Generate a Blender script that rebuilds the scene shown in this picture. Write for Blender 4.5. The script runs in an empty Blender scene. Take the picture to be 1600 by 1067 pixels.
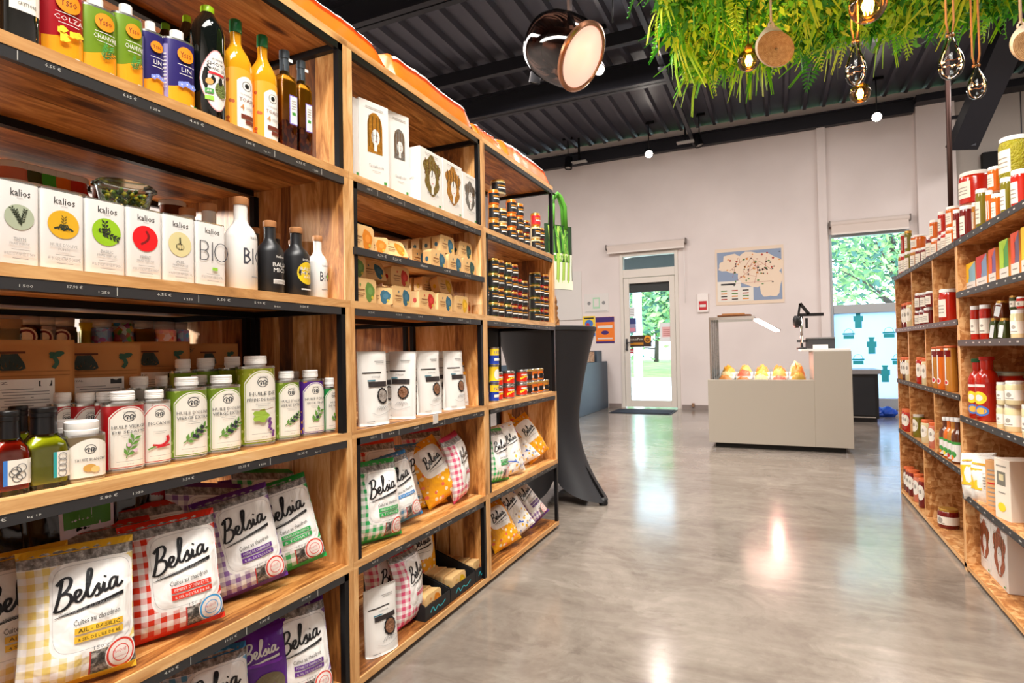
import bpy, math, random
from mathutils import Vector, Matrix, noise
R = math.radians
rnd = random.Random(7)
col = bpy.context.scene.collection
scene = bpy.context.scene

# ------------------------------------------------------------------ camera
CAM_H = .989; YAW = .427; PIT = .0179; ROL = -.0179; FPX = 912.5
cy, sy = math.cos(YAW), math.sin(YAW)
_r = Vector((cy, sy, 0)); _f = Vector((-sy, cy, 0)); _u = Vector((0, 0, 1))
_f2 = _f*math.cos(PIT) + _u*math.sin(PIT); _u2 = -_f*math.sin(PIT) + _u*math.cos(PIT)
_r3 = _r*math.cos(ROL) + _u2*math.sin(ROL); _u3 = -_r*math.sin(ROL) + _u2*math.cos(ROL)
cam_d = bpy.data.cameras.new('camera'); cam = bpy.data.objects.new('camera', cam_d); col.objects.link(cam)
cam_d.sensor_width = 36; cam_d.lens = FPX/1600*36; cam_d.clip_start = .02; cam_d.clip_end = 200
mw = Matrix((( _r3.x, _u3.x, -_f2.x, 0), (_r3.y, _u3.y, -_f2.y, 0), (_r3.z, _u3.z, -_f2.z, CAM_H), (0, 0, 0, 1)))
cam.matrix_world = mw
scene.camera = cam

# ------------------------------------------------------------------ world, exposure
w = bpy.data.worlds.new('world'); scene.world = w; w.use_nodes = True
w.node_tree.nodes['Background'].inputs[0].default_value = (.70, .86, 1, 1)
w.node_tree.nodes['Background'].inputs[1].default_value = 5.5
vs = scene.view_settings
vs.view_transform = 'Standard'; vs.look = 'None'; vs.gamma = 1; vs.use_curve_mapping = False; vs.exposure = .45
scene.cycles.max_bounces = 9; scene.cycles.diffuse_bounces = 5; scene.cycles.transmission_bounces = 8
scene.cycles.transparent_max_bounces = 12; scene.cycles.sample_clamp_indirect = 4
scene.cycles.caustics_reflective = False; scene.cycles.caustics_refractive = False

def light(kind, name, loc, tgt, watts, color=(1, .95, .88), size=.1, angle=80, sx=None, sy_=None, blend=.6):
    d = bpy.data.lights.new(name, kind); d.energy = watts; d.color = color
    if kind == 'SPOT':
        d.spot_size = R(angle); d.spot_blend = blend; d.shadow_soft_size = size
    elif kind == 'AREA':
        d.shape = 'RECTANGLE'; d.size = sx; d.size_y = sy_
    else: d.shadow_soft_size = size
    o = bpy.data.objects.new(name, d); col.objects.link(o); o.location = loc
    if tgt is not None:
        o.rotation_euler = (Vector(tgt)-Vector(loc)).to_track_quat('-Z', 'Y').to_euler()
    return o
# the ceiling spots of the aisle (those above and behind the frame)
for i, (x, y, tx, ty, tz, e) in enumerate([
    (.15, -.9, -1.2,   .9, .9, 135), (.25, .2, -1.25, 1.5, .8, 145), (-.05, 1.3, -1.3, 2.6, .8, 125),
    (-.1, .6, .9, 3.3, .7, 180), (-.5, 1.6, .9, 4.0, .7, 170), (-.9, 3.4, -.6, 5.2, 0, 90)]):
    light('SPOT', 'aisle_spot', (x, y, 4.15), (tx, ty, tz), e, size=.09, angle=85)
light('SPOT', 'rear_jar_fill', (-3.7, .6, 1.75), (-1.8, .75, 1.05), 420, (1, .95, .88), .1, 70)  # low fill added behind the rear shelves to backlight the sweet jars
# area fills added under the roof to brighten the hall, no real fixtures
light('AREA', 'hall_fill', (.0, -.6, 4.2), (0, -.6, 0), 165, (1, .96, .9), sx=1.6, sy_=3.0)
light('AREA', 'hall_fill', (-3.0, 1.2, 4.2), (-2.4, 1.2, 0), 170, (1, .93, .84), sx=.6, sy_=3.5)
light('AREA', 'hall_fill', (-3.4, 4.5, 4.25), (-3.4, 4.5, 0), 120, (1, .94, .9), sx=.6, sy_=4.5)
light('AREA', 'hall_fill', (3.2, 5.5, 4.25), (3.2, 5.5, 0), 120, (1, .94, .9), sx=.6, sy_=4.5)
light('AREA', 'hall_fill', (-.4, 6.0, 4.24), (-.4, 6.7, 0), 125, (1, .89, .85), sx=6.0, sy_=1.6)

# ------------------------------------------------------------------ materials
def lin(c):
    if isinstance(c, str):
        c = c.lstrip('#'); c = [int(c[i:i+2], 16)/255 for i in (0, 2, 4)]
        c = [(v/12.92 if v <= .04045 else ((v+.055)/1.055)**2.4) for v in c]
    return tuple(c[:3])
_M = {}
def M(name, c='#ffffff', rough=.5, metal=0, trans=0, emit=None, es=0, ior=1.45, coat=0, alpha=1, bump=0, bscale=60):
    if name in _M: return _M[name]
    m = bpy.data.materials.new(name); m.use_nodes = True; _M[name] = m
    nt = m.node_tree; b = nt.nodes['Principled BSDF']; c = lin(c)
    b.inputs['Base Color'].default_value = (*c, 1); b.inputs['Roughness'].default_value = rough
    b.inputs['Metallic'].default_value = metal; b.inputs['Transmission Weight'].default_value = trans
    b.inputs['IOR'].default_value = ior; b.inputs['Coat Weight'].default_value = coat
    b.inputs['Alpha'].default_value = alpha
    if emit is not None:
        b.inputs['Emission Color'].default_value = (*lin(emit), 1); b.inputs['Emission Strength'].default_value = es
    if bump:
        n = nt.nodes.new('ShaderNodeTexNoise'); n.inputs['Scale'].default_value = bscale; n.inputs['Detail'].default_value = 3
        tc = nt.nodes.new('ShaderNodeTexCoord'); nt.links.new(tc.outputs['Object'], n.inputs['Vector'])
        bp = nt.nodes.new('ShaderNodeBump'); bp.inputs['Strength'].default_value = bump; bp.inputs['Distance'].default_value = .01
        nt.links.new(n.outputs['Fac'], bp.inputs['Height']); nt.links.new(bp.outputs['Normal'], b.inputs['Normal'])
    m.diffuse_color = (*c, 1)
    return m

class NB:
    """small node builder: python arithmetic on sockets"""
    def __init__(s, name, rough=.5):
        s.m = bpy.data.materials.new(name); s.m.use_nodes = True; s.nt = s.m.node_tree
        s.b = s.nt.nodes['Principled BSDF']; s.b.inputs['Roughness'].default_value = rough
        _M[name] = s.m
    def node(s, t): return s.nt.nodes.new('ShaderNode'+t)
    def val(s, a, inp):
        if isinstance(a, E): s.nt.links.new(a.k, inp)
        elif isinstance(a, (int, float)): inp.default_value = a
        else: inp.default_value = a
    def math(s, op, a, b=0, c=None):
        n = s.node('Math'); n.operation = op; s.val(a, n.inputs[0]); s.val(b, n.inputs[1])
        if c is not None: s.val(c, n.inputs[2])
        return E(s, n.outputs[0])
    def uv(s, kind='UV'):
        t = s.node('TexCoord'); x = s.node('SeparateXYZ'); s.nt.links.new(t.outputs[kind], x.inputs[0])
        return [E(s, o) for o in x.outputs]
    def vec(s, x, y, z=0):
        n = s.node('CombineXYZ'); s.val(x, n.inputs[0]); s.val(y, n.inputs[1]); s.val(z, n.inputs[2]); return E(s, n.outputs[0])
    def noise(s, v, scale=5, detail=3, rough=.5, dist=0, colr=False):
        n = s.node('TexNoise'); s.val(v, n.inputs['Vector']); n.inputs['Scale'].default_value = scale
        n.inputs['Detail'].default_value = detail; n.inputs['Roughness'].default_value = rough; n.inputs['Distortion'].default_value = dist
        return E(s, n.outputs[1 if colr else 0])
    def vor(s, v, scale=5, out='Distance', feat='F1'):
        n = s.node('TexVoronoi'); n.feature = feat; s.val(v, n.inputs['Vector']); n.inputs['Scale'].default_value = scale
        return E(s, n.outputs[out])
    def white(s, w_):
        n = s.node('TexWhiteNoise'); n.noise_dimensions = '1D'; s.val(w_, n.inputs['W']); return E(s, n.outputs[0])
    def rand(s):
        n = s.node('ObjectInfo'); return E(s, n.outputs['Random'])
    def ramp(s, f, stops):
        n = s.node('ValToRGB'); s.val(f, n.inputs[0]); e = n.color_ramp.elements
        while len(e) < len(stops): e.new(.5)
        for q, (p, c) in zip(e, stops): q.position = p; q.color = (*lin(c), 1)
        return E(s, n.outputs[0])
    def mix(s, f, a, b, mode='MIX'):
        n = s.node('Mix'); n.data_type = 'RGBA'; n.blend_type = mode
        s.val(f, n.inputs[0])
        for x, i in ((a, 6), (b, 7)):
            if isinstance(x, E): s.nt.links.new(x.k, n.inputs[i])
            else: n.inputs[i].default_value = (*lin(x), 1)
        return E(s, n.outputs[2])
    def step(s, lo, x, hi):
        a = s.math('GREATER_THAN', x, lo); b = s.math('LESS_THAN', x, hi); return a*b
    def out(s, c, rough=None, bump=None, bs=.3, bd=.01):
        s.nt.links.new(c.k, s.b.inputs['Base Color'])
        if rough is not None: s.val(rough, s.b.inputs['Roughness'])
        if bump is not None:
            bp = s.node('Bump'); bp.inputs['Strength'].default_value = bs; bp.inputs['Distance'].default_value = bd
            s.val(bump, bp.inputs['Height']); s.nt.links.new(bp.outputs[0], s.b.inputs['Normal'])
        return s.m
class E:
    def __init__(s, nb, k): s.nb = nb; s.k = k
    def __add__(s, o): return s.nb.math('ADD', s, o)
    __radd__ = __add__
    def __mul__(s, o): return s.nb.math('MULTIPLY', s, o)
    __rmul__ = __mul__
    def __sub__(s, o): return s.nb.math('SUBTRACT', s, o)
    def __rsub__(s, o): return s.nb.math('SUBTRACT', o, s)
    def __truediv__(s, o): return s.nb.math('DIVIDE', s, o)
    def abs(s): return s.nb.math('ABSOLUTE', s)
    def floor(s): return s.nb.math('FLOOR', s)
    def frac(s): return s.nb.math('FRACT', s)
    def lt(s, o): return s.nb.math('LESS_THAN', s, o)
    def gt(s, o): return s.nb.math('GREATER_THAN', s, o)
    def pow(s, o): return s.nb.math('POWER', s, o)
    def max(s, o): return s.nb.math('MAXIMUM', s, o)
    def min(s, o): return s.nb.math('MINIMUM', s, o)

def wood_mat(name, stops, pw=.085, rough=.42, contrast=.5):
    n = NB(name); u, v, _ = n.uv(); r0 = n.rand()
    pid = (v/pw + r0*17).floor(); r1 = n.white(pid + r0*31)
    g = n.noise(n.vec(u*1.9 + r1*9, v*11 + r1*40, r1*6), 2.0, 6, .62, 1.9)
    f2 = n.noise(n.vec(u*5 + r1*9, v*110, r1*3), 2.0, 3, .6)
    k = n.vor(n.vec(u*2.2 + r1*5, v*7 + r1*11, 0), 1.3)
    knot = (1 - k*6).max(0)
    f = g*.85 + f2*.16 + (r1-.5)*contrast*.75 + .0 - knot*.5
    return n.out(n.ramp(f, stops), rough, f2*.4 + g*.6, .12, .004)
WOOD = wood_mat('acacia_wood', [(.2, '#4a2810'), (.38, '#8c5628'), (.5, '#b67a3e'), (.62, '#d39b5b'), (.8, '#ebc491')])
EDGE = wood_mat('acacia_edge', [(.15, '#8c6034'), (.42, '#c08c54'), (.6, '#d8a970'), (.85, '#e9c99c')], pw=.3, contrast=.25)

def osb_mat():
    n = NB('osb_board'); u, v, _ = n.uv()
    d = n.noise(n.vec(u, v, 0), 9, 2, .5, 0)
    c1 = n.vor(n.vec(u*26 + d*3, v*70 + d*4, 0), 1, 'Color'); x = n.node('SeparateColor'); n.nt.links.new(c1.k, x.inputs[0]); a = E(n, x.outputs[0])
    c2 = n.vor(n.vec(u*75 + d*4, v*24 - d*3, 4), 1, 'Color'); y = n.node('SeparateColor'); n.nt.links.new(c2.k, y.inputs[0]); b = E(n, y.outputs[0])
    f = a*.4 + b*.35 + n.noise(n.vec(u*60, v*60, 0), 1, 3)*.3
    return n.out(n.ramp(f, [(.15, '#875022'), (.4, '#a86c36'), (.58, '#bf8850'), (.8, '#d6a873')]), .5, f, .25, .003)
OSB = osb_mat()
OSBE = wood_mat('osb_edge', [(.15, '#a8662c'), (.42, '#d69a58'), (.6, '#ebb679'), (.85, '#f5cf9b')], pw=.02, contrast=.3)

def concrete():
    n = NB('polished_concrete'); x, y, z = n.uv('Object'); v = n.vec(x, y, 0)
    a = n.noise(v, .55, 5, .6, .8); b = n.noise(v, 2.6, 6, .65, 1.0); c = n.noise(v, 22, 4, .6); sw = n.noise(n.vec(x*1.2+b*1.6, y*5, 0), 1.3, 4, .6, 2.0)
    f = a*.35 + b*.35 + c*.1 + sw*.22
    cr = n.vor(n.vec(x+b*.5, y+a*.4, 0), .55, 'Distance', 'DISTANCE_TO_EDGE')
    colr = n.ramp(f, [(.3, '#584f47'), (.44, '#766c63'), (.55, '#8c8379'), (.7, '#a89e94')])
    colr = n.mix((1-cr*260).max(0)*.12, colr, '#5a5048')
    return n.out(colr, b*.14 + .07 + c*.04, c*.3 + b*.7, .05, .004)
CONC = concrete()
n_ = NB('white_plaster'); x_, y_, z_ = n_.uv('Object')
f_ = n_.noise(n_.vec(x_, y_, z_), 1.1, 4); g_ = n_.noise(n_.vec(x_, y_, z_), 90, 3)
PLAS = n_.out(n_.ramp(f_, [(.3, '#dcd3cf'), (.7, '#e8e0dc')]), .75, g_, .06, .002)
STEEL = M('black_steel', '#17181b', .38, .55)
STEELG = M('grey_steel_rail', '#4b4c50', .38, .7)
RAILM = M('slate_price_rail', '#2a2a2c', .45)
CHALK = M('chalk_ink', '#c9c7c0', .7)
WHITE = M('white_paint', '#f2f0ec', .45)
WCAP = M('white_cap', '#f4f2ee', .35)
BLACK = M('black_print', '#141416', .45)
GREY = M('grey_print', '#8c8c8c', .5)
PAPER = M('label_paper', '#e6e1d6', .5)
PAPERW = M('white_card', '#dfdcd7', .5)
GOLD = M('gold_print', '#c8892c', .35, .4)
def glass(name, c, rough=.02, t=1, ior=1.3): return M(name, c, rough, 0, t, ior=ior)
CLEAR = M('clear_glass', '#ffffff', .02, 0, 1, ior=1.2)

# ------------------------------------------------------------------ object helpers
def link(o, parent=None):
    col.objects.link(o)
    if parent is not None: o.parent = parent
    return o
def thing(name, label, cat, loc=(0, 0, 0), rz=0, group=None, rx=0, ry=0):
    o = bpy.data.objects.new(name, None); col.objects.link(o)
    o.location = loc; o.rotation_euler = (rx, ry, rz); o.empty_display_size = .05
    return tag(o, label, cat, group)
def tag(o, label=None, cat=None, group=None, kind=None):
    if label: o['label'] = label
    if cat: o['category'] = cat
    if group: o['group'] = group
    if kind: o['kind'] = kind
    return o
def dup(root, loc=None, rz=None, label=None, group=None, rx=None):
    r = root.copy(); col.objects.link(r)
    if loc is not None: r.location = loc
    e = list(r.rotation_euler)
    if rz is not None: e[2] = rz
    if rx is not None: e[0] = rx
    r.rotation_euler = e
    if label: r['label'] = label
    if group: r['group'] = group
    for ch in list(root.children):
        c = ch.copy(); col.objects.link(c); c.parent = r
        for g in ch.children:
            d = g.copy(); col.objects.link(d); d.parent = c
    return r

class MB:
    def __init__(s): s.v = []; s.f = []; s.mi = []; s.uvs = []; s.mats = []; s.sm = []
    def mid(s, m):
        if m not in s.mats: s.mats.append(m)
        return s.mats.index(m)
    def face(s, idx, m, uv=None, smooth=False):
        s.f.append(tuple(idx)); s.mi.append(s.mid(m)); s.uvs.append(uv or [(0, 0)]*len(idx)); s.sm.append(smooth)
    def poly(s, pts, m, uv=None):
        b = len(s.v); s.v += [tuple(p) for p in pts]; s.face(range(b, b+len(pts)), m, uv)
    def box(s, x0, x1, y0, y1, z0, z1, m, g='x', ends=None):
        b = len(s.v)
        P = [(x0, y0, z0), (x1, y0, z0), (x1, y1, z0), (x0, y1, z0), (x0, y0, z1), (x1, y0, z1), (x1, y1, z1), (x0, y1, z1)]
        s.v += P
        gi = 'xyz'.index(g); ot = [i for i in range(3) if i != gi]
        for q in ((0, 3, 2, 1), (4, 5, 6, 7), (0, 1, 5, 4), (1, 2, 6, 5), (2, 3, 7, 6), (3, 0, 4, 7)):
            uv = [(P[i][gi], P[i][ot[0]] + P[i][ot[1]]) for i in q]
            s.face([b+i for i in q], m, uv)
        return s
    def lathe(s, prof, m, seg=20, c=(0, 0, 0), capb=True, capt=True, mats=None, ax=None):
        b = len(s.v); n = len(prof)
        for r, z in prof:
            for k in range(seg):
                a = 2*math.pi*k/seg; p = Vector((r*math.cos(a), r*math.sin(a), z))
                if ax is not None: p = ax @ p
                s.v.append((c[0]+p.x, c[1]+p.y, c[2]+p.z))
        for i in range(n-1):
            mm = mats[i] if mats else m
            for k in range(seg):
                k2 = (k+1) % seg
                s.face((b+i*seg+k, b+i*seg+k2, b+(i+1)*seg+k2, b+(i+1)*seg+k), mm, [(k/seg, i/n), ((k+1)/seg, i/n), ((k+1)/seg, (i+1)/n), (k/seg, (i+1)/n)], True)
        if capb: s.face([b+k for k in reversed(range(seg))], mats[0] if mats else m)
        if capt: s.face([b+(n-1)*seg+k for k in range(seg)], mats[-1] if mats else m)
        return s
    def tube(s, pts, r, m, seg=8):
        pts = [Vector(p) for p in pts]; b = len(s.v); n = len(pts)
        rr = r if isinstance(r, (list, tuple)) else [r]*n
        for i, p in enumerate(pts):
            t = (pts[min(i+1, n-1)]-pts[max(i-1, 0)]).normalized()
            a = Vector((0, 0, 1)) if abs(t.z) < .9 else Vector((1, 0, 0))
            e1 = t.cross(a).normalized(); e2 = t.cross(e1)
            for k in range(seg):
                g = 2*math.pi*k/seg; s.v.append(tuple(p + (e1*math.cos(g)+e2*math.sin(g))*rr[i]))
        for i in range(n-1):
            for k in range(seg):
                k2 = (k+1) % seg; s.face((b+i*seg+k, b+i*seg+k2, b+(i+1)*seg+k2, b+(i+1)*seg+k), m, None, True)
        s.face([b+k for k in reversed(range(seg))], m); s.face([b+(n-1)*seg+k for k in range(seg)], m)
        return s
    def bar(s, p, q, w_, h_, m):
        p, q = Vector(p), Vector(q); t = (q-p).normalized(); a = Vector((0, 0, 1)) if abs(t.z) < .95 else Vector((1, 0, 0))
        e1 = t.cross(a).normalized()*w_/2; e2 = t.cross(e1).normalized()*h_/2; b = len(s.v)
        for c in (p, q):
            for i, j in ((-1, -1), (1, -1), (1, 1), (-1, 1)): s.v.append(tuple(c+e1*i+e2*j))
        for f in ((0, 1, 2, 3), (7, 6, 5, 4), (0, 4, 5, 1), (1, 5, 6, 2), (2, 6, 7, 3), (3, 7, 4, 0)): s.face([b+i for i in f], m)
        return s
    def loft(s, ol, prof, m, mats=None, caps=True, c=(0, 0, 0)):
        """ol: closed outline [(x,y)], prof: [(scale, z)]"""
        b = len(s.v); seg = len(ol); n = len(prof)
        for sc, z in prof:
            sx, sy2 = sc if isinstance(sc, tuple) else (sc, sc)
            for (x, y) in ol: s.v.append((c[0]+x*sx, c[1]+y*sy2, c[2]+z))
        for i in range(n-1):
            mm = mats[i] if mats else m
            for k in range(seg):
                k2 = (k+1) % seg
                s.face((b+i*seg+k, b+i*seg+k2, b+(i+1)*seg+k2, b+(i+1)*seg+k), mm, [(k/seg, prof[i][1]), ((k+1)/seg, prof[i][1]), ((k+1)/seg, prof[i+1][1]), (k/seg, prof[i+1][1])], True)
        if caps:
            s.face([b+k for k in reversed(range(seg))], mats[0] if mats else m); s.face([b+(n-1)*seg+k for k in range(seg)], mats[-1] if mats else m)
        return s
    def mesh(s, name):
        me = bpy.data.meshes.new(name); me.from_pydata(s.v, [], s.f)
        for m in s.mats: me.materials.append(m)
        me.polygons.foreach_set('material_index', s.mi); me.polygons.foreach_set('use_smooth', s.sm)
        ul = me.uv_layers.new(name='UVMap'); flat = []
        for q in s.uvs:
            for a in q: flat += [a[0], a[1]]
        ul.data.foreach_set('uv', flat); me.update()
        return me
    def build(s, name, parent=None, loc=None):
        o = bpy.data.objects.new(name, s.mesh(name)); link(o, parent)
        if loc is not None: o.location = loc
        if any(s.sm):
            try: o.data.shade_smooth if False else None
            except Exception: pass
        return o
def bevel(o, w_=.002, seg=2):
    m = o.modifiers.new('bevel', 'BEVEL'); m.width = w_; m.segments = seg; m.limit_method = 'ANGLE'; m.angle_limit = R(50)
    return o
def autosmooth(o, ang=40):
    """sharp edges by angle so that mixed smooth meshes shade right"""
    me = o.data; me.update()
    ef = {}
    for p in me.polygons:
        for ek in p.edge_keys: ef.setdefault(ek, []).append(p.normal.copy())
    at_ = me.attributes.get('sharp_edge') or me.attributes.new('sharp_edge', 'BOOLEAN', 'EDGE')
    c = math.cos(R(ang))
    for e in me.edges:
        ns = ef.get(tuple(sorted(e.vertices)), [])
        if len(ns) == 2 and ns[0].dot(ns[1]) < c: at_.data[e.index].value = True
    return o

# ---- text outlines as meshes (cached)
_T = {}
def text_geo(body):
    if body in _T: return _T[body]
    cu = bpy.data.curves.new('t', 'FONT'); cu.body = body; cu.size = 1; cu.resolution_u = 1; cu.align_x = 'LEFT'
    o = bpy.data.objects.new('t', cu); col.objects.link(o)
    dg = bpy.context.evaluated_depsgraph_get(); me = bpy.data.meshes.new_from_object(o.evaluated_get(dg))
    v = [(p.co.x, p.co.y) for p in me.vertices]; f = [tuple(p.vertices) for p in me.polygons]
    bpy.data.objects.remove(o); bpy.data.curves.remove(cu); bpy.data.meshes.remove(me)
    if not v: v = [(0, 0)]; f = []
    x0 = min(p[0] for p in v); x1 = max(p[0] for p in v); y0 = min(p[1] for p in v); y1 = max(p[1] for p in v)
    _T[body] = (v, f, x0, x1, y0, y1); return _T[body]

# hand-lettered word strokes (unit height about 1, drawn left to right)
SCRIPT = [
  [(.02, .02), (.16, .5), (.26, .95), (.30, 1.0)],
  [(.10, .88), (.26, 1.03), (.45, 1.05), (.53, .92), (.47, .72), (.33, .58), (.22, .53), (.38, .52), (.50, .42), (.50, .22), (.36, .06), (.18, 0), (.03, .03)],
  [(.52, .2), (.66, .26), (.78, .36), (.80, .47), (.72, .52), (.64, .44), (.62, .28), (.67, .15), (.78, .12), (.90, .24), (1.02, .5), (1.14, .85), (1.17, 1.05), (1.09, 1.1), (1.03, .9), (1.0, .55), (.99, .3), (1.05, .17), (1.15, .2), (1.27, .38), (1.37, .5), (1.36, .38), (1.40, .22), (1.33, .12), (1.22, .14)],
  [(1.36, .15), (1.46, .2), (1.55, .47), (1.53, .25), (1.58, .15), (1.67, .22)],
  [(1.98, .46), (1.86, .52), (1.75, .42), (1.71, .25), (1.77, .15), (1.87, .2), (1.97, .42), (1.99, .5), (1.96, .28), (2.0, .15), (2.09, .17), (2.18, .26)],
  [(1.57, .64), (1.60, .68)],
]
class Dec:
    """flat print laid on a surface given by surf(s, z, eps) -> xyz"""
    def __init__(s, surf): s.surf = surf; s.mb = MB(); s.l = 1
    def _e(s): s.l += 1; return .00022*s.l
    def patch(s, s0, s1, z0, z1, m, top=None, nx=None, nz=1, corner=0):
        e = s._e(); nx = nx or max(1, int(abs(s1-s0)/.006)); b = len(s.mb.v)
        for j in range(nz+1):
            for i in range(nx+1):
                t = i/nx; x = s0+(s1-s0)*t
                zt = z1 - (top(t) if top else 0); z = z0+(zt-z0)*j/nz
                s.mb.v.append(s.surf(x, z, e))
        for j in range(nz):
            for i in range(nx):
                a = b+j*(nx+1)+i; s.mb.face((a, a+1, a+nx+2, a+nx+1), m, [(i/nx, j/nz), ((i+1)/nx, j/nz), ((i+1)/nx, (j+1)/nz), (i/nx, (j+1)/nz)])
        return s
    def ell(s, cx, cz, rx, rz, m, seg=24, rings=2, inner=0, fn=None):
        e = s._e(); b = len(s.mb.v)
        for j in range(rings+1):
            q = inner + (1-inner)*j/rings
            for k in range(seg):
                a = 2*math.pi*k/seg; f = fn(a) if fn else 1
                s.mb.v.append(s.surf(cx+rx*q*f*math.cos(a), cz+rz*q*f*math.sin(a), e))
        for j in range(rings):
            for k in range(seg):
                k2 = (k+1) % seg; s.mb.face((b+j*seg+k, b+(j+1)*seg+k, b+(j+1)*seg+k2, b+j*seg+k2), m)
        return s
    def text(s, body, cx, cz, h, m, width=None, align='c', slope=0, keep=False):
        e = s._e() if not keep else .00022*s.l
        v, f, x0, x1, y0, y1 = text_geo(body); k = h/max(.5, (y1-y0)) if len(body) > 1 else h/(y1-y0+1e-6)
        kx = k
        if width is not None: kx = width/(x1-x0+1e-6)
        W = (x1-x0)*kx; ox = cx - (W/2 if align == 'c' else 0 if align == 'l' else W); b = len(s.mb.v)
        for (x, y) in v:
            X = ox+(x-x0)*kx; s.mb.v.append(s.surf(X, cz + (y-(y0+y1)/2)*k + slope*(X-cx), e))
        for q in f: s.mb.face([b+i for i in q], m)
        return s
    def stroke(s, pts, w_, m, closed=False, smooth=True, e=None):
        e = e or s._e()
        P = [Vector(p) for p in pts]
        if smooth and len(P) > 2:
            Q = []
            for i in range(len(P)-1):
                p0, p1, p2, p3 = P[max(i-1, 0)], P[i], P[i+1], P[min(i+2, len(P)-1)]
                for t in (0, .34, .67):
                    Q.append(.5*((2*p1)+(-p0+p2)*t+(2*p0-5*p1+4*p2-p3)*t*t+(-p0+3*p1-3*p2+p3)*t**3))
            Q.append(P[-1]); P = Q
        b = len(s.mb.v); n = len(P)
        for i, p in enumerate(P):
            t = P[min(i+1, n-1)]-P[max(i-1, 0)]
            if t.length < 1e-9: t = Vector((1, 0))
            t.normalize(); nn = Vector((-t.y, t.x))*(w_/2)*(.75+.5*abs(t.y))
            s.mb.v.append(s.surf(p.x+nn.x, p.y+nn.y, e)); s.mb.v.append(s.surf(p.x-nn.x, p.y-nn.y, e))
        for i in range(n-1): s.mb.face((b+2*i, b+2*i+1, b+2*i+3, b+2*i+2), m)
        return s
    def script(s, cx, cz, W, m, slope=0, wt=.06):
        k = W/2.2; e = s._e()
        for st in SCRIPT:
            s.stroke([(cx+(x-1.1)*k, cz+(y-.45)*k*1.0+slope*(x-1.1)*k) for x, y in st], wt*W*.72, m, e=e)
        s.mb_under(cx, cz, k, slope, m, e)
        return s
    def mb_under(s, cx, cz, k, slope, m, e):
        b = len(s.mb.v); pts = [(.0, -.14, -.14), (.7, -.10, -.14), (1.5, -.06, -.16), (2.2, -.02, -.14)]
        for i in range(17):
            u = i/16*2.2; t = -.14+.13*(u/2.2)**.8; bo = -.15-.02*math.sin(math.pi*u/2.2)
            for q in (bo, t): s.mb.v.append(s.surf(cx+(u-1.1)*k, cz+(q-.5)*k+slope*(u-1.1)*k, e))
        for i in range(16): s.mb.face((b+2*i, b+2*i+2, b+2*i+3, b+2*i+1), m)
    def sprig(s, cx, cz, L, m, n=6, ang=1.0, leaf=.3, wl=.1):
        """a drawn sprig: stem and paired leaves"""
        e = s._e(); dx, dz = math.cos(ang), math.sin(ang)
        s.stroke([(cx-dx*L/2, cz-dz*L/2), (cx+dx*L*.1-dz*L*.05, cz+dz*L*.1+dx*L*.05), (cx+dx*L/2, cz+dz*L/2)], L*.04, m, e=e)
        for i in range(n):
            t = -.35+.85*i/(n-1); px_, pz_ = cx+dx*L*t, cz+dz*L*t
            for sd in (-1, 1):
                a = ang+sd*.75; lx, lz = math.cos(a)*L*leaf, math.sin(a)*L*leaf; nx_, nz_ = -math.sin(a)*L*wl, math.cos(a)*L*wl
                b = len(s.mb.v)
                for q in ((px_, pz_), (px_+lx*.5+nx_, pz_+lz*.5+nz_), (px_+lx, pz_+lz), (px_+lx*.5-nx_, pz_+lz*.5-nz_)): s.mb.v.append(s.surf(q[0], q[1], e))
                s.mb.face((b, b+1, b+2, b+3), m)
        return s
    def build(s, name='label', parent=None): return s.mb.build(name, parent)

def outline(a, b, n=2.0, seg=36):
    """superellipse outline, starts at the back, front centre in the middle"""
    P = []
    for k in range(seg):
        t = -math.pi + 2*math.pi*k/seg; st, ct = math.sin(t), math.cos(t)
        P.append((a*math.copysign(abs(st)**(2/n), st), -b*math.copysign(abs(ct)**(2/n), ct)))
    return P
def ol_surf(ol):
    """arc-length map: surf(s,z,eps), s = 0 at the front centre, growing to the viewer's right"""
    n = len(ol); f = n//2; cum = [0]*n
    for i in range(f+1, n): cum[i] = cum[i-1]+math.dist(ol[i], ol[i-1])
    for i in range(f-1, -1, -1): cum[i] = cum[i+1]-math.dist(ol[i], ol[i+1])
    def surf(s_, z, e):
        s_ = max(cum[0], min(cum[-1]-1e-6, s_)); i = 0
        lo, hi = 0, n-1
        while hi-lo > 1:
            m_ = (lo+hi)//2
            if cum[m_] <= s_: lo = m_
            else: hi = m_
        p, q = ol[lo], ol[hi]; t = (s_-cum[lo])/(cum[hi]-cum[lo]+1e-12)
        x = p[0]+(q[0]-p[0])*t; y = p[1]+(q[1]-p[1])*t; dx, dy = q[0]-p[0], q[1]-p[1]; L = math.hypot(dx, dy)+1e-12
        return (x+dy/L*e, y-dx/L*e, z)
    return surf
def flat_surf(y0): return lambda s_, z, e: (s_, y0-e, z)

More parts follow.
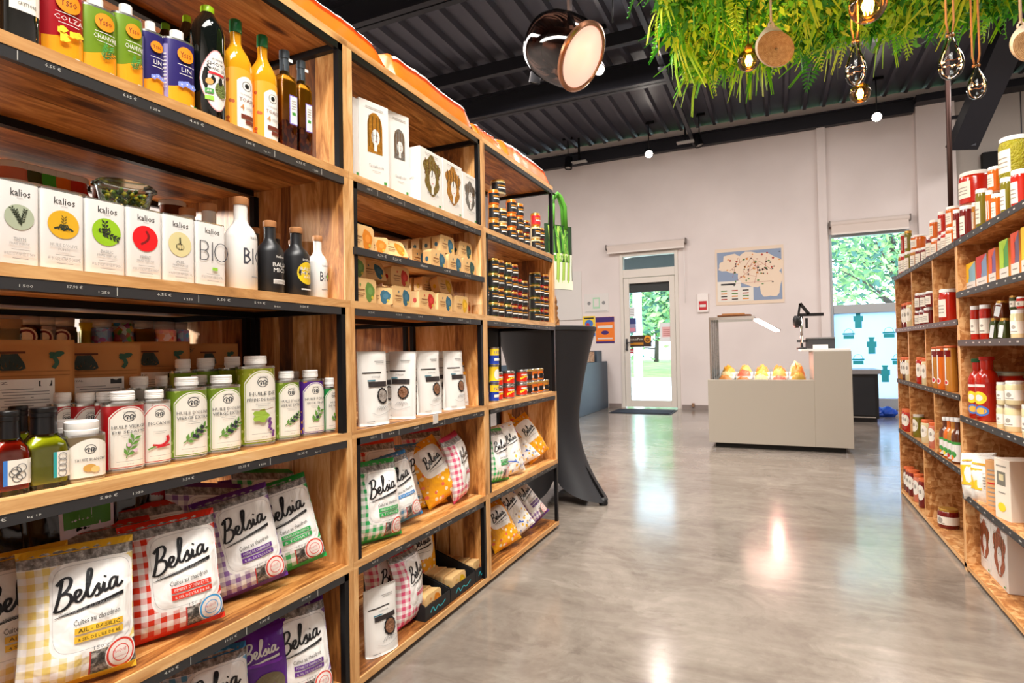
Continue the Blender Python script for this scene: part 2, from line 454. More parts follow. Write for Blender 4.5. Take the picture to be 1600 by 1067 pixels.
# ---- where a photo column or line meets a plane of the place (used to read positions off the photograph)
def proj(X, Y, Z):
    d = Vector((X, Y, Z-CAM_H)); fw = d.dot(_f2); return 800+FPX*d.dot(_r3)/fw, 533.5-FPX*d.dot(_u3)/fw
def Yof(px, X, Z):
    lo, hi = .1, 14
    for _ in range(40):
        m_ = (lo+hi)/2
        if (proj(X, m_, Z)[0] < px) == (X < 0): lo = m_
        else: hi = m_
    return lo
def Zof(py, X, Y):
    lo, hi = -2, 8
    for _ in range(40):
        m_ = (lo+hi)/2
        if proj(X, Y, m_)[1] > py: lo = m_
        else: hi = m_
    return lo
def at(px, py, X=None, Y=None, Z=None):
    d = _r3*((px-800)/FPX) + _u3*((533.5-py)/FPX) + _f2; o = Vector((0, 0, CAM_H))
    t = X/d.x if X is not None else Y/d.y if Y is not None else (Z-CAM_H)/d.z
    return o+d*t
# ================================================================== THE ROOM
WY = 9.93; WT = 4.30
m = MB(); m.box(-6, 5.5, -3.5, WY+.3, -.12, 0, CONC, 'y'); tag(m.build('floor'), kind='structure')
# corrugated steel deck: trapezoid ribs running towards the far wall
DECK = M('painted_steel_deck', '#50505a', .42, .35, bump=.05, bscale=8)
m = MB(); x = -6.0; prof = []
while x < 5.5:
    prof += [(x, 4.66), (x+.165, 4.66), (x+.19, 4.60), (x+.235, 4.60), (x+.26, 4.66)]; x += .26
for i in range(len(prof)-1):
    a, b = prof[i], prof[i+1]
    if abs(a[0]-b[0]) < 1e-6: continue
    m.poly([(a[0], -3.5, a[1]), (a[0], WY+.3, a[1]), (b[0], WY+.3, b[1]), (b[0], -3.5, b[1])], DECK)
m.box(-6, 5.5, -3.5, WY+.3, 4.68, 4.75, DECK)
tag(m.build('ceiling'), kind='structure')
BEAM = M('dark_roof_steel', '#26272e', .45, .3)
def ibeam(x0, x1, y, z0, h, w_, name):
    b = MB(); b.box(x0, x1, y-w_/2, y+w_/2, z0, z0+.018, BEAM); b.box(x0, x1, y-.008, y+.008, z0, z0+h, BEAM); b.box(x0, x1, y-w_/2, y+w_/2, z0+h-.018, z0+h, BEAM)
    tag(b.build(name), kind='structure')
ibeam(-6, 5.5, 7.33, 4.30, .30, .16, 'trim_1')
ibeam(-6, 5.5, 4.72, 4.30, .30, .16, 'trim_2')
ibeam(-6, 5.5, 1.9, 4.30, .30, .16, 'trim_3')
b = MB(); b.box(-6, 5.5, 6.49, 6.57, 4.45, 4.6, BEAM); tag(b.build('trim_4'), kind='structure')
b = MB(); b.box(-6, 5.5, 3.4, 3.48, 4.45, 4.6, BEAM); tag(b.build('trim_5'), kind='structure')
b = MB(); b.box(-6, 1.82, WY-.12, WY-.02, 4.27, 4.47, BEAM); b.box(-6, 1.82, WY-.16, WY-.02, 4.45, 4.47, BEAM); tag(b.build('trim_6'), kind='structure')
b = MB(); b.box(1.82, 5.5, WY-.30, WY-.02, 4.34, 4.44, BEAM); tag(b.build('trim_7'), kind='structure')
# walls
DX0, DX1, DZ = -2.45, -1.475, 2.64
VX0, VX1, VZ = .735, 1.745, 2.66
m = MB(); Y0, Y1 = WY, WY+.22
for a, b_, z0, z1 in ((-6, DX0, 0, 4.62), (DX0, DX1, DZ, 4.62), (DX1, VX0, 0, 4.62), (VX0, VX1, VZ, 4.62), (VX1, 5.5, 0, 4.62), (VX0, VX1, 0, .06)):
    m.box(a, b_, Y0, Y1, z0, z1, PLAS)
tag(m.build('wall_back'), kind='structure')
for nm, a in (('wall_left', (-6.12, -6, -3.5, WY+.22)), ('wall_right', (5.5, 5.62, -3.5, WY+.22)), ('wall_front', (-6, 5.5, -3.62, -3.5))):
    m = MB(); m.box(*a, 0, 4.7, PLAS); tag(m.build(nm), kind='structure')
m = MB(); m.box(.60, .715, WY-.07, WY, 0, 4.27, PLAS); tag(m.build('trim_8'), kind='structure')         # thin pilaster by the window
m = MB(); m.box(1.84, 2.29, WY-.12, WY, 0, 4.34, PLAS); tag(m.build('trim_9'), kind='structure')
GPL = M('grey_cladding', '#b3aca4', .7)
m = MB(); m.box(2.29, 5.5, WY-.05, WY, 0, 4.34, GPL); m.box(3.02, 3.03, WY-.06, WY-.05, 0, 4.34, STEELG); tag(m.build('trim_10'), kind='structure')
qa, qb = at(1534, 240, Y=9.82), at(1534, 330, Y=9.82); m = MB(); m.box(qa.x, qa.x+.8, WY-.16, WY-.05, qb.z, qa.z, M('matt_black_panel', '#121214', .8)); tag(m.build('wall_panel'), 'black square panel high on the grey wall behind the pea jar', 'panel')
BASE = M('skirting', '#8d817b', .6)
m = MB(); m.box(DX1+.02, .60, WY-.018, WY, 0, .07, BASE); tag(m.build('baseboard_back'), kind='structure')
m = MB(); m.box(-2.68, DX0-.02, WY-.018, WY, 0, .07, BASE); tag(m.build('baseboard_left'), kind='structure')

# roof strut, hanging pole
p, q = at(1502, 232, Y=9.2), at(1612, -20, Y=8.2)
m = MB(); m.bar(p, q, .34, .12, BEAM)
tag(m.build('trim_11'), kind='structure')
m = MB(); q2 = at(1486, 232, Y=9.15); m.poly([q2, q2+Vector((.26, 0, .0)), q2+Vector((.26, 0, .34))], BEAM); m.poly([q2+Vector((0, .02, 0)), q2+Vector((.26, .02, .34)), q2+Vector((.26, .02, .0))], BEAM)
m.box(q2.x+.0, q2.x+.24, 9.15, 9.2, q2.z+.38, q2.z+.42, BEAM); tag(m.build('trim_12'), kind='structure')
pa = at(1485, 345, Y=6.6)
m = MB(); m.tube([(pa.x, 6.6, 1.2), (pa.x+.02, 6.6, 4.6)], .022, M('bronze_pole', '#3a2620', .35, .7), 12)
tag(m.build('ceiling_pole'), 'slim dark bronze pole dropping from the roof behind the jar shelves', 'pole')
m = MB(); m.bar((-1.15, 4.8, 4.3), (-1.15, 9.8, 4.3), .05, .05, BEAM); m.bar((-1.15, 6.86, 4.26), (-1.15, 6.95, 4.26), .09, .02, STEELG)
tag(m.build('trim_13'), kind='structure')
m = MB(); pts = [at(957, y_, Y=4.6) for y_ in (-60, -20, 10, 35)]; m.tube(pts, .006, BLACK, 6)
tag(m.build('ceiling_cable'), 'thin black cable hanging beside the smoked glass lantern', 'cable')

# ---------------- door with transom, glass leaf, blind
FR = M('cream_lacquered_frame', '#dcd6cc', .4)
nb = NB('clear_pane', .02); nt = nb.nt; tr = nb.node('BsdfTransparent'); gl = nb.node('BsdfGlossy'); gl.inputs['Roughness'].default_value = .02
fr = nb.node('Fresnel'); fr.inputs[0].default_value = 1.35; mx = nb.node('MixShader'); nt.links.new(fr.outputs[0], mx.inputs[0]); nt.links.new(tr.outputs[0], mx.inputs[1]); nt.links.new(gl.outputs[0], mx.inputs[2])
tr.inputs[0].default_value = (.93, .98, 1, 1); nt.links.new(mx.outputs[0], nt.nodes['Material Output'].inputs[0]); PANE = nb.m
def clearmat(name, tint, ior=1.45, rough=.03):
    nb = NB(name, .02); nt = nb.nt; tr = nb.node('BsdfTransparent'); gl = nb.node('BsdfGlossy'); gl.inputs['Roughness'].default_value = rough
    fr = nb.node('Fresnel'); fr.inputs[0].default_value = ior; mx = nb.node('MixShader'); nt.links.new(fr.outputs[0], mx.inputs[0]); nt.links.new(tr.outputs[0], mx.inputs[1]); nt.links.new(gl.outputs[0], mx.inputs[2])
    tr.inputs[0].default_value = (*lin(tint), 1); nt.links.new(mx.outputs[0], nt.nodes['Material Output'].inputs[0]); return nb.m
JARG = clearmat('jar_glass', '#f3f6f2')
SMOKE = clearmat('smoked_glass', '#8f7a70', 1.7, .05)
FILM = clearmat('clear_plastic', '#eef0ec', 1.5, .12)
d = thing('door_1', None, None, (0, 0, 0)); d['kind'] = 'structure'
m = MB(); fy0, fy1 = WY-.02, WY+.1
m.box(DX0, DX0+.055, fy0, fy1, 0, DZ, FR, 'z'); m.box(DX1-.055, DX1, fy0, fy1, 0, DZ, FR, 'z'); m.box(DX0+.055, DX1-.055, fy0, fy1, DZ-.055, DZ, FR); m.box(DX0+.055, DX1-.055, fy0, fy1, 2.22, 2.36, FR)
bevel(m.build('door_frame', d), .004)
m = MB(); lx0, lx1 = DX0+.06, DX1-.06
m.box(lx0, lx0+.09, WY, WY+.06, .02, 2.215, FR, 'z'); m.box(lx1-.09, lx1, WY, WY+.06, .02, 2.215, FR, 'z'); m.box(lx0+.09, lx1-.09, WY, WY+.06, .02, .13, FR); m.box(lx0+.09, lx1-.09, WY, WY+.06, 2.12, 2.215, FR)
leaf = bevel(m.build('door_leaf', d), .004)
m = MB(); m.box(lx0+.09, lx1-.09, WY+.025, WY+.035, .13, 2.12, PANE); m.build('pane', leaf)
m = MB(); m.box(DX0+.055, DX1-.055, WY+.03, WY+.04, 2.36, DZ-.055, PANE); m.build('transom_pane', d)
m = MB(); m.box(lx0+.09, lx1-.09, WY+.06, WY+.09, 1.97, 2.14, M('dark_valance', '#4a4340', .7)); m.build('valance', d)
m = MB(); m.box(lx0+.02, lx0+.05, WY-.02, WY, .98, 1.18, STEELG); m.tube([(lx0+.035, WY-.05, 1.11), (lx0+.16, WY-.05, 1.11)], .01, STEELG); m.tube([(lx0+.035, WY, 1.11), (lx0+.035, WY-.05, 1.11)], .01, STEELG); m.lathe([(.02, 0), (.02, .012)], STEELG, 12, (lx0+.035, WY-.02, 1.0), ax=Matrix.Rotation(R(90), 3, 'X')); m.build('door_handle', d)
def wallplate(px0, px1, py0, py1, depth=.006, mat_=PAPERW, name='poster', y=WY):
    a = at(px0, (py0+py1)/2, Y=y); b = at(px1, (py0+py1)/2, Y=y); xc = (px0+px1)/2; z1 = at(xc, py0, Y=y).z; z0 = at(xc, py1, Y=y).z
    w_, h_ = b.x-a.x, z1-z0
    m = MB(); m.box(-w_/2, w_/2, -depth, 0, 0, h_, mat_)
    return m, ((a.x+b.x)/2, y, z0), w_, h_
# stickers on the door pane
YP = WY+.022
OUTW = M('daylit_paper', '#e9eef0', .6)
def sticker(px0, px1, py0, py1, mat_, label, dec=None, name='paper_notice', cat='notice', group=None):
    m, loc, w_, h_ = wallplate(px0, px1, py0, py1, .003, mat_, y=YP)
    o = thing(name, label, cat, loc, 0, group); m.build('sheet', o)
    if dec:
        D = Dec(flat_surf(-.003)); dec(D, w_, h_); D.build('print', o)
    return o
sticker(981, 1018, 524, 542, M('brown_sticker', '#3a2415', .5), 'brown banner sticker with a gold shield across the door glass', lambda D, w_, h_: (
    D.text('Access Point', -w_*.14, h_*.68, h_*.2, PAPER, w_*.6), D.patch(-w_*.46, w_*.16, h_*.18, h_*.38, GOLD), D.ell(w_*.34, h_*.66, h_*.30, h_*.32, M('shield_gold', '#f0a020', .4)), D.ell(w_*.34, h_*.60, h_*.2, h_*.2, M('shield_brown', '#5a3510', .5)), D.text('ups', w_*.34, h_*.60, h_*.17, M('shield_gold', '#f0a020', .4))), 'door_sticker', 'sticker')
sticker(983, 992, 480, 495, OUTW, 'white sheet stuck high on the left of the door glass', lambda D, w_, h_: [D.patch(-w_*.35, w_*.35, h_*(.2+.18*i), h_*(.26+.18*i), GREY) for i in range(4)])
sticker(982, 994, 497, 520, M('lilac_sheet', '#8f8fb0', .6), 'blue and pink leaflet above the banner sticker on the door glass', lambda D, w_, h_: (D.patch(-w_*.5, w_*.5, h_*.6, h_, M('navy_print', '#2c3a78', .5)), D.patch(-w_*.4, w_*.4, h_*.1, h_*.35, M('pink_print', '#d88aa0', .5))))
sticker(1031, 1052, 504, 534, OUTW, 'white sheet with a pink block stuck on the right of the door glass', lambda D, w_, h_: (D.patch(-w_*.32, w_*.32, h_*.25, h_*.78, M('pale_pink_print', '#e8b8b8', .5)), [D.patch(-w_*.25, w_*.25, h_*(.32+.1*i), h_*(.35+.1*i), M('rose_print', '#b86060', .5)) for i in range(4)]))
sticker(982, 990, 545, 552, M('red_sticker', '#c03040', .5), 'small red and white sticker low on the left of the door glass', lambda D, w_, h_: D.patch(-w_*.4, w_*.4, h_*.35, h_*.6, PAPERW), 'door_sticker', 'sticker')
# roller blinds
def blind(x0, x1, z, label, r=.035, drop=.0):
    t = thing('roller_blind', label, 'blind', ((x0+x1)/2, WY-.06, z)); L = x1-x0
    rot = Matrix.Rotation(R(90), 3, 'Y')
    m = MB(); m.lathe([(r, -L/2), (r, L/2)], M('blind_fabric', '#d9cdc4', .7), 20, ax=rot); m.box(-L/2+.02, L/2-.02, -.035, -.031, -.09-drop, -.01, M('blind_fabric', '#d9cdc4', .7)); m.box(-L/2+.02, L/2-.02, -.042, -.026, -.115-drop, -.09-drop, M('blind_bar', '#e8e0d8', .5)); autosmooth(m.build('roll', t))
    m = MB(); [m.box(s*L/2-.008, s*L/2+.008, -.045, .06, -.045, .045, M('blind_bracket', '#6a605a', .5)) for s in (-1, 1)]; m.build('bracket', t)
    return t
bl = blind(at(949, 390, Y=WY).x, at(1072, 376, Y=WY).x, 2.76, 'rolled up cream blind fixed above the glass door')
m = MB(); L2 = .635; m.tube([(L2, 0, 0), (L2, 0, -1.02)], .004, WCAP, 6); m.build('pull_cord', bl)
blind(.745, 1.75, 2.80, 'rolled up cream blind fixed above the tall window', .045, .05)

# ---------------- window
wd = thing('window_1', None, None, (0, 0, 0)); wd['kind'] = 'structure'
WF = M('window_frame_grey', '#aeb4b8', .4, .2)
m = MB(); m.box(VX0, VX0+.035, WY, WY+.09, .06, VZ, WF, 'z'); m.box(VX1-.035, VX1, WY, WY+.09, .06, VZ, WF, 'z'); m.box(VX0+.035, VX1-.035, WY, WY+.09, VZ-.05, VZ, WF); m.box(VX0+.035, VX1-.035, WY-.01, WY+.09, 1.47, 1.60, WF); m.box(VX0+.035, VX1-.035, WY-.02, WY+.09, .06, .22, WF)
bevel(m.build('window_frame', wd), .004)
m = MB(); m.box(VX0+.035, VX1-.035, WY+.04, WY+.046, 1.60, VZ-.05, PANE); m.build('pane', wd)
nb = NB('frosted_film', .6); nt = nb.nt; df = nb.node('BsdfDiffuse'); df.inputs[0].default_value = (*lin('#dbe7f2'), 1); tl = nb.node('BsdfTranslucent'); tl.inputs[0].default_value = (*lin('#cfe4f7'), 1); mx = nb.node('MixShader'); mx.inputs[0].default_value = .78
nt.links.new(df.outputs[0], mx.inputs[1]); nt.links.new(tl.outputs[0], mx.inputs[2]); nt.links.new(mx.outputs[0], nt.nodes['Material Output'].inputs[0])
m = MB(); m.box(VX0+.035, VX1-.035, WY+.04, WY+.046, .22, 1.47, nb.m); fp = m.build('frosted_pane', wd)
TEAL = M('teal_sticker', '#2ba6b4', .5)
def churn(D, cx, cz, k):
    D.patch(cx-.045*k, cx+.045*k, cz-.12*k, cz+.06*k, TEAL); D.patch(cx-.03*k, cx+.03*k, cz+.06*k, cz+.10*k, TEAL); D.patch(cx-.04*k, cx+.04*k, cz+.10*k, cz+.125*k, TEAL); D.patch(cx-.062*k, cx-.045*k, cz-.02*k, cz+.06*k, TEAL); D.patch(cx+.045*k, cx+.062*k, cz-.02*k, cz+.06*k, TEAL)
def basket(D, cx, cz, k):
    D.patch(cx-.08*k, cx+.08*k, cz, cz+.025*k, TEAL); D.patch(cx-.068*k, cx+.068*k, cz-.06*k, cz-.004*k, TEAL)
    D.stroke([(cx+.06*k*math.cos(a), cz+.02*k+.07*k*math.sin(a)) for a in [math.pi*i/8 for i in range(9)]], .006, TEAL, smooth=False)
D = Dec(flat_surf(WY+.04))
for px_, py_, f in ((1341, 500, churn), (1326, 523, basket), (1389, 521, basket), (1362, 540, churn), (1341, 563, basket), (1383, 584, churn), (1403, 563, basket)):
    p = at(px_, py_, Y=WY+.04); f(D, p.x, p.z, 1.0)
D.build('teal_stickers', fp)

# ---------------- outside
m = MB(); m.box(-16, 16, WY+.32, 21.5, -.2, -.03, M('pale_pavement', '#cfcac2', .9, bump=.05)); tag(m.build('ground'), kind='structure')
gr = NB('lawn', .9); x_, y_, z_ = gr.uv('Object'); f_ = gr.noise(gr.vec(x_, y_, z_), 1.2, 6, .7); GR = gr.out(gr.ramp(f_, [(.3, '#3c621e'), (.5, '#658a30'), (.7, '#93ab54')]), .9)
m = MB(); m.box(-40, 40, 21.5, 62, -.2, -.02, GR); tag(m.build('lawn'), 'sunlit green lawn seen through the door glass beyond the pavement', 'lawn', kind='stuff')
m = MB(); m.box(-60, 60, 62, 110, -.2, -.03, M('pale_pavement', '#cfcac2', .9)); tag(m.build('ground_road'), kind='structure')
m = MB(); m.box(-3.4, -.6, WY+.23, WY+2.6, 2.62, 2.74, M('canopy_soffit', '#0b0a0a', .9)); tag(m.build('trim_14'), kind='structure')
LEAFS = [M('leaf_a', '#5f8a5c', .6), M('leaf_b', '#86ad6c', .6), M('leaf_c', '#3f6a5c', .6), M('leaf_d', '#a6c878', .6)]
BARK = M('bark', '#4a4038', .9)
def tree(label, x, y, h, rx_, rz_, n, ls, seed, trunk_r=.14, low=.3):
    r = random.Random(seed); t = thing('tree', label, 'tree', (x, y, -.018))
    m = MB(); tp = [(0, 0, 0), (.1, 0, h*.3), (-.1, .1, h*.6), (.05, 0, h*.85)]; m.tube(tp, [trunk_r, trunk_r*.8, trunk_r*.5, .03], BARK, 8)
    ends = []
    for i in range(16):
        a = r.uniform(0, 6.28); z0 = h*r.uniform(low*.8, .8); z1 = z0+r.uniform(-.1, .35)*rz_; rr = rx_*r.uniform(.5, .95)
        e = (rr*math.cos(a), rr*.6*math.sin(a), z1); ends.append(e); m.tube([(0, 0, z0), (e[0]*.5, e[1]*.5, (z0+z1)/2+.1), e], [trunk_r*.4, trunk_r*.2, .012], BARK, 5)
    m.build('trunk', t)
    m = MB()
    for i in range(n):
        e = ends[r.randrange(16)]; k = r.uniform(.35, 1.05); cx_ = e[0]*k+r.gauss(0, rx_*.13); cy_ = e[1]*k+r.gauss(0, rx_*.12); cz_ = h*.5+(e[2]-h*.5)*k+r.gauss(0, rz_*.13)
        a, b_, s = r.uniform(0, 6.3), r.uniform(-1, 1), ls*r.uniform(.6, 1.3); u_ = Vector((math.cos(a), .3*math.sin(a), b_)).normalized()*s; v_ = Vector((-math.sin(a)*.8, r.uniform(-.5, .5), math.cos(b_))).normalized()*s*.5; c = Vector((cx_, cy_, cz_))
        m.poly([c-u_, c-v_, c+u_, c+v_], LEAFS[r.randrange(4)])
    tag(m.build('foliage', t), kind='stuff')
tree('spreading green tree with thin branches outside the tall window', 2.7, 17, 6.2, 3.6, 3.4, 5200, .085, 3, .12, .35)
tree('leafy green tree on the lawn right of the blue post outside the door', -.6+-3.5, 29, 7.0, 3.0, 3.6, 3200, .2, 5, .2, .3)
tree('pale green tree on the lawn left of the blue post outside the door', -9.2, 34, 7.5, 3.0, 3.8, 2400, .22, 6, .2, .2)
tree('distant green tree seen low through the door glass', -9.0, 48, 6.5, 4.2, 3.5, 2600, .3, 8, .2, .1)
p = at(998, 590, Z=-.02); m = MB(); m.tube([(p.x, p.y, 0), (p.x, p.y, 3.4)], .16, M('white_post', '#e8e8e4', .6), 12); tag(m.build('white_post'), 'thick white post on the grass outside the glass door', 'post')
p = at(1020, 577, Z=-.02); m = MB(); m.tube([(p.x, p.y-8, 0), (p.x, p.y-8, 2.6)], .07, M('blue_post', '#1f55c8', .5), 10); tag(m.build('blue_post'), 'slim bright blue post beside the lawn outside the glass door', 'post')

# ---------------- back wall fittings
NAVY = M('deep_violet', '#3c1f6e', .5); ORG = M('poster_orange', '#ee7d22', .5); YEL = M('poster_yellow', '#f3d22f', .5); SKYB = M('poster_blue', '#3f78c8', .5); REDP = M('red_print', '#c3202b', .45)
GRN = M('green_print', '#3f8f3f', .5)
def poster(px0, px1, py0, py1, base, label, dec, name='poster', cat='poster', depth=.005):
    m, loc, w_, h_ = wallplate(px0, px1, py0, py1, depth, base, y=WY-.003); o = thing(name, label, cat, loc); m.build('sheet', o)
    D = Dec(flat_surf(-depth)); dec(D, w_, h_); D.build('print', o); return o
poster(931, 960, 495, 536, ORG, 'orange poster with violet bands on the wall left of the door', lambda D, w_, h_: (D.patch(-w_/2, w_/2, h_*.80, h_, NAVY, top=lambda t: .012*(math.sin(t*40)+1)), D.patch(-w_/2, w_/2, h_*.84, h_*.99, NAVY), D.patch(-w_*.4, w_*.4, h_*.57, h_*.67, PAPERW), D.ell(0, h_*.40, w_*.2, h_*.08, NAVY), D.patch(-w_*.4, w_*.4, h_*.15, h_*.2, PAPERW), D.patch(-w_/2, w_/2, 0, h_*.07, NAVY)))
poster(911, 930, 494, 525, YEL, 'yellow and blue poster left of the orange poster', lambda D, w_, h_: (D.ell(0, h_*.62, w_*.34, h_*.2, SKYB), D.ell(-w_*.1, h_*.55, w_*.15, h_*.1, REDP), D.patch(-w_/2, w_/2, 0, h_*.16, SKYB), D.patch(-w_*.4, w_*.4, h_*.86, h_*.93, BLACK)))
poster(913, 951, 459, 488, PAPERW, 'white landscape notice with a green phone drawing above the posters', lambda D, w_, h_: (D.patch(-w_*.14, w_*.14, h_*.2, h_*.8, M('mint_print', '#a9d8b4', .5)), D.patch(-w_*.10, w_*.10, h_*.30, h_*.72, PAPERW), D.ell(-w_*.3, h_*.5, w_*.07, w_*.07, GREY), D.ell(w_*.3, h_*.5, w_*.07, w_*.07, GREY), D.patch(-w_*.45, w_*.45, h_*.05, h_*.07, GREY)), 'wall_notice', 'notice')
# regional map
ma = at(1118, 434, Y=WY)
def mapdec(D, w_, h_):
    SEA = M('map_sea', '#8b9cb6', .6); LAND = M('map_land', '#ead6be', .6)
    D.patch(-w_*.47, w_*.47, h_*.06, h_*.94, SEA)
    D.ell(w_*.12, h_*.62, w_*.34, h_*.30, LAND, 28, 3, fn=lambda a: 1+.10*math.sin(3*a+1)+.06*math.sin(7*a))
    D.ell(-w_*.2, h_*.72, w_*.24, h_*.17, LAND, 28, 2, fn=lambda a: 1+.12*math.sin(4*a)+.08*math.sin(9*a))
    D.ell(w_*.30, h_*.38, w_*.17, h_*.28, LAND, 24, 2, fn=lambda a: 1+.1*math.sin(5*a))
    D.patch(-w_*.47, w_*.06, h_*.06, h_*.30, PAPER); D.patch(-w_*.47, -w_*.12, h_*.30, h_*.42, PAPER)
    D.patch(-w_*.42, -w_*.2, h_*.35, h_*.38, BLACK)
    r = random.Random(4); pm = [M('map_red', '#b04434', .6), M('map_black', '#33302c', .6), M('map_orange', '#d8892c', .6), M('map_green', '#5f8a4c', .6)]
    for i in range(70):
        x_ = r.gauss(.08, .2)*w_; z_ = h_*(.6+r.gauss(0, .15))
        if abs(x_) < w_*.45 and h_*.32 < z_ < h_*.92: D.ell(x_, z_, w_*r.uniform(.008, .02), h_*r.uniform(.008, .02), pm[r.randrange(4)], 7, 1); D.l -= 1
    for i in range(8): D.stroke([(w_*r.uniform(-.3, .4), h_*r.uniform(.35, .85)) for _ in range(3)], w_*.004, pm[0]); D.l -= 1
    for i in range(3):
        for j in range(4): D.patch(-w_*.42+i*w_*.16, -w_*.42+i*w_*.16+w_*.09, h_*(.09+.05*j), h_*(.11+.05*j), pm[(i+j) % 4]); D.l -= 1
poster(1118, 1225, 386, 475, M('map_paper', '#e6d3bd', .6), 'large illustrated regional map poster on the back wall', mapdec, 'map_poster', 'map')
m, loc, w_, h_ = wallplate(1090, 1107, 459, 488, .04, M('alarm_housing', '#efe9e4', .4)); o = thing('fire_call_point', 'white and red fire alarm call point between door and map', 'alarm', loc); bevel(m.build('housing', o), .006)
D = Dec(flat_surf(-.04)); D.patch(-w_*.36, w_*.36, h_*.12, h_*.60, REDP, nx=2); D.patch(-w_*.28, w_*.28, h_*.28, h_*.42, PAPERW, nx=2); D.build('button_plate', o)
m = MB(); m.box(-.02, .02, -.05, 0, .04, .10, M('small_box', '#8c6a50', .5)); o = m.build('wall_bracket', None, (-1.28, WY, .0)); tag(o, 'small brown door stop at the foot of the wall right of the door', 'door stop')
# long white board panels at the left behind the table
m, loc, w_, h_ = wallplate(870, 909, 425, 500, .02, PAPERW); o = m.build('white_board', None, loc); tag(o, 'plain white board leaning on the wall behind the leek bag', 'board')
# door mat
mat0 = at(952, 649, Z=0); mat1 = at(1052, 641, Z=0)
m = MB(); m.box(-2.42, -1.52, 9.03, 9.62, 0.001, .012, M('dark_mat', '#1d2230', .95, bump=.4, bscale=200)); m.box(-2.45, -1.49, 9.0, 9.65, .0005, .006, M('mat_rubber', '#14161c', .7)); tag(m.build('door_mat'), 'thin dark blue mat on the floor in front of the glass door', 'mat')

# ---------------- slate blue counter
BLU = M('slate_blue_paint', '#3f4f5e', .5, bump=.1, bscale=6)
t = thing('side_counter', 'slate blue stepped counter against the wall by the door mat', 'counter', (0, 0, 0))
m = MB(); m.box(-3.6, -2.69, 7.4, 9.88, .0, .80, BLU, 'y'); bevel(m.build('body', t), .004)
m = MB(); m.box(-3.2, -2.695, 9.26, 9.56, .80, .985, BLU, 'y'); bevel(m.build('raised_end', t), .004)
m = MB(); m.box(-3.0, -2.72, 8.62, 9.20, .802, .97, OSB, 'y'); tag(m.build('wooden_box'), 'small osb box standing on the slate blue counter', 'box')

# ---------------- cocktail table in a stretch cover
t = thing('cocktail_table', 'tall round table in a black stretch cover flaring to four feet', 'table', (-1.45, 3.75, 0))
COV = M('black_stretch_fabric', '#1c1c20', .62, bump=.05, bscale=300); m = MB(); seg = 64; prof = []
A0 = R(-13); rows = 22; b0 = len(m.v)
for j in range(rows+1):
    f = j/rows; zt = 1.13*(1-f)
    for k in range(seg):
        a = 2*math.pi*k/seg; lob = .5+.5*math.cos(4*(a-A0)-math.pi*0+0)
        lob = abs(math.cos(2*(a-A0)))**1.3
        wz = max(0, (f-.5)/.5); r = .34*(1-f)**2.2 + .19*(1-(1-f)**2.2) + wz**1.8*(.24*lob+.01)
        zb = .02+.16*(1-abs(math.cos(2*(a-A0)))**.7); z = zt*(1-zb/1.13)+zb
        m.v.append((r*math.cos(a), r*math.sin(a), z))
for j in range(rows):
    for k in range(seg):
        k2 = (k+1) % seg; m.face((b0+j*seg+k, b0+(j+1)*seg+k, b0+(j+1)*seg+k2, b0+j*seg+k2), COV, None, True)
m.build('stretch_cover', t)
m = MB(); m.lathe([(.335, 1.118), (.345, 1.125), (.345, 1.145), (.335, 1.152)], COV, 48); autosmooth(m.build('table_top', t))
for k in range(4):
    a = A0+k*math.pi/2; m = MB(); m.lathe([(.025, 0), (.03, .01), (.025, .05)], BLACK, 12, (.42*math.cos(a), .42*math.sin(a), 0)); m.tube([(.42*math.cos(a), .42*math.sin(a), .04), (.1*math.cos(a), .1*math.sin(a), .5)], .012, STEEL); m.build('foot', t)
m = MB(); m.tube([(0, 0, .45), (0, 0, 1.12)], .03, STEEL); m.build('post', t)
# crumpled paper bag on the table
KR = M('kraft_paper', '#b9824a', .8, bump=.3, bscale=30)
p = at(878, 500, Y=3.62); r = random.Random(2); m = MB(); ol = outline(.085, .05, 3, 20); b0 = 0; rows = 8
for j in range(rows+1):
    f = j/rows
    for k, (x_, y_) in enumerate(ol): q = (1-.45*f)*(1+r.uniform(-.14, .14)); m.v.append((x_*q+f*.03, y_*q, .17*f*(1+.25*math.sin(k*.9)*f)))
for j in range(rows):
    for k in range(20): m.face((j*20+k, j*20+(k+1) % 20, (j+1)*20+(k+1) % 20, (j+1)*20+k), KR)
m.face([rows*20+k for k in range(20)], KR); m.face(list(reversed(range(20))), KR)
o = m.build('paper_bag', None, (-1.40, 3.62, 1.153)); tag(o, 'crumpled brown paper bag standing on the black cocktail table', 'bag')
# leek tote bag
lx, ly = -1.235, 3.44
LGR = M('leek_green', '#4f9a2a', .6); LDK = M('leek_dark', '#173d18', .7); LLT = M('leek_light', '#a9d25a', .6); LWH = M('leek_white', '#f0f2de', .6)
zt, zb = Zof(352, lx, ly), Zof(452, lx, ly); hh = zt-zb; wv = .22
o = thing('tote_bag', 'tote bag printed with leeks hanging behind the end of the shelves', 'bag', (lx, ly, zb), R(62))
m = MB(); rows = 10
for j in range(rows+1):
    for i in range(9):
        u = i/8; m.v.append(((u-.5)*wv, -.018*math.sin(math.pi*u)*math.sin(math.pi*min(1, j/rows*.9+.05))-.006, hh*j/rows))
n1 = len(m.v)
for j in range(rows+1):
    for i in range(9):
        u = i/8; m.v.append(((u-.5)*wv, .018*math.sin(math.pi*u)*math.sin(math.pi*min(1, j/rows*.9+.05))+.006, hh*j/rows))
for j in range(rows):
    for i in range(8):
        a = j*9+i; m.face((a, a+1, a+10, a+9), LDK, None, True); a += n1; m.face((a+9, a+10, a+1, a), LDK, None, True)
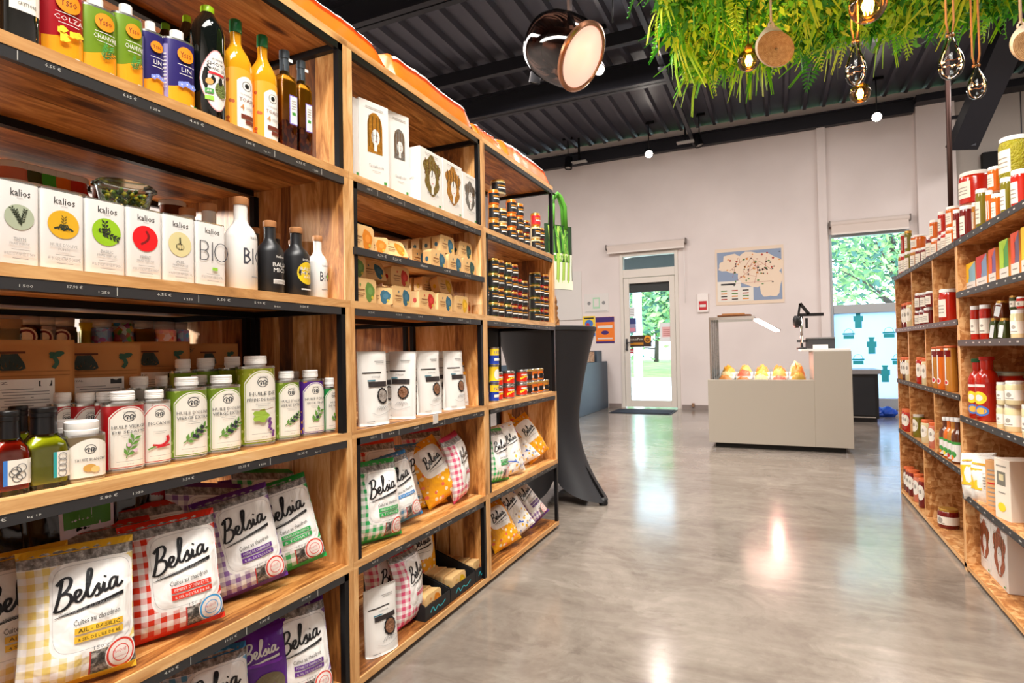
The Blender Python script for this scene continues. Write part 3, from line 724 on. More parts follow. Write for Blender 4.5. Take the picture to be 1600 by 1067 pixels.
for j in range(rows): m.face((j*9, (j+1)*9, n1+(j+1)*9, n1+j*9), LDK); m.face((j*9+8, n1+j*9+8, n1+(j+1)*9+8, (j+1)*9+8), LDK)
m.build('bag_body', o)
def tsurf(s_, z, e): u = s_/wv+.5; f = z/hh; return (s_, -.018*math.sin(math.pi*max(0, min(1, u)))*math.sin(math.pi*max(0, min(1, f*.9+.05)))-.0065-e, z)
D = Dec(tsurf); D.patch(-wv/2, wv/2, 0, hh*.14, LWH); r = random.Random(9)
for i in range(9):
    x_ = (-.42+.105*i)*wv; D.stroke([(x_, hh*.10), (x_*1.0, hh*.3), (x_*1.05, hh*.55)], wv*.075, LLT if i % 2 else LWH); D.l -= 1
for i in range(16):
    x_ = r.uniform(-.42, .42)*wv; D.stroke([(x_, hh*.42), (x_+r.uniform(-.1, .1)*wv, hh*.7), (x_*.8+r.uniform(-.2, .2)*wv, hh*.98)], wv*.06, (LGR, LLT, LGR, LDK)[i % 4]); D.l -= 1
for i in range(7): D.ell((-.4+.13*i)*wv, hh*.10, wv*.05, hh*.04, LWH, 10, 1); D.l -= 1
D.build('leek_print', o)
for s in (-1, 1):
    m = MB(); zt2 = hh+.20; m.tube([(-.055, s*.012, hh-.02), (-.05, s*.012, hh+.12), (-.02, s*.008, zt2-.02), (0, 0, zt2), (.02, s*.008, zt2-.02), (.05, s*.012, hh+.12), (.055, s*.012, hh-.02)], .013, LGR, 8); m.build('handle', o)
m = MB(); m.tube([(-1.30, 3.08, zb+hh+.19), (-1.26, 3.25, zb+hh+.195), (-1.235, 3.46, zb+hh+.185)], .006, STEEL, 6); tag(m.build('bag_hook'), 'thin black hook arm at the shelf end carrying the leek tote bag', 'hook')

# ---------------- serving counter with display case
CB = at(1110, 692, Z=.04).y-.02
CX0, CX1 = at(1108, 692, Y=CB).x, at(1335, 704, Y=CB).x
PANEL = M('taupe_laminate', '#b5ada0', .42); PEDGE = M('laminate_edge', '#7a5a44', .5)
zc0, zc1 = .70*CB/6.43, .955*CB/6.4; zc0 = Zof(593, CX0, CB); zc1 = Zof(548, CX1, CB); xs = at(1272, 592, Y=CB).x
t = thing('serving_counter', 'taupe stepped shop counter standing in the open floor', 'counter', (0, 0, 0))
m = MB(); m.box(CX0, xs, CB, CB+.03, .05, zc0, PANEL, 'x'); m.box(xs, CX1, CB, CB+.03, .05, zc1, PANEL, 'x'); bevel(m.build('front_panel', t), .003)
m = MB(); m.box(CX1-.03, CX1, CB+.03, CB+.9, .05, zc1, PANEL, 'y'); m.build('side_panel', t)
m = MB(); m.box(CX0, CX0+.03, CB+.03, CB+.9, .05, zc0, PANEL, 'y'); m.build('side_panel', t)
m = MB(); m.box(CX0+.06, CX1-.06, CB+.06, CB+.84, 0.0, .05, M('plinth_black', '#15130f', .6), 'x'); m.build('plinth', t)
m = MB(); m.box(CX0+.03, xs, CB+.03, CB+.9, zc0-.06, zc0-.04, M('steel_tray_bed', '#c9c5be', .35, .6)); m.build('display_floor', t)
m = MB(); m.box(xs-.1, CX1+.0, CB+.035, CB+.9, zc1+.001, zc1+.022, WHITE); bevel(m.build('worktop', t), .003)
m = MB(); m.box(xs-.0, xs+.02, CB+.03, CB+.9, zc0-.06, zc1, PANEL, 'y'); m.build('inner_panel', t)
# glass case
gx0 = CX0+.02; gz0 = zc0+.0; gz1 = Zof(499, gx0, CB+.1); gx1 = at(1176, 500, Y=CB+.1).x
t = thing('display_case', 'lit glass display case on the left of the taupe counter', 'display case', (0, 0, 0))
CHR = M('chrome', '#c8c4be', .15, 1)
for i, yy in enumerate((.05, .27, .50, .72, .88)):
    m = MB(); m.box(gx0, gx0+.018, CB+yy, CB+yy+.018, gz0-.04, gz1, CHR, 'z'); m.build('post', t)
m = MB(); m.box(gx0+.005, gx0+.011, CB+.07, CB+.87, gz0-.04, gz1, PANE); m.build('side_glass', t)
m = MB(); m.box(gx0+.02, xs-.01, CB+.045, CB+.051, gz0-.04, gz0+.10, PANE); m.build('front_glass', t)
m = MB(); m.box(gx0, gx1, CB+.04, CB+.9, gz1, gz1+.012, clearmat('green_edge_glass', '#b6c89c')); m.build('top_glass', t)
m = MB(); m.box(gx0, gx1, CB+.035, CB+.05, gz1-.012, gz1+.016, CHR); m.box(gx1, gx1+.02, CB+.035, CB+.9, gz1-.012, gz1+.016, CHR); m.build('top_rail', t)
m = MB(); m.bar((gx1+.03, CB+.06, gz1-.02), (gx1+.22, CB+.35, gz1-.13), .05, .02, M('led_strip', '#ffffff', .5, emit='#ffd9c8', es=9)); m.build('light_strip', t)
m = MB(); m.bar((gx1, CB+.05, gz1), (gx1+.24, CB+.40, gz1-.12), .03, .012, CHR); m.bar((gx1, CB+.8, gz1), (gx1+.24, CB+.8, gz1-.12), .02, .012, CHR); m.build('brace', t)
light('AREA', 'case_lamp', ((gx0+xs)/2+.05, CB+.40, gz1-.06), ((gx0+xs)/2+.05, CB+.42, 0), 4.5, (1, .58, .46), sx=.5, sy_=.07)
light('POINT', 'case_lamp', ((gx0+xs)/2+.12, CB+.55, gz0+.34), None, 6, (1, .46, .38), size=.03)
# food on the display bed
def mound(m, a, b, z0, h, mt, sd):
    n, k = 20, 7; b0 = len(m.v)
    for j in range(k+1):
        q = j/k
        for i in range(n):
            t = 6.2832*i/n; x_, y_ = a*q*math.cos(t), b*q*math.sin(t)
            m.v.append((x_, y_, z0+max(0, h*(1-q**3)*(.65+.9*abs(noise.noise(Vector((x_*32+sd, y_*32, sd))))))))
    for j in range(k):
        for i in range(n): i2 = (i+1) % n; m.face((b0+j*n+i, b0+(j+1)*n+i, b0+(j+1)*n+i2, b0+j*n+i2), mt, None, True)
FOOD = [('pie', '#e58a34'), ('loaf', '#c9742c'), ('cheese', '#f3d9a0'), ('ham', '#d96a4a'), ('salad', '#e8b23c'), ('quiche', '#f0b65a')]
r = random.Random(12); tz = zc0-.04; k_ = 0; base_x = gx0+.05
names = ['golden pie', 'sliced loaf', 'pale cheese wheel', 'pink ham joint', 'orange salad heap', 'yellow quiche']
for row in range(3):
    for c_ in range(5):
        fx = base_x+.085+c_*(xs-base_x-.12)/4.55; fy = CB+.15+row*.25; kd = (row*2+c_) % 6
        o = thing('food_tray', '%s in white tray, %s, %s row of the glass case' % (names[kd], ['leftmost', 'second from left', 'middle', 'second from right', 'rightmost'][c_], ['front', 'middle', 'back'][row]), 'food', (fx, fy, tz), r.uniform(-.2, .2), 'food trays in the display case')
        m = MB(); ol = outline(.075, .1, 5, 20); m.loft(ol, [(.85, 0), (1, .03+.03*row), (.93, .03+.03*row), (.8, .02+.03*row)], WCAP); m.build('tray', o)
        fm = M('food_'+FOOD[kd][0], FOOD[kd][1], .45, bump=.5, bscale=40); m = MB(); zz = .025+.03*row
        hh_ = .045+.03*(r.random())+.02*row+(.05 if c_ == 4 else 0); mound(m, .07, .092, zz, hh_*.8, fm, r.uniform(0, 50))
        m.build(FOOD[kd][0]+'_portion', o)
m = MB(); m.loft(outline(.17, .11, 4, 24), [(.9, 0), (1, .03), (.95, .035)], M('rattan', '#7a4a28', .7, bump=.5, bscale=80)); m.box(-.12, .1, -.05, .06, .035, .05, KR); p = at(1147, 494, Y=CB+.3)
tag(m.build('basket_tray', None, (p.x, CB+.35, gz1+.013)), 'flat brown basket tray on top of the glass case', 'tray')
# point of sale stand and till box
zt_ = zc1+.022; yt = CB+.35; p0 = at(1253, 545, Y=yt); k_ = yt/FPX*.98
def P_(px_, py_, yy=yt): a = at(px_, py_, Y=yy); return (a.x, a.y, a.z)
t = thing('screen_stand', 'black jointed stand with arm on a chrome pole at the till', 'stand', (p0.x, yt, zt_))
def loc_(p): return (p[0]-p0.x, p[1]-yt, p[2]-zt_)
m = MB(); m.tube([(0, 0, 0), loc_(P_(1252, 492))], .014, CHR, 10); m.build('pole', t)
m = MB(); m.bar(loc_(P_(1249, 492)), loc_(P_(1287, 491)), .03, .03, BLACK); m.bar(loc_(P_(1250, 474)), loc_(P_(1264, 491)), .03, .03, BLACK); m.bar(loc_(P_(1250, 474)), loc_(P_(1247, 496)), .03, .02, BLACK); m.build('arm', t)
m = MB(); m.lathe([(.02, 0), (.035, .03), (.035, .09), (.02, .12)], BLACK, 12, loc_(P_(1245, 512))); m.box(*(lambda q: (q[0]-.012, q[0]+.012, q[1]-.012, q[1]+.012, q[2]-.1, q[2]))(loc_(P_(1260, 497))), BLACK); m.build('handset', t)
m = MB(); m.lathe([(.05, 0), (.05, .012), (.02, .02)], BLACK, 16); m.bar(loc_(P_(1245, 533)), loc_(P_(1262, 533)), .02, .02, BLACK); m.build('base', t)
pa, pb = at(1258, 545, Y=CB+.55), at(1303, 527, Y=CB+.55)
t = thing('till_box', 'dark grey till box with a pale tray on the counter top', 'till', ((pa.x+pb.x)/2, CB+.55, zt_)); wv2 = (pb.x-pa.x)/2
m = MB(); m.box(-wv2, wv2, -.12, .12, 0.0, .10, M('till_grey', '#3c3f42', .4)); m.box(-wv2, wv2, -.13, .12, .10, .115, M('till_top', '#7b7c7a', .4)); bevel(m.build('case', t), .004)
m = MB(); m.box(-wv2*.5, wv2*.5, -.17, -.125, 0.0, .04, WCAP); m.build('coin_tray', t)
# black fridge and blue bag by the window
t = thing('black_fridge', 'low black cabinet with grey top standing right of the counter', 'cabinet', (1.0, 9.0, 0)); 
m = MB(); m.box(-.32, .16, -.25, .3, .05, .62, M('cabinet_black', '#101012', .35)); bevel(m.build('body', t), .005)
m = MB(); m.box(-.34, .19, -.28, .32, .62, .68, M('cabinet_top', '#8a8a8c', .3, .5)); bevel(m.build('top', t), .004)
m = MB(); m.box(-.28, .12, -.262, -.252, .09, .58, M('cabinet_glass', '#1a1c20', .1)); m.build('door', t)
m = MB(); m.box(-.28, .12, -.27, -.262, .06, .075, CHR); m.box(-.30, .14, -.22, .28, 0, .05, BLACK); m.build('kick_rail', t)
for i, (px_, lab) in enumerate(((1380, 'crumpled blue plastic bag on the floor next to the black cabinet'), (1397, 'blue plastic bag on the floor under the window nearest the jar shelves'))):
    p = at(px_, 657, Z=0); r = random.Random(i); m = MB(); ol = outline(.12, .10, 2.4, 18)
    for j in range(7):
        f = j/6; sc = math.sin(math.pi*(.25+.7*f))
        for (x_, y_) in ol: q = sc*(1+r.uniform(-.12, .12)); m.v.append((x_*q, y_*q, .14*f))
    for j in range(6):
        for k in range(18): m.face((j*18+k, j*18+(k+1) % 18, (j+1)*18+(k+1) % 18, (j+1)*18+k), M('blue_plastic', '#1a4fc0', .3))
    m.face(list(reversed(range(18))), M('blue_plastic', '#1a4fc0', .3)); m.face([108+k for k in range(18)], M('blue_plastic', '#1a4fc0', .3))
    tag(m.build('plastic_bag', None, (p.x, 9.55, 0)), lab, 'bag', 'blue bags under the window')

# ---------------- ceiling spots
def track_spot(px_, py_, Z, aim, lit, label, Y=None, k=1.3):
    p = at(px_, py_, Z=Z) if Y is None else at(px_, py_, Y=Y)
    t = thing('track_spotlight', label, 'spotlight', tuple(p), 0, 'ceiling spotlights'); a = (Vector(aim)-p).normalized(); q = a.to_track_quat('Z', 'Y').to_matrix()
    m = MB(); m.lathe([(.035*k, -.16*k), (.048*k, -.15*k), (.052*k, 0), (.047*k, 0), (.044*k, -.03*k)], STEEL, 20, ax=q, capt=False); autosmooth(m.build('lamp_can', t))
    es = 60 if lit else 0
    m = MB(); m.lathe([(.001, -.008), (.044*k, -.01)], M('lit_lens', '#ffffff', .3, emit='#fff1dd', es=40) if lit else M('unlit_lens', '#b8b4ae', .2), 20, ax=q, capb=False); m.build('lens', t)
    m = MB(); m.tube([(0, 0, .02), (0, 0, 4.655-p.z)], .008, STEEL, 8); m.box(-.09, .09, -.018, .018, 4.62-p.z, 4.655-p.z, STEEL); m.build('bracket', t)
    if lit:
        l = light('SPOT', 'spot_beam', tuple(p+a*.03), tuple(p+a), 28, (1, .9, .8), .05, 100)
    return t
track_spot(1014, 241, 4.13, (-.3, 3.5, .6), True, 'lit ceiling spotlight above the glass door, left of the map')
track_spot(1370, 183, 4.11, (.3, 3.2, .8), True, 'lit ceiling spotlight above the tall window')
track_spot(936, 109, 4.16, (-.4, 2.0, .8), True, 'lit ceiling spotlight behind the smoked glass lantern')
track_spot(888, 263, 4.13, (-3.3, 9.0, 1.5), False, 'black unlit spotlight at the far left end of the wall beam')
track_spot(1093, 228, 4.15, (-.2, 9.3, 1.5), False, 'black unlit spotlight between the two lit ones on the wall beam')
track_spot(835, 130, 4.18, (-3.4, 7.0, 1), False, 'black spotlight under the beam left of the smoked glass lantern')
for px_, py_, lab in ((905, 253, 'grey flat sensor plate beside the far left spotlight'), (1071, 222, 'grey flat sensor plate beside the middle spotlight')):
    p = at(px_, py_, Z=4.22); m = MB(); m.box(-.13, .13, -.05, .05, -.01, .01, M('sensor_plate', '#a9a8a4', .5)); m.box(-.015, .015, -.015, .015, .01, 4.63-p.z, STEEL); o = m.build('sensor_plate', None, tuple(p)); tag(o, lab, 'sensor')

# ---------------- smoked glass lantern
p = at(892, 82, Y=3.75); nrm = (_r*.66 - _u*.56 - _f*.46).normalized(); q = nrm.to_track_quat('Z', 'Y').to_matrix()
t = thing('glass_lantern', 'large smoked glass drum lantern hanging below the steel beams', 'lamp', tuple(p), 0)
COP = M('copper_rim', '#b07a5c', .25, .9)
m = MB(); m.lathe([(.05, -.30), (.13, -.295), (.19, -.265), (.222, -.19), (.232, -.08), (.226, .03), (.212, .10)], SMOKE, 40, ax=q, capt=False); m.build('glass_drum', t)
m = MB(); m.lathe([(.212, .08), (.224, .09), (.226, .108), (.212, .118), (.198, .115), (.194, .108), (.198, .10)], COP, 40, ax=q, capb=False, capt=False); m.lathe([(.05, -.32), (.075, -.315), (.08, -.29)], COP, 24, ax=q); autosmooth(m.build('rim', t))
m = MB(); m.lathe([(.001, .108), (.196, .106)], M('lantern_diffuser', '#d8b8a0', .5, emit='#ffcdb4', es=.75), 40, ax=q, capb=False); m.build('diffuser', t)
m = MB(); m.lathe([(.12, -.16), (.14, 0), (.165, .09)], M('copper_reflector', '#6e5446', .3, .9), 32, ax=q, capt=False); m.build('reflector', t)
up = q @ Vector((0, 0, 0)); top = Vector((.0, .0, .0)); m = MB()
e_ = q @ Vector((.24, 0, 0)); e2_ = q @ Vector((-.24, 0, 0))
m.bar((-.0, .0, .20), (-.02, 0, 1.05), .05, .02, M('dark_bronze_strap', '#3a2a24', .35, .7)); m.bar(tuple(_r*-.08+_u*.06), (-.0, 0, .26), .04, .012, _M['dark_bronze_strap']); m.bar(tuple(_r*.06+_u*.12), (0, 0, .26), .04, .012, _M['dark_bronze_strap']); m.build('strap', t)
# ================================================================== HANGING GARDEN AND PENDANTS
GL = [M('fern_light', '#b0e024', .5), M('fern_mid', '#68c424', .5), M('fern_dark', '#2f8a22', .55), M('fern_lime', '#dcf048', .5)]
def frond_mesh(kind, mt):
    m = MB(); r = random.Random(kind*7+3)
    if kind in (0, 1, 2):      # fern frond, pinnate
        L = (.26, .20, .30)[kind]; n = 13; W = L*.26; dz = (.55, .9, .35)[kind]
        def c(t): return Vector((L*t*(1-.15*t), 0, -dz*L*t*t*.9))
        for i in range(n):
            t = .08+.9*i/(n-1); p = c(t); wl = W*math.sin(math.pi*(.12+.86*t))**.7*(1.05-t*.55); q = L/n*.62
            for s in (-1, 1): m.poly([p, p+Vector((q, s*wl*.5, .004)), p+Vector((q*1.1, s*wl, -wl*.25)), p+Vector((q*-.35, s*wl*.55, .0))] if s > 0 else [p, p+Vector((q*-.35, s*wl*.55, .0)), p+Vector((q*1.1, s*wl, -wl*.25)), p+Vector((q, s*wl*.5, .004))], mt)
        m.tube([c(0), c(.33), c(.66), c(1)], .0022, mt, 3)
    elif kind == 3:            # tuft of blades
        for i in range(13):
            a = r.uniform(0, 6.28); L = r.uniform(.12, .22); dx, dy = math.cos(a), math.sin(a); sx, sy2 = -dy*.009, dx*.009; pr = None
            for j in range(5):
                t = j/4; p = Vector((dx*L*t*.8, dy*L*t*.8, .02-L*t*t*.75)); w_ = 1-t*.85; e = [p+Vector((sx, sy2, 0))*w_, p-Vector((sx, sy2, 0))*w_]
                if pr: m.poly([pr[0], pr[1], e[1], e[0]], mt)
                pr = e
    else:                      # bushy small leaves on a sprig
        for i in range(26):
            p = Vector((r.gauss(0, .04), r.gauss(0, .04), r.uniform(-.10, .02))); u_ = Vector((r.uniform(-1, 1), r.uniform(-1, 1), r.uniform(-.8, .2))).normalized()*.028; v_ = u_.cross(Vector((0, 0, 1))).normalized()*.013
            m.poly([p, p+u_*.5+v_, p+u_, p+u_*.5-v_], mt)
    return m.mesh('fern_frond')
FM = [[frond_mesh(k, g) for g in GL] for k in range(5)]
gz = 3.05; gt = thing('hanging_garden', 'hanging panel of lush artificial ferns under the roof at the upper right', 'plants', (.35, 2.9, gz))
GX0, GX1, GY0, GY1 = -.86, 1.0, -1.1, 1.28
m = MB(); MOSS = M('moss_backing', '#24401a', .9, bump=.8, bscale=30)
for i in range(24):
    for j in range(28):
        pass
nx, ny = 30, 36; zz = {}
for i in range(nx+1):
    for j in range(ny+1):
        e = min(i, nx-i, j, ny-j); zz[i, j] = .0 if e == 0 else -.05-.05*noise.noise(Vector((i*.6, j*.6, 1)))
        m.v.append((GX0+(GX1-GX0)*i/nx, GY0+(GY1-GY0)*j/ny, zz[i, j]))
for i in range(nx):
    for j in range(ny): a = i*(ny+1)+j; m.face((a, a+1, a+ny+2, a+ny+1), MOSS)
m.box(GX0, GX1, GY0, GY1, .0, .06, M('planter_frame', '#26241f', .7)); m.build('planter_panel', gt)
m = MB()
for sx in (GX0+.2, GX1-.2):
    for sy3 in (GY0+.3, GY1-.2): m.tube([(sx, sy3, .06), (sx, sy3, 1.60)], .004, STEEL, 6)
m.build('suspension_wire', gt)
r = random.Random(21); cnt = 0
for i in range(290):
    edge = r.random() < .42
    if edge:
        s = r.random()
        if s < .5: x_, y_, a = GX0+r.uniform(-.02, .08), r.uniform(GY0+.3, GY1), math.pi+r.uniform(-.7, .7)
        else: x_, y_, a = r.uniform(GX0, GX1), GY1-r.uniform(-.02, .1), math.pi/2+r.uniform(-.8, .8)
    else: x_, y_, a = r.uniform(GX0+.05, GX1), r.uniform(GY0+.35, GY1), r.uniform(0, 6.28)
    k = r.choice((0, 1, 1, 2, 3, 3, 3, 3, 4, 4)); g = r.choice((0, 0, 1, 1, 1, 2, 3)) if y_ > 0 or edge else r.choice((0, 1, 2, 3))
    o = bpy.data.objects.new(('fern_frond', 'fern_frond', 'fern_frond', 'grass_tuft', 'leafy_sprig')[k], FM[k][g]); col.objects.link(o); o.parent = gt
    if k > 2: o['kind'] = 'stuff'
    o.location = (x_, y_, -.05+r.uniform(-.05, .03)); sc = r.uniform(.65, 1.15) if k < 3 else r.uniform(1.1, 1.9); o.scale = (sc, sc, sc); o.rotation_euler = (r.uniform(-.5, .5), r.uniform(.0, .9), a)
m = MB()
for i in range(46000):
    x_, y_ = r.uniform(GX0-.05, GX1+.03), r.uniform(GY0+.2, GY1+.05); p = Vector((x_, y_, -.04-abs(r.gauss(0, .05))))
    u_ = Vector((r.uniform(-1, 1), r.uniform(-1, 1), r.uniform(-1.2, .1))).normalized()*r.uniform(.04, .09); v_ = u_.cross(Vector((r.uniform(-.3, .3), .2, 1))).normalized()*r.uniform(.006, .018)
    m.poly([p, p+u_*.5+v_, p+u_, p+u_*.5-v_], GL[(0, 0, 1, 1, 2, 2, 3)[r.randrange(7)]])
tag(m.build('undergrowth', gt), kind='stuff')
# a second, smaller garden at the right margin
g2 = thing('hanging_garden', 'sliver of a second fern panel at the right margin above the jute drop', 'plants', (2.45, 3.6, 2.80))
m = MB(); m.box(-.2, .6, -.6, .4, 0, .05, MOSS); m.build('planter_panel', g2)
m = MB(); m.tube([(.2, -.2, .05), (.2, -.2, 1.8)], .004, STEEL, 6); m.build('suspension_wire', g2)
for i in range(26):
    o = bpy.data.objects.new('fern_frond', FM[r.choice((0, 1, 2))][r.choice((0, 1, 3))]); col.objects.link(o); o.parent = g2
    o.location = (-.2+r.uniform(0, .2), r.uniform(-.6, .4), .0); o.rotation_euler = (r.uniform(-.5, .5), r.uniform(.1, .9), math.pi+r.uniform(-.9, .9)); o.scale = (1.2,)*3
# amber globe bulbs
AMB = clearmat('amber_glass', '#ffd488', 1.5, .06)
CORD = M('jute_cord', '#a8703c', .9)
def cordpts(p, sep, ztop): return [(sep, 0, 0), (sep*.6, 0, ztop)]
def globe(px_, py_, Y, rpx, label, e, drop_top=3.1):
    p = at(px_, py_, Y=Y); dep = (Vector(p)-Vector((0, 0, CAM_H))).dot(_f2); r_ = rpx*dep/FPX
    t = thing('globe_bulb', label, 'bulb', tuple(p), 0, 'glowing amber globe bulbs')
    m = MB(); m.lathe([(max(.001, r_*math.sin(math.pi*i/14)), -r_*math.cos(math.pi*i/14)) for i in range(14)], AMB, 24, capb=True, capt=True); m.build('glass_globe', t)
    m = MB()
    for k in range(7):
        a = 6.283*k/7; m.tube([(r_*.14*math.cos(a), r_*.14*math.sin(a), r_*.45), (r_*.32*math.cos(a+.3), r_*.32*math.sin(a+.3), 0), (r_*.2*math.cos(a+.7), r_*.2*math.sin(a+.7), -r_*.5)], r_*.035, M('hot_filament', '#fff0c0', .5, emit='#ffc060', es=45), 5)
    m.build('filament', t)
    m = MB(); m.lathe([(r_*.3, r_*.85), (r_*.32, r_*1.3), (r_*.2, r_*1.45)], M('brass_socket', '#a06a28', .3, .8), 14); m.tube([(0, 0, r_*1.4), (0, 0, max(.02, drop_top-p.z))], .004, BLACK, 6); m.build('socket', t)
    light('POINT', 'bulb_glow', tuple(p), None, e*1.3, (1, .74, .42), r_*.3)
    return t
globe(1356, 8, 2.55, 27, 'largest glowing amber globe bulb, cut by the top edge of the photo', 4)
globe(1170, 94, 3.55, 17, 'glowing amber globe bulb half behind the round jute drop', 4)
globe(1344, 146, 2.9, 15, 'smallest glowing globe bulb just under a glass teardrop', 1.2)
# jute wrapped drops (open ended cone with a wide round base)
nb = NB('coiled_jute', .85); x_, y_, z_ = nb.uv('Object'); rr = nb.math('SQRT', x_*x_+z_*z_); f_ = nb.noise(nb.vec(x_, y_, z_), 60, 3)
JUTE = nb.out(nb.ramp((rr*230).frac()*.5+f_*.5, [(.2, '#7a4a22'), (.5, '#b98a55'), (.8, '#dcb888')]), .85, (rr*230).frac(), .5, .003)
JUTP = M('pale_jute', '#e0cdb4', .85, bump=.4, bscale=120)
def jute(px_, py_, Y, rpx, label):
    p = at(px_, py_, Y=Y); dep = (Vector(p)-Vector((0, 0, CAM_H))).dot(_f2); r_ = rpx*dep/FPX
    t = thing('jute_drop', label, 'ornament', tuple(p), YAW, 'jute wrapped drops')
    # disc faces the viewer's side, tapering body behind rises to the cord
    m = MB(); n = 40; rings = [(1.0, 0, -.02), (1.04, .04, .10), (1.02, .16, .22), (.86, .46, .32), (.60, .86, .36), (.34, 1.2, .36), (.14, 1.45, .34)]
    for sc, dz_, dy in rings:
        for k in range(n):
            a = 6.2832*k/n; m.v.append((r_*sc*math.cos(a), r_*dy, r_*(sc*math.sin(a)*.98+dz_)))
    for i in range(len(rings)-1):
        for k in range(n): m.face((i*n+k, (i+1)*n+k, (i+1)*n+(k+1) % n, i*n+(k+1) % n), JUTP, None, True)
    m.face([(len(rings)-1)*n+k for k in range(n)], JUTP); m.build('wrapped_body', t)
    m = MB(); k = 6
    for j in range(k+1):
        q = j/k*.99+.005
        for a_ in range(n): a = 6.2832*a_/n; m.v.append((r_*q*math.cos(a), -r_*.02-.004*(j % 2), r_*q*math.sin(a)*.98))
    for j in range(k):
        for a_ in range(n): m.face((j*n+a_, j*n+(a_+1) % n, (j+1)*n+(a_+1) % n, (j+1)*n+a_), JUTE, None, True)
    m.face(list(range(n)), JUTE); m.build('coiled_disc', t)
    m = MB(); zt = r_*1.55
    m.tube([(.012*math.cos(a), r_*.46, zt+.016*math.sin(a)) for a in [6.283*i/12 for i in range(13)]], .004, JUTP, 6); m.tube([(0, r_*.46, zt+.012), (0, r_*.46, 3.1-p.z)], .005, JUTP, 6); m.build('cord', t)
jute(1212, 76, 3.0, 29, 'round coiled jute drop hanging in front of the ferns by the bulb')
jute(1606, 72, 2.7, 24, 'jute drop cut by the right edge of the photo')
# glass teardrops
CRY = M('crystal_glass', '#ffffff', .02, 0, 1, ior=1.35)
def teardrop(px_, ytop, ybot, Y, rpx, cordx, label):
    b_ = at(px_, ybot, Y=Y); tp = at(px_, ytop, Y=Y); dep = (Vector(b_)-Vector((0, 0, CAM_H))).dot(_f2); r_ = rpx*dep/FPX; h_ = tp.z-b_.z
    t = thing('glass_teardrop', label, 'ornament', tuple(b_), 0, 'clear glass teardrops')
    prof = [(.001, 0), (.45, .03), (.78, .10), (.97, .22), (1.0, .34), (.9, .48), (.68, .62), (.42, .76), (.24, .88), (.20, .95), (.26, 1.0)]
    m = MB(); m.lathe([(r_*a, h_*b) for a, b in prof], FILM2, 24); m.build('glass_drop', t)

    m = MB(); z1 = 3.1-b_.z
    for s in (-1, 1): m.tube([(s*.004, 0, h_*.94), (s*.011, 0, h_*1.25), (s*.009, 0, z1)], .0035, CORD, 6)
    m.tube([(-.012, 0, h_*.955), (.012, 0, h_*.955)], .005, CORD, 6); m.build('cord', t)
    m = MB(); rr_ = random.Random(int(px_))
    m.tube([(r_*.75*math.cos(a), r_*.75*math.sin(a), h_*(.36+.02*math.sin(a*5))) for a in [6.283*i/24 for i in range(25)]], .0012, M('fairy_wire', '#c87a3a', .3, .8), 4)
    for i in range(9): a = rr_.uniform(0, 6.28); c = Vector((r_*.75*math.cos(a), r_*.75*math.sin(a), h_*.36)); m.lathe([(.001, -.0025), (.0025, 0), (.001, .0025)], M('fairy_led', '#ffffff', .4, emit='#ffc078', es=16), 6, c)
    m.build('fairy_lights', t)
FILM2 = clearmat('teardrop_glass', '#dcdfe0', 1.4, .06)
teardrop(1338, 62, 134, 2.6, 15, 0, 'clear glass teardrop under the largest amber bulb')
teardrop(1487, 52, 124, 2.5, 17, 0, 'clear glass teardrop, middle of the three, before the dark roof steel')
teardrop(1527, 100, 155, 2.7, 13, 0, 'clear glass teardrop hanging lowest, nearest the right edge')

# ================================================================== RIGHT SHELVES (OSB)
XR = .725; DR = .36
def placer(x0, x1, ytop, z, side, inset=.015, plane=None):
    pl = (XR if side > 0 else 1.14) if plane is None else plane; r_ = .04
    for _ in range(5):
        X = side*(pl+inset+r_); Y = Yof((x0+x1)/2, X, z); dep = (Vector((X, Y, z+.05))-Vector((0, 0, CAM_H))).dot(_f2); r_ = (x1-x0)/2*dep/FPX
    if side > 0: Y = min(Y, 4.61-r_)
    return X, Y, r_, Zof(ytop, X, Y)-z
RT = .02
def osb_unit(y0, y1, levels, divs, label, end):
    t = thing('jar_shelving', label, 'shelving', (XR, y0, 0)); L = y1-y0
    for i, z in enumerate(levels):
        m = MB(); m.box(0, DR, 0, L, z-RT, z, OSB, 'y'); m.box(-.001, 0, 0, L, z-RT, z, OSBE, 'y'); m.build('shelf_board', t)
        if i > 0:
            m = MB(); m.box(-.005, -.001, 0, L, z-.020, z+.006, RAILM, 'y')
            D = Dec(lambda s_, z_, e: (-.005-e, s_, z_)); rr = random.Random(i*3+int(y0*10)); y_ = .03
            while y_ < L-.06:
                D.patch(y_, y_+rr.uniform(.008, .026), z-.009, z-.004, CHALK, nx=1); D.l = 1; y_ += rr.uniform(.05, .11)
            pr = m.build('price_rail', t); D.build('price_marks', pr)
    zt, zb = max(levels)-RT, 0
    for (yy, a, b) in divs:
        m = MB(); m.box(0, DR, yy-y0, yy-y0+.015, a, b-RT, OSB, 'z'); m.box(-.001, 0, yy-y0, yy-y0+.015, a, b-RT, OSBE, 'z'); m.build('divider', t)
    m = MB(); m.box(DR-.01, DR, 0, L, 0.0, zt, OSB, 'z'); m.build('back_panel', t)
    return t
FZ = [.035, .429, .76, 1.0925, 1.438]; NZ = [.035, .335, .672, 1.0, 1.21, 1.438]
def dY(px_, z): return Yof(px_, XR, z)
fd = [(4.615, 0, 1.438), (3.155, 0.0, 1.438)]
for px_, i in ((1447, 0), (1424, 1), (1463, 1), (1422, 2), (1449, 2), (1427, 3), (1460, 3)):
    fd.append((dY(px_, FZ[i]), FZ[i], FZ[i+1]))
far = osb_unit(3.155, 4.63, FZ, fd, 'osb shelving at the far right filled with small preserve jars', True)
nd = [(3.135, 0.0, 1.438), (1.55, 0, 1.438)]
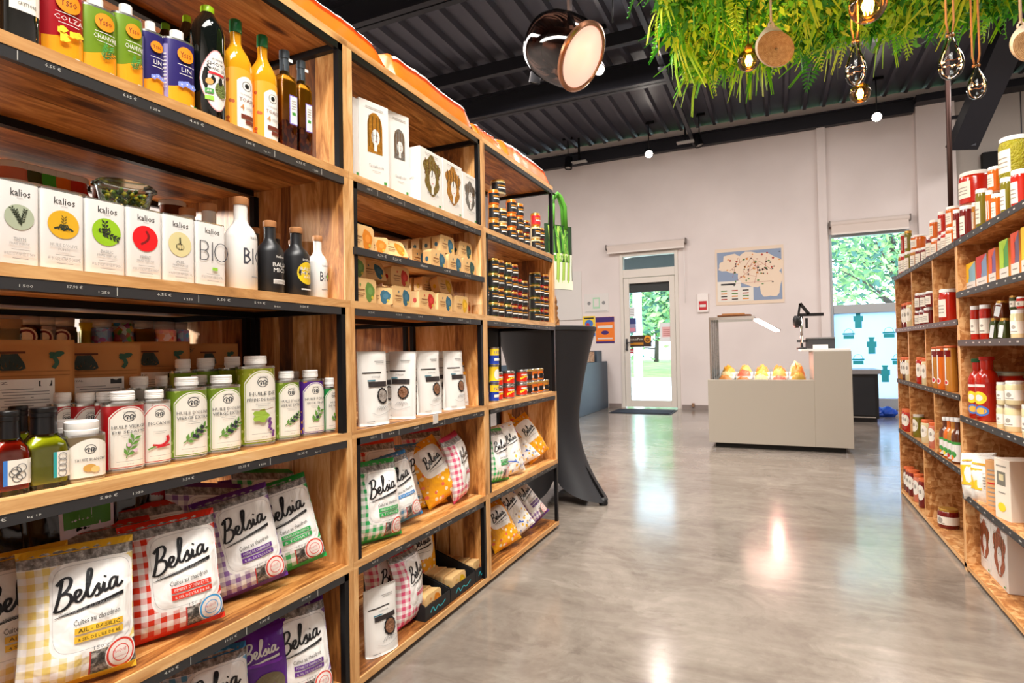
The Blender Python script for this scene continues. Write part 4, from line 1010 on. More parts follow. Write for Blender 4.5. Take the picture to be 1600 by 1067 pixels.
near = osb_unit(1.55, 3.15, NZ, nd, 'osb shelving nearest on the right with boxes, jars and sauce bottles', True)

LINES = M('fine_print', '#9a958c', .6)
def mat_food(name, c): return M('food_'+name, c, .18, coat=.6)
TOM = mat_food('tomato', '#b3200f'); DRED = mat_food('dark_red', '#6f120f'); ORA = mat_food('orange', '#cf6416'); OLV = mat_food('olive', '#77701a'); AMBR = mat_food('amber', '#b5762a')
CRM = mat_food('cream', '#d9cba0'); BRN = mat_food('brown', '#5a2a14'); PEA = M('pea_green', '#a09a1c', .3, bump=1.0, bscale=140); DGR = mat_food('dark_green', '#34401c'); PINK = mat_food('pink', '#c9745a')
LIDW = M('white_lid', '#eef0f0', .3); LIDG = M('grey_green_lid', '#a9b9ac', .35, .2); LIDR = M('red_lid', '#a81c14', .3); LIDO = M('orange_rubber_lid', '#d8693a', .4); LIDC = M('clear_lid', '#d8d6cf', .15, .1); LIDGO = M('gold_lid', '#c79a4a', .3, .6); LIDK = M('black_lid', '#1a1a1c', .35)
def c_alt(m): return m
def jar(name, label, cat, X, Y, z, r_, h_, content, lid, lab='sq', rz=0, group=None, labc=None, seg=18, cap=None, jarname=None):
    """glass jar: content seen through the glass, screw lid, paper label"""
    t = thing(name, label, cat, (X, Y, z), rz, group); ch = min(.016, h_*.15) if cap is None else cap
    m = MB(); m.lathe([(r_*.93, 0), (r_, .004), (r_, h_*.80), (r_*.95, h_*.86), (r_*.86, h_*.90), (r_*.86, h_-ch*.6)], content, seg); autosmooth(m.build('glass_body', t))
    m = MB(); m.lathe([(r_*.92, h_-ch), (r_*.93, h_-.002), (r_*.88, h_)], lid, seg); autosmooth(m.build('lid', t))
    if lab:
        D = Dec(ol_surf(outline(r_, r_, 2, 32))); lc = labc or PAPER
        if lab == 'sq':
            D.patch(-r_*.95, r_*.45, h_*.18, h_*.70, lc); [D.patch(-r_*.75, r_*.25, h_*(.30+.1*i), h_*(.33+.1*i), LINES) for i in range(3)]
        elif lab == 'band': D.patch(-r_*2.2, r_*2.2, h_*.2, h_*.62, lc); D.ell(0, h_*.42, r_*.3, r_*.3, LINES); D.patch(-r_*.5, r_*.5, h_*.25, h_*.29, LINES)
        elif lab == 'high': D.patch(-r_*1.2, r_*1.2, h_*.66, h_*.86, lc); D.ell(0, h_*.77, r_*.5, r_*.5, c_alt(content)); D.patch(-r_*.5, r_*.5, h_*.68, h_*.70, LINES)
        elif lab == 'side': D.patch(-r_*1.5, -r_*.35, h_*.15, h_*.72, lc); [D.patch(-r_*1.2, -r_*.6, h_*(.26+.12*i), h_*(.30+.12*i), LINES) for i in range(3)]
        elif lab == 'heart': D.ell(0, h_*.52, r_*.62, h_*.30, lc, 16, 2, fn=lambda a: 1+.12*math.cos(2*a)); D.ell(0, h_*.55, r_*.2, h_*.08, LINES)
        elif lab == 'black': D.patch(-r_*1.5, r_*1.5, h_*.12, h_*.78, lc); D.patch(-r_*.7, r_*.7, h_*.52, h_*.60, GOLD); D.patch(-r_*.6, r_*.6, h_*.36, h_*.44, PAPERW)
        D.build('paper_label', t)
    return t
ORDW = ['leftmost', 'second', 'third', 'fourth', 'fifth', 'sixth', 'seventh', 'eighth', 'ninth', 'tenth', 'eleventh', 'twelfth', 'thirteenth', 'fourteenth', 'fifteenth', 'sixteenth', 'seventeenth', 'eighteenth', 'nineteenth', 'twentieth']
def ordl(i, n): return 'leftmost' if i == 0 else 'rightmost' if i == n-1 else ORDW[i]+' from left'
CN = {id(TOM): 'bright red', id(DRED): 'dark red', id(ORA): 'orange', id(OLV): 'olive green', id(AMBR): 'amber', id(CRM): 'cream', id(BRN): 'dark brown', id(PEA): 'pea green', id(DGR): 'dark green', id(PINK): 'pink'}
RZR = -math.pi/2   # labels towards the aisle
def jar_row(items, z, where, group, lab='sq', inset=.006, base=None, lid=LIDW, turn=.6, lidn='white'):
    res = []
    for i, it in enumerate(items):
        x0, x1, yt, c = it[:4]; ld = it[4] if len(it) > 4 else lid; zz = z if base is None else base[i]
        ins = inset if not isinstance(inset, (list, tuple)) else inset[i]
        X, Y, r_, h_ = placer(x0, x1, yt, zz, 1, ins)
        r_ = min(r_, .075); h_ = max(.04, h_)
        if r_ < .034 and x1 < 1500:
            r_ = .034; X = XR+ins+r_; dep = (Vector((X, Y, zz+.05))-Vector((0, 0, CAM_H))).dot(_f2); Y = min(4.61-r_, Yof(x0+r_*FPX/dep, X, zz))
        if base is None and not isinstance(inset, (list, tuple)) and res: Y = min(Y, res[-1][1]-(r_+res[-1][3])*.985)
        jar('preserve_jar', '%s jar, %s lid, %s %s' % (CN.get(id(c), 'red'), {id(LIDW): 'white', id(LIDG): 'grey green', id(LIDR): 'red', id(LIDO): 'orange', id(LIDC): 'clear', id(LIDGO): 'gold', id(LIDK): 'black'}[id(ld)], ordl(i, len(items)), where), 'jar', X, Y, zz, r_*.97, h_, c, ld, lab, RZR+turn, group)
        res.append((X, Y, zz+h_, r_))
    return res
low = jar_row([(1399, 1409, 398, AMBR), (1409, 1415.5, 396, TOM), (1415, 1424, 393, OLV), (1424, 1432, 390, AMBR), (1432, 1441, 388, DRED), (1441, 1449.5, 386, DRED), (1449, 1457.5, 368, DRED), (1457, 1467, 372, ORA), (1467, 1474.5, 367, DRED), (1472, 1480, 362, TOM), (1480, 1491, 355, ORA), (1491, 1502, 328, DRED), (1502, 1520, 322, DRED), (1520, 1528, 317, AMBR), (1527, 1543, 296, OLV), (1542, 1552, 298, ORA), (1551, 1566, 303, ORA), (1566, 1583, 278, OLV), (1583, 1606, 266, TOM)], 1.4385, 'on top of the right shelves, lower tier', 'jars on top of the right shelves', 'sq', inset=.012)
UP = [(1408, 1414, 365, TOM, LIDW, 1), (1414.5, 1425, 361, OLV, LIDGO, 2), (1425, 1449, 368, ORA, LIDW, 4), (1454, 1467, 344, ORA, LIDW, 7), (1467, 1479, 331, TOM, LIDW, 8), (1480, 1501, 323, ORA, LIDW, 10), (1503, 1545, 270, TOM, LIDW, 12), (1546, 1566, 261, ORA, LIDW, 15), (1566, 1606, 215, PEA, LIDW, 17)]
for i, (x0, x1, yt, c, ld, k) in enumerate(UP):
    zb_ = low[k][2]+.001 if k < len(low) else 1.5
    if k == 12: zb_ = max(low[12][2], low[13][2], low[14][2])+.001
    if k == 17: zb_ = max(low[17][2], low[18][2])+.001
    if k == 4: zb_ = max(low[3][2], low[4][2], low[5][2])+.001
    if k in (15,): zb_ = max(low[15][2], low[16][2])+.001
    X, Y, r_, h_ = placer(x0, x1, yt, zb_, 1, .02 if i < 6 else .03)
    jar('preserve_jar', ('large ' if i in (6, 8) else '')+'%s jar, %s, upper tier on the right shelves' % (CN[id(c)], ordl(i, len(UP))), 'jar', X, Y, zb_, r_*.97, h_, c, ld, 'sq', RZR+.6, 'jars on top of the right shelves', seg=24)
# far unit rows
wk = 'jars with clip lids'
jar_row([(1404.5, 1411, 475, DRED, LIDO), (1411, 1418, 474, DRED, LIDO), (1418, 1426, 472, CRM, LIDO)], 1.093, 'upper row, far end bay of right shelves', wk, 'heart', .02)
a = jar_row([(1431, 1438, 485, DRED), (1438, 1444, 484, DRED), (1445, 1458, 481, DRED)], 1.093, 'lower layer, upper row, second right bay', 'small jars in the second bay')
jar_row([(1431, 1438.5, 458, DRED), (1439.5, 1446, 457, DRED), (1448, 1456.5, 455, DRED)], 1.093, 'upper layer, upper row, second right bay', 'small jars in the second bay', base=[a[0][2]+.001, a[1][2]+.001, a[2][2]+.001])
jar_row([(1461, 1470, 457, ORA), (1470, 1497, 452, TOM)], 1.093, 'upper row, third bay of right shelves', 'large jars in the third bay', 'sq', .012)
jar_row([(1405, 1410, 558, AMBR, LIDO), (1410.5, 1416, 558, BRN, LIDO), (1416, 1421.5, 558, CRM, LIDO)], .7605, 'second row, far end bay, right shelves', wk, 'heart')
jar_row([(1423.5, 1433, 558, PINK, LIDO), (1433.5, 1442, 558, TOM, LIDO), (1442, 1449, 560, CRM, LIDO)], .7605, 'second row, second bay, right shelves', wk, 'heart')
its = [(1453, 1461, 543), (1461, 1469, 542), (1469, 1478, 541), (1479, 1496, 540)]
for i, (x0, x1, yt) in enumerate(its):
    X, Y, r_, h_ = placer(x0, x1, yt, .7605, 1, .005); h_ = min(h_, .29)
    if i < 3: r_ = .031; X = XR+.006+r_; Y = Yof(x0+r_*FPX/Y*.93, X, .7605)
    t = thing('tall_jar', 'tall slim amber jar with red collar label, %s of four' % ordl(i, 4), 'jar', (X, Y, .7605), RZR+.4, 'tall slim jars')
    m = MB(); m.lathe([(r_*.95, 0), (r_*.98, .004), (r_*.98, h_*.93), (r_*.9, h_*.96)], AMBR if i % 2 else ORA, 16); m.build('glass_body', t)
    m = MB(); m.lathe([(r_*.99, h_*.955), (r_, h_-.002), (r_*.95, h_)], LIDO, 16); m.build('lid', t)
    D = Dec(ol_surf(outline(r_, r_, 2, 28))); D.patch(-r_*.9, r_*.9, h_*.76, h_*.90, DRED); D.patch(-r_*.25, r_*.05, h_*.2, h_*.80, PAPER); D.ell(0, h_*.2, r_*.45, r_*.5, PAPER); D.ell(0, h_*.2, r_*.3, r_*.33, REDP); D.patch(-r_*.5, r_*.5, h_*.90, h_*.94, PAPER); D.build('paper_label', t)
jar_row([(1405, 1413, 638, TOM, LIDO), (1413, 1422, 640, TOM, LIDO)], .4295, 'third row, far end bay, right shelves', wk, 'heart')
jar_row([(1427, 1441, 647, OLV, LIDC), (1441, 1453, 656, CRM, LIDO), (1453, 1461, 660, PINK, LIDO)], .4295, 'third row, second bay, right shelves', wk, 'heart')
def bottle(name, label, cat, X, Y, z, r_, h_, bodym, capm, rz, dec=None, group=None, neck=.42, nr=.36, caph=.07, ol=None, seg=20, liquid=None):
    t = thing(name, label, cat, (X, Y, z), rz, group); ol = ol or outline(r_, r_, 2, seg); hs = h_*(1-neck)
    m = MB(); m.loft(ol, [(.9, 0), (1, .005), (1, hs), (.96, hs+h_*.04), (.78, hs+h_*.10), (.5, hs+h_*.155), (nr, hs+h_*.20), (nr, h_*(1-caph*.6))], bodym); autosmooth(m.build('bottle_body', t))
    m = MB(); m.lathe([(r_*nr*1.12, h_*(1-caph)), (r_*nr*1.18, h_*(1-caph)+.002), (r_*nr*1.18, h_-.002), (r_*nr*1.05, h_)], capm, 18); autosmooth(m.build('cap', t))
    if dec: D = Dec(ol_surf(ol)); dec(D, r_, h_); D.build('paper_label', t)
    return t
for i, (x0, x1) in enumerate(((1465.5, 1472.5), (1472, 1479), (1478.5, 1485.5), (1485, 1492), (1491.5, 1499))):
    X, Y, r_, h_ = placer(x0, x1, 652+i*.6, .4295, 1, .005); r_ = .029; X = XR+.006+r_; Y = Yof(x0+r_*FPX/Y*.93, X, .4295)
    bottle('juice_bottle', 'small brown juice bottle with white cap and green trimmed label, %s of five' % ordl(i, 5), 'bottle', X, Y, .4295, r_*.96, h_, (BRN, BRN, ORA, AMBR, BRN)[i], LIDW, RZR+.4, lambda D, a, b: (D.patch(-a*1.4, a*1.4, b*.05, b*.48, PAPERW), D.patch(-a*1.4, a*1.4, b*.42, b*.48, GRN), D.ell(a*.1, b*.2, a*.5, b*.07, GRN), D.ell(-a*.2, b*.13, a*.4, b*.05, (REDP, ORG, YEL, REDP, ORG)[i])), 'juice bottles on the third shelf', nr=.42, caph=.09)
jar_row([(1408, 1415, 728, BRN, LIDO), (1414, 1421, 731, DRED, LIDO), (1421, 1429, 735, DRED, LIDO), (1429, 1437, 741, PINK, LIDO), (1437, 1446, 748, DRED, LIDO)], .0355, 'bottom row, far end, right shelves', wk, 'heart')
jar_row([(1459, 1477, 785, DRED, LIDGO), (1468, 1497, 794, DRED, LIDGO)], .0355, 'bottom row, third bay, right shelves', 'jam jars on the bottom shelf', 'band', [.09, .015], turn=.5)
# near unit: tea boxes
def carton(name, label, cat, X, Y, z, w_, d_, h_, rz, base, dec=None, group=None, rx=0, sidedec=None, window=None):
    """printed carton, front at -y, base centre at the origin"""
    t = thing(name, label, cat, (X, Y, z), rz, group, rx=rx)
    m = MB(); m.box(-w_/2, w_/2, -d_/2, d_/2, 0, h_, base, 'z'); bevel(m.build('carton_body', t), .0015, 1)
    if dec: D = Dec(flat_surf(-d_/2)); dec(D, w_, h_); D.build('front_print', t)
    if sidedec: D = Dec(lambda s_, z_, e: (-w_/2-e, -s_, z_)); sidedec(D, d_, h_); D.build('side_print', t)
    return t
OSBOX = M('carton_orange', '#e0913c', .5)
tb = [(1504.5, 1525, 412, '#f2c21e', '#7fb2c4', 'yellow and pale blue'), (1526.5, 1543, 399, '#c9231c', '#7b95b8', 'red and blue'), (1546, 1557, 389, '#e0561c', '#7a5a90', 'orange and violet'), (1563, 1577, 375, '#a8d028', '#4f9a44', 'lime green'), (1581, 1594, 363, '#e0481c', '#6a5a78', 'red orange'), (1597.5, 1612, 353, '#f0c81e', '#8ab848', 'yellow')]
for i, (x0, x1, yt, c1, c2, nm) in enumerate(tb):
    z = 1.2105; Ya, Yb = Yof(x0, XR+.03, z), Yof(x1, XR+.03, z); w_ = Ya-Yb; h_ = min(.20, Zof(yt, XR+.03, (Ya+Yb)/2)-z)
    A, B = M('tea_'+c1, c1, .4), M('tea_'+c2, c2, .4)
    carton('tea_carton', '%s tea carton, %s on the upper right shelf' % (nm, ordl(i, 6)), 'carton', XR+.03+.035, (Ya+Yb)/2, z, w_, .07, h_, RZR, OSBOX, lambda D, a, b: (D.patch(-a/2, a/2, 0, b, A, nx=1), D.patch(-a*.05, a/2, b*.25, b, B, top=lambda t: b*.25*(1-t)), D.patch(-a*.3, -a*.02, b*.35, b*.9, M('tea_hi_'+c1, c2, .4) if False else A), D.ell(a*.1, b*.55, a*.18, b*.14, B), D.patch(-a/2, a/2, 0, b*.34, PAPERW, nx=1), D.patch(-a*.3, a*.3, b*.2, b*.23, LINES, nx=1), D.patch(-a*.12, a*.05, b*.45, b*.85, A, top=lambda t: b*.1*t)), 'tea cartons')
# jars on the next shelf
jar_row([(1500, 1517.5, 478, TOM), (1518.5, 1532, 478, TOM), (1533, 1549, 476, TOM)], 1.0005, 'below the tea cartons', 'tomato jars', 'band', .02)
X, Y, r_, h_ = placer(1553, 1586, 447, 1.0005, 1, .13)
jar('preserve_jar', 'tall dark jar with broad white label behind the small jars, right side', 'jar', X, Y, 1.0005, r_, min(.2, h_), BRN, LIDK, 'band', RZR+.3, seg=24)
def square_jar(x0, x1, yt, z, c, label, ins, rx=.0):
    X, Y, r_, h_ = placer(x0, x1, yt, z, 1, ins); t = thing('square_jar', label, 'jar', (X, Y, z), RZR+.5, 'square jars with slanted labels')
    ol = outline(r_*.86, r_*.86, 6, 24); m = MB(); m.loft(ol, [(.95, 0), (1, .004), (1, h_*.72), (.8, h_*.84), (.72, h_*.9)], c); autosmooth(m.build('glass_body', t))
    m = MB(); m.lathe([(r_*.72, h_*.86), (r_*.74, h_-.002), (r_*.7, h_)], LIDGO, 16); autosmooth(m.build('lid', t))
    D = Dec(flat_surf(-r_*.86)); D.stroke([(-r_*.25, h_*.12), (r_*.2, h_*.68)], r_*.75, M('slate_label', '#c9cdd0', .5), smooth=False); D.build('paper_label', t); return X, Y, z+h_
q = square_jar(1549, 1563, 497, 1.0005, DGR, 'dark green square jar with slanted label, left of the pair', .02)
q2_ = square_jar(1563, 1579, 497, 1.0005, DGR, 'dark green square jar with slanted label, right of the pair', .02)
square_jar(1557, 1577, 470, q2_[2]+.001, BRN, 'dark brown square jar stacked on the green pair', .02)
a = jar_row([(1582, 1603, 484, CRM, LIDW)], 1.0005, 'beneath the stack at the right margin', 'cream jars', 'band', .02)
jar_row([(1579, 1590, 462, DGR, LIDGO), (1590, 1604, 465, TOM, LIDW)], 1.0005, 'stacked below the tea cartons, right margin', 'cream jars', 'band', .02, base=[a[0][2]+.001, a[0][2]+.001])
# sauce bottles and big jars, third shelf
def sauce(D, a, b):
    D.patch(-a*1.5, a*1.5, b*.42, b*.60, LIDR); D.patch(-a*.6, a*.6, b*.53, b*.57, PAPERW); D.ell(0, b*.36, a*.75, b*.10, YEL); D.ell(0, b*.36, a*.4, b*.05, PAPERW); D.ell(a*.2, b*.16, a*.7, b*.08, SKYB); D.ell(a*.2, b*.16, a*.5, b*.05, M('sauce_gold', '#e8b04a', .5))
for i, (x0, x1, yt, cp, ins, lab) in enumerate(((1514, 1530, 558, M('green_cap', '#1f5a34', .4), .09, 'red tomato sauce bottle with dark green cap beside the shelf divider'), (1530, 1554, 556, LIDR, .05, 'large red tomato sauce bottle with bright red cap'), (1571, 1590, 556, LIDR, .19, 'tomato sauce bottle half hidden behind the large pickle jar'))):
    X, Y, r_, h_ = placer(x0, x1, yt, .6725, 1, ins)
    if i < 2: r_ = (.036, .040)[i]; X = XR+.012+r_; Y = (3.085, 2.985)[i]
    bottle('sauce_bottle', lab, 'bottle', X, Y, .6725, r_, min(h_, .29), TOM, cp, RZR+.5, sauce, 'tomato sauce bottles', neck=.36, nr=.55, caph=.06, seg=24)
X, Y, r_, h_ = placer(1510, 1520, 598, .6725, 1, .02); X, Y, r_ = XR+.13, 3.06, .03; jar('preserve_jar', 'slim dark red jar at the very left before the tomato sauce bottles', 'jar', X, Y, .6725, r_, h_, DRED, LIDR, 'sq', RZR+.5)
X, Y, r_, h_ = placer(1552, 1598, 581, .6725, 1, .07); jar('pickle_jar', 'large red jar with wide pale green lid behind the spice jars', 'jar', X, Y, .6725, r_, h_, TOM, LIDG, 'side', RZR+.4, seg=28, cap=.014)
a = jar_row([(1559, 1572, 632, CRM, LIDC), (1573, 1598, 632, CRM, LIDC), (1599, 1612, 632, CRM, LIDC)], .6725, 'lower layer of the spice jars', 'spice jars', 'band', .01)
jar_row([(1559, 1573, 597, CRM, LIDC), (1574, 1600, 595, CRM, LIDC)], .6725, 'upper layer of the spice jars', 'spice jars', 'band', .01, base=[a[0][2]+.001, a[1][2]+.001])
# ================================================================== BAGS
def chip_mat(name, c, circ='#d8392c', dark=True, top='foil'):
    if name in _M: return _M[name]
    n = NB(name, .3); u, v, _ = n.uv()
    ging = (u*8).frac().gt(.5)*.5 + (v*10.5).frac().gt(.5)*.5
    base = n.mix(ging, '#f8f5f2', c)
    ph = n.noise(n.vec(u*14, v*18, 0), 1, 5, .7); chips = n.ramp(ph, [(.35, '#1c1a19'), (.5, '#4c4844'), (.65, '#b8b0a8')])
    col_ = n.mix(v.gt(.865), base, n.ramp(ph, [(.35, '#5a5856'), (.5, '#8c8a88'), (.66, '#d0cecb')]) if top == 'foil' else '#f4f1ee')
    pu = ((u-.61).abs()/.385).pow(6) + ((v-.545)/.33).abs().pow(5)
    wav = 1 + n.math('SINE', v*26)*.10
    panel = pu.lt(wav)
    corner = u.gt(.58)*v.lt(.215)
    col_ = n.mix(corner, col_, chips)
    col_ = n.mix(u.gt(.565)*u.lt(.58)*v.lt(.22), col_, '#c9403c')
    col_ = n.mix(panel, col_, '#f5f3f0')
    ring = n.step(.62, pu, .66); col_ = n.mix(ring*panel*.7, col_, '#9a9aa0')
    du = (u-.85)*.78; dv = v-.145; rr = n.math('SQRT', du*du+dv*dv)
    ci = rr.lt(.115); col_ = n.mix(ci, col_, '#f0e6e0'); col_ = n.mix(n.step(.092, rr, .107)+n.step(.055, rr, .062), col_, circ)
    col_ = n.mix(v.gt(.968)+v.lt(.022), col_, c)
    return n.out(col_, .3, n.noise(n.vec(u*3, v*3, 0), 1.6, 2, .5, .8), .35, .02)
def floral_mat(name, base, cols, white=None):
    if name in _M: return _M[name]
    n = NB(name, .35); u, v, _ = n.uv(); a = n.vor(n.vec(u*9, v*12, 0), 1, 'Color'); x = n.node('SeparateColor'); n.nt.links.new(a.k, x.inputs[0]); h = E(n, x.outputs[0]); d = n.vor(n.vec(u*9, v*12, 0), 1)
    c_ = n.ramp(h, [(0, cols[0]), (.34, cols[1]), (.67, cols[2])]); n.nt.nodes[-1]
    col_ = n.mix(d.lt(.36)*h.gt(.15), base, c_); p = ((u-.5).abs()/.36).pow(4) + ((v-.66)/.24).abs().pow(4); col_ = n.mix(p.lt(1), col_, white or '#f5f3ee')
    return n.out(col_, .35, n.noise(n.vec(u*3, v*3, 0), 1.6, 2, .5, .8), .35, .02)
def bag_surf(W, H, T, pow_u=2.4, seed=0, droop=0, narrow=.06, wr=.004, pouch=False):
    def f(s_, z, e, side=-1):
        v = max(0, min(1, z/H)); u = max(-1, min(1, s_/(W/2)))
        if pouch: th = T/2*(1-abs(u)**pow_u)**.6*((1-v)**.55)*(1 if v > .03 else .95)+.0015
        else: th = T/2*max(0, 1-abs(u)**pow_u)**.62*max(0, 1-abs(2*v-1)**3.2)**.62+.0008
        k = (1-narrow*math.sin(math.pi*v)) if not pouch else 1
        nz = noise.noise(Vector((u*1.7+seed*3.1, v*2.6+seed, side*2)))*wr*1.6 + noise.noise(Vector((u*4+seed, v*6-seed, side*3)))*wr*.8
        ed = (1-abs(u)**4)*(1-abs(2*v-1)**6)
        dy = droop*max(0, v-.55)**1.6*3 + .006*math.sin(u*3+seed)*max(0, v-.75)*2
        zz = z - abs(droop)*max(0, v-.55)**2*1.2
        return (s_*k, side*(th+nz*ed+e)+dy, zz)
    return f
def bag(name, label, cat, loc, rz, rx, W, H, T, mat_, dec=None, group=None, seed=0, droop=0, ry=0, pouch=False, nu=18, nv=22, seal=True, wr=.0055):
    t = thing(name, label, cat, loc, rz, group, rx=rx, ry=ry); f = bag_surf(W, H, T, 2.4 if not pouch else 2.8, seed, droop, .06, wr, pouch); m = MB()
    for sd in (-1, 1):
        b = len(m.v)
        for j in range(nv+1):
            for i in range(nu+1): m.v.append(f((i/nu-.5)*W, j/nv*H, 0, sd))
        for j in range(nv):
            for i in range(nu):
                a = b+j*(nu+1)+i; q = (a, a+1, a+nu+2, a+nu+1); uv = [(i/nu, j/nv), ((i+1)/nu, j/nv), ((i+1)/nu, (j+1)/nv), (i/nu, (j+1)/nv)]
                if sd > 0: q = q[::-1]; uv = uv[::-1]
                m.face(q, mat_, uv, True)
    N = (nu+1)*(nv+1)
    for j in range(nv):
        for i in (0, nu): a = j*(nu+1)+i; q = (a, a+nu+1, N+a+nu+1, N+a); m.face(q if i else q[::-1], mat_, [(i/nu, j/nv)]*4)
    for i in range(nu):
        for j in (0, nv): a = j*(nu+1)+i; q = (a, a+1, N+a+1, N+a); m.face(q[::-1] if j else q, mat_, [(i/nu, j/nv)]*4)
    m.build('bag_film', t)
    if seal and not pouch:
        for zz0, zz1 in ((0, .012), (H-.014, H)):
            s = MB(); r_ = []
            for sd in (-1, 1):
                for j in range(2):
                    for i in range(nu+1): s.v.append(f((i/nu-.5)*W, (zz0, zz1)[j], .0008+.0006*(i % 2), sd))
            K = nu+1; sm_ = seal if not isinstance(seal, bool) else mat_
            for i in range(nu):
                for q in ((i, i+1, K+i+1, K+i), (2*K+i+1, 2*K+i, 3*K+i, 3*K+i+1), (K+i, K+i+1, 3*K+i+1, 3*K+i), (i+1, i, 2*K+i, 2*K+i+1)): s.face(q, sm_, [(.5, .99)]*4)
            s.build('crimped_seal', t)
    if dec:
        D = Dec(lambda s_, z, e: f(s_, z, e+.0012)); dec(D, W, H); D.build('front_print', t)
    return t
LOGO = M('logo_black', '#16161a', .4)
def chip_dec(c1, lines, txt=True, lw=1.0):
    cm = M('band_'+c1, c1, .45)
    def dec(D, W, H):
        cx = W*.07; D.script(cx, H*.665, W*.62, LOGO, .16, .055)
        D.text('CHIPS ARTISANALES DE BEAUCE', cx, H*.535, H*.022, GREY, W*.54, slope=.12)
        D.text('Cuites au chaudron', cx+W*.06, H*.455, H*.042, BLACK, W*.42, slope=.08)
        for i, l in enumerate(lines):
            zc = H*(.385-.058*i); D.patch(cx-W*.14, cx+W*.30, zc-H*.022, zc+H*.022, cm); D.text(l, cx+W*.08, zc, H*.026, PAPERW if c1 != '#e8b830' else BLACK, W*.38)
        D.text('150 g', cx+W*.10, H*.235, H*.035, GREY, W*.14)
        D.text('PRODUIT', W*.335, H*.165, H*.022, REDP, W*.13); D.text('Chips artisanales', W*.335, H*.125, H*.014, REDP, W*.15)
    return dec
TH = {'yellow': ('#ecd27a', '#e8b830', ['AIL - BASILIC', "& SEL DE L'ILE DE RÉ"]), 'red': ('#dc2f14', '#d8301c', ["PIMENT D'ESPELETTE", "& SEL DE L'ILE DE RÉ"]),
      'purple': ('#8d6aa8', '#5f2a86', ['POIVRE DE CHAMPAGNE', "& SEL DE L'ILE DE RÉ"]), 'green': ('#2fb060', '#1fa04a', ['HERBES DE PROVENCE', '& TOMATE']),
      'blue': ('#5aa0cc', '#2f86c8', ['SEL DE GUERANDE']), 'pink': ('#e0577e', '#d03a60', ['TOMATE']), 'violet': ('#7a3fa0', '#5c1f86', ['POIVRE'])}
BLUEC = {'red': '#3a9ad8'}
def chips(th, label, loc, rz, rx, W=.20, H=.27, T=.075, seed=0, droop=0, ry=0, group='gingham crisp bags', dec=True):
    g, b_, ln = TH[th]; mt = chip_mat('bag_'+th, g, BLUEC.get(th, '#d8392c'))
    loc = (loc[0], loc[1], loc[2]+abs(math.sin(ry))*W*.42+abs(math.sin(rx))*.006)
    return bag('crisp_bag', label, 'crisps', loc, rz, rx, W, H, T, mt, chip_dec(b_, ln) if dec else None, group, seed, droop, ry, seal=M('seal_'+b_, b_, .35))

# ================================================================== RIGHT SHELVES, LOWER CARTONS AND BAGS
FLOUR = M('flour_white', '#efece6', .6)
def flour_dec(D, W, H): D.patch(-W*.40, W*.10, H*.30, H*.72, M('flour_yellow', '#f0b828', .5)); D.patch(W*.14, W*.42, H*.35, H*.66, PAPERW); [D.patch(W*.16, W*.40, H*(.38+.06*i), H*(.40+.06*i), LINES) for i in range(4)]; D.patch(-W*.3, W*.3, H*.80, H*.84, M('flour_logo', '#d8a020', .5))
def yq_(px_, ins): return Yof(px_, XR+ins, .3225)
bag('flour_bag', 'white paper flour bag with yellow block slumped against the shelf divider', 'bag', (XR+.035, 3.045, .3225+.012), RZR+.70, -.10, .145, .20, .085, FLOUR, flour_dec, 'white flour bags', 3, .02, ry=-.16)
bag('flour_bag', 'white paper flour bag with yellow block standing upright on the near right shelf', 'bag', (XR+.045, yq_(1541, .045), .3225), RZR+.7, -.03, .12, .205, .08, FLOUR, flour_dec, 'white flour bags', 5, .01)
def pasta_side(D, a, b): [D.patch(-a*.35, a*.3, b*(.12+.085*i), b*(.145+.085*i), REDP if i == 5 else LINES, nx=1) for i in range(9)]
carton('pasta_carton', 'slim tan carton with printed lines leaning between flour bag and pale carton', 'carton', XR+.045, yq_(1558, .045), .3225, .06, .03, .205, RZR+.62, M('tan_card', '#d6a06a', .55), lambda D, a, b: pasta_side(D, a, b), None, -.0)
t = thing('clear_box', 'clear plastic box of golden sweets on the near right shelf', 'box', (XR+.20, 2.74, .3225), RZR+.2)
m = MB(); m.box(-.06, .06, -.06, .06, 0, .27, FILM, 'z'); m.build('clear_case', t); m = MB(); m.box(-.055, .055, -.055, .055, .004, .17, M('golden_sweets', '#d89a2c', .4, bump=.8, bscale=60)); m.build('sweets', t)
m = MB(); m.tube([(-.05, 0, .272), (-.02, .01, .285), (.03, -.01, .285), (.06, 0, .272)], .008, M('ribbon', '#c9b8a8', .5)); m.build('bow', t)
carton('pasta_carton', 'pale cream carton with grey picture window and yellow lemon', 'carton', XR+.07, yq_(1586, .06), .3225, .085, .10, .235, RZR+.28, M('cream_card', '#eadfcf', .5), lambda D, a, b: (D.patch(-a*.32, a*.22, b*.58, b*.80, M('picture_grey', '#77756a', .5)), D.patch(-a*.2, a*.1, b*.66, b*.76, CRM), D.patch(-a*.25, a*.2, b*.46, b*.48, LINES), D.ell(-a*.05, b*.24, a*.25, b*.07, YEL), D.patch(-a*.35, a*.3, b*.88, b*.90, LINES)))
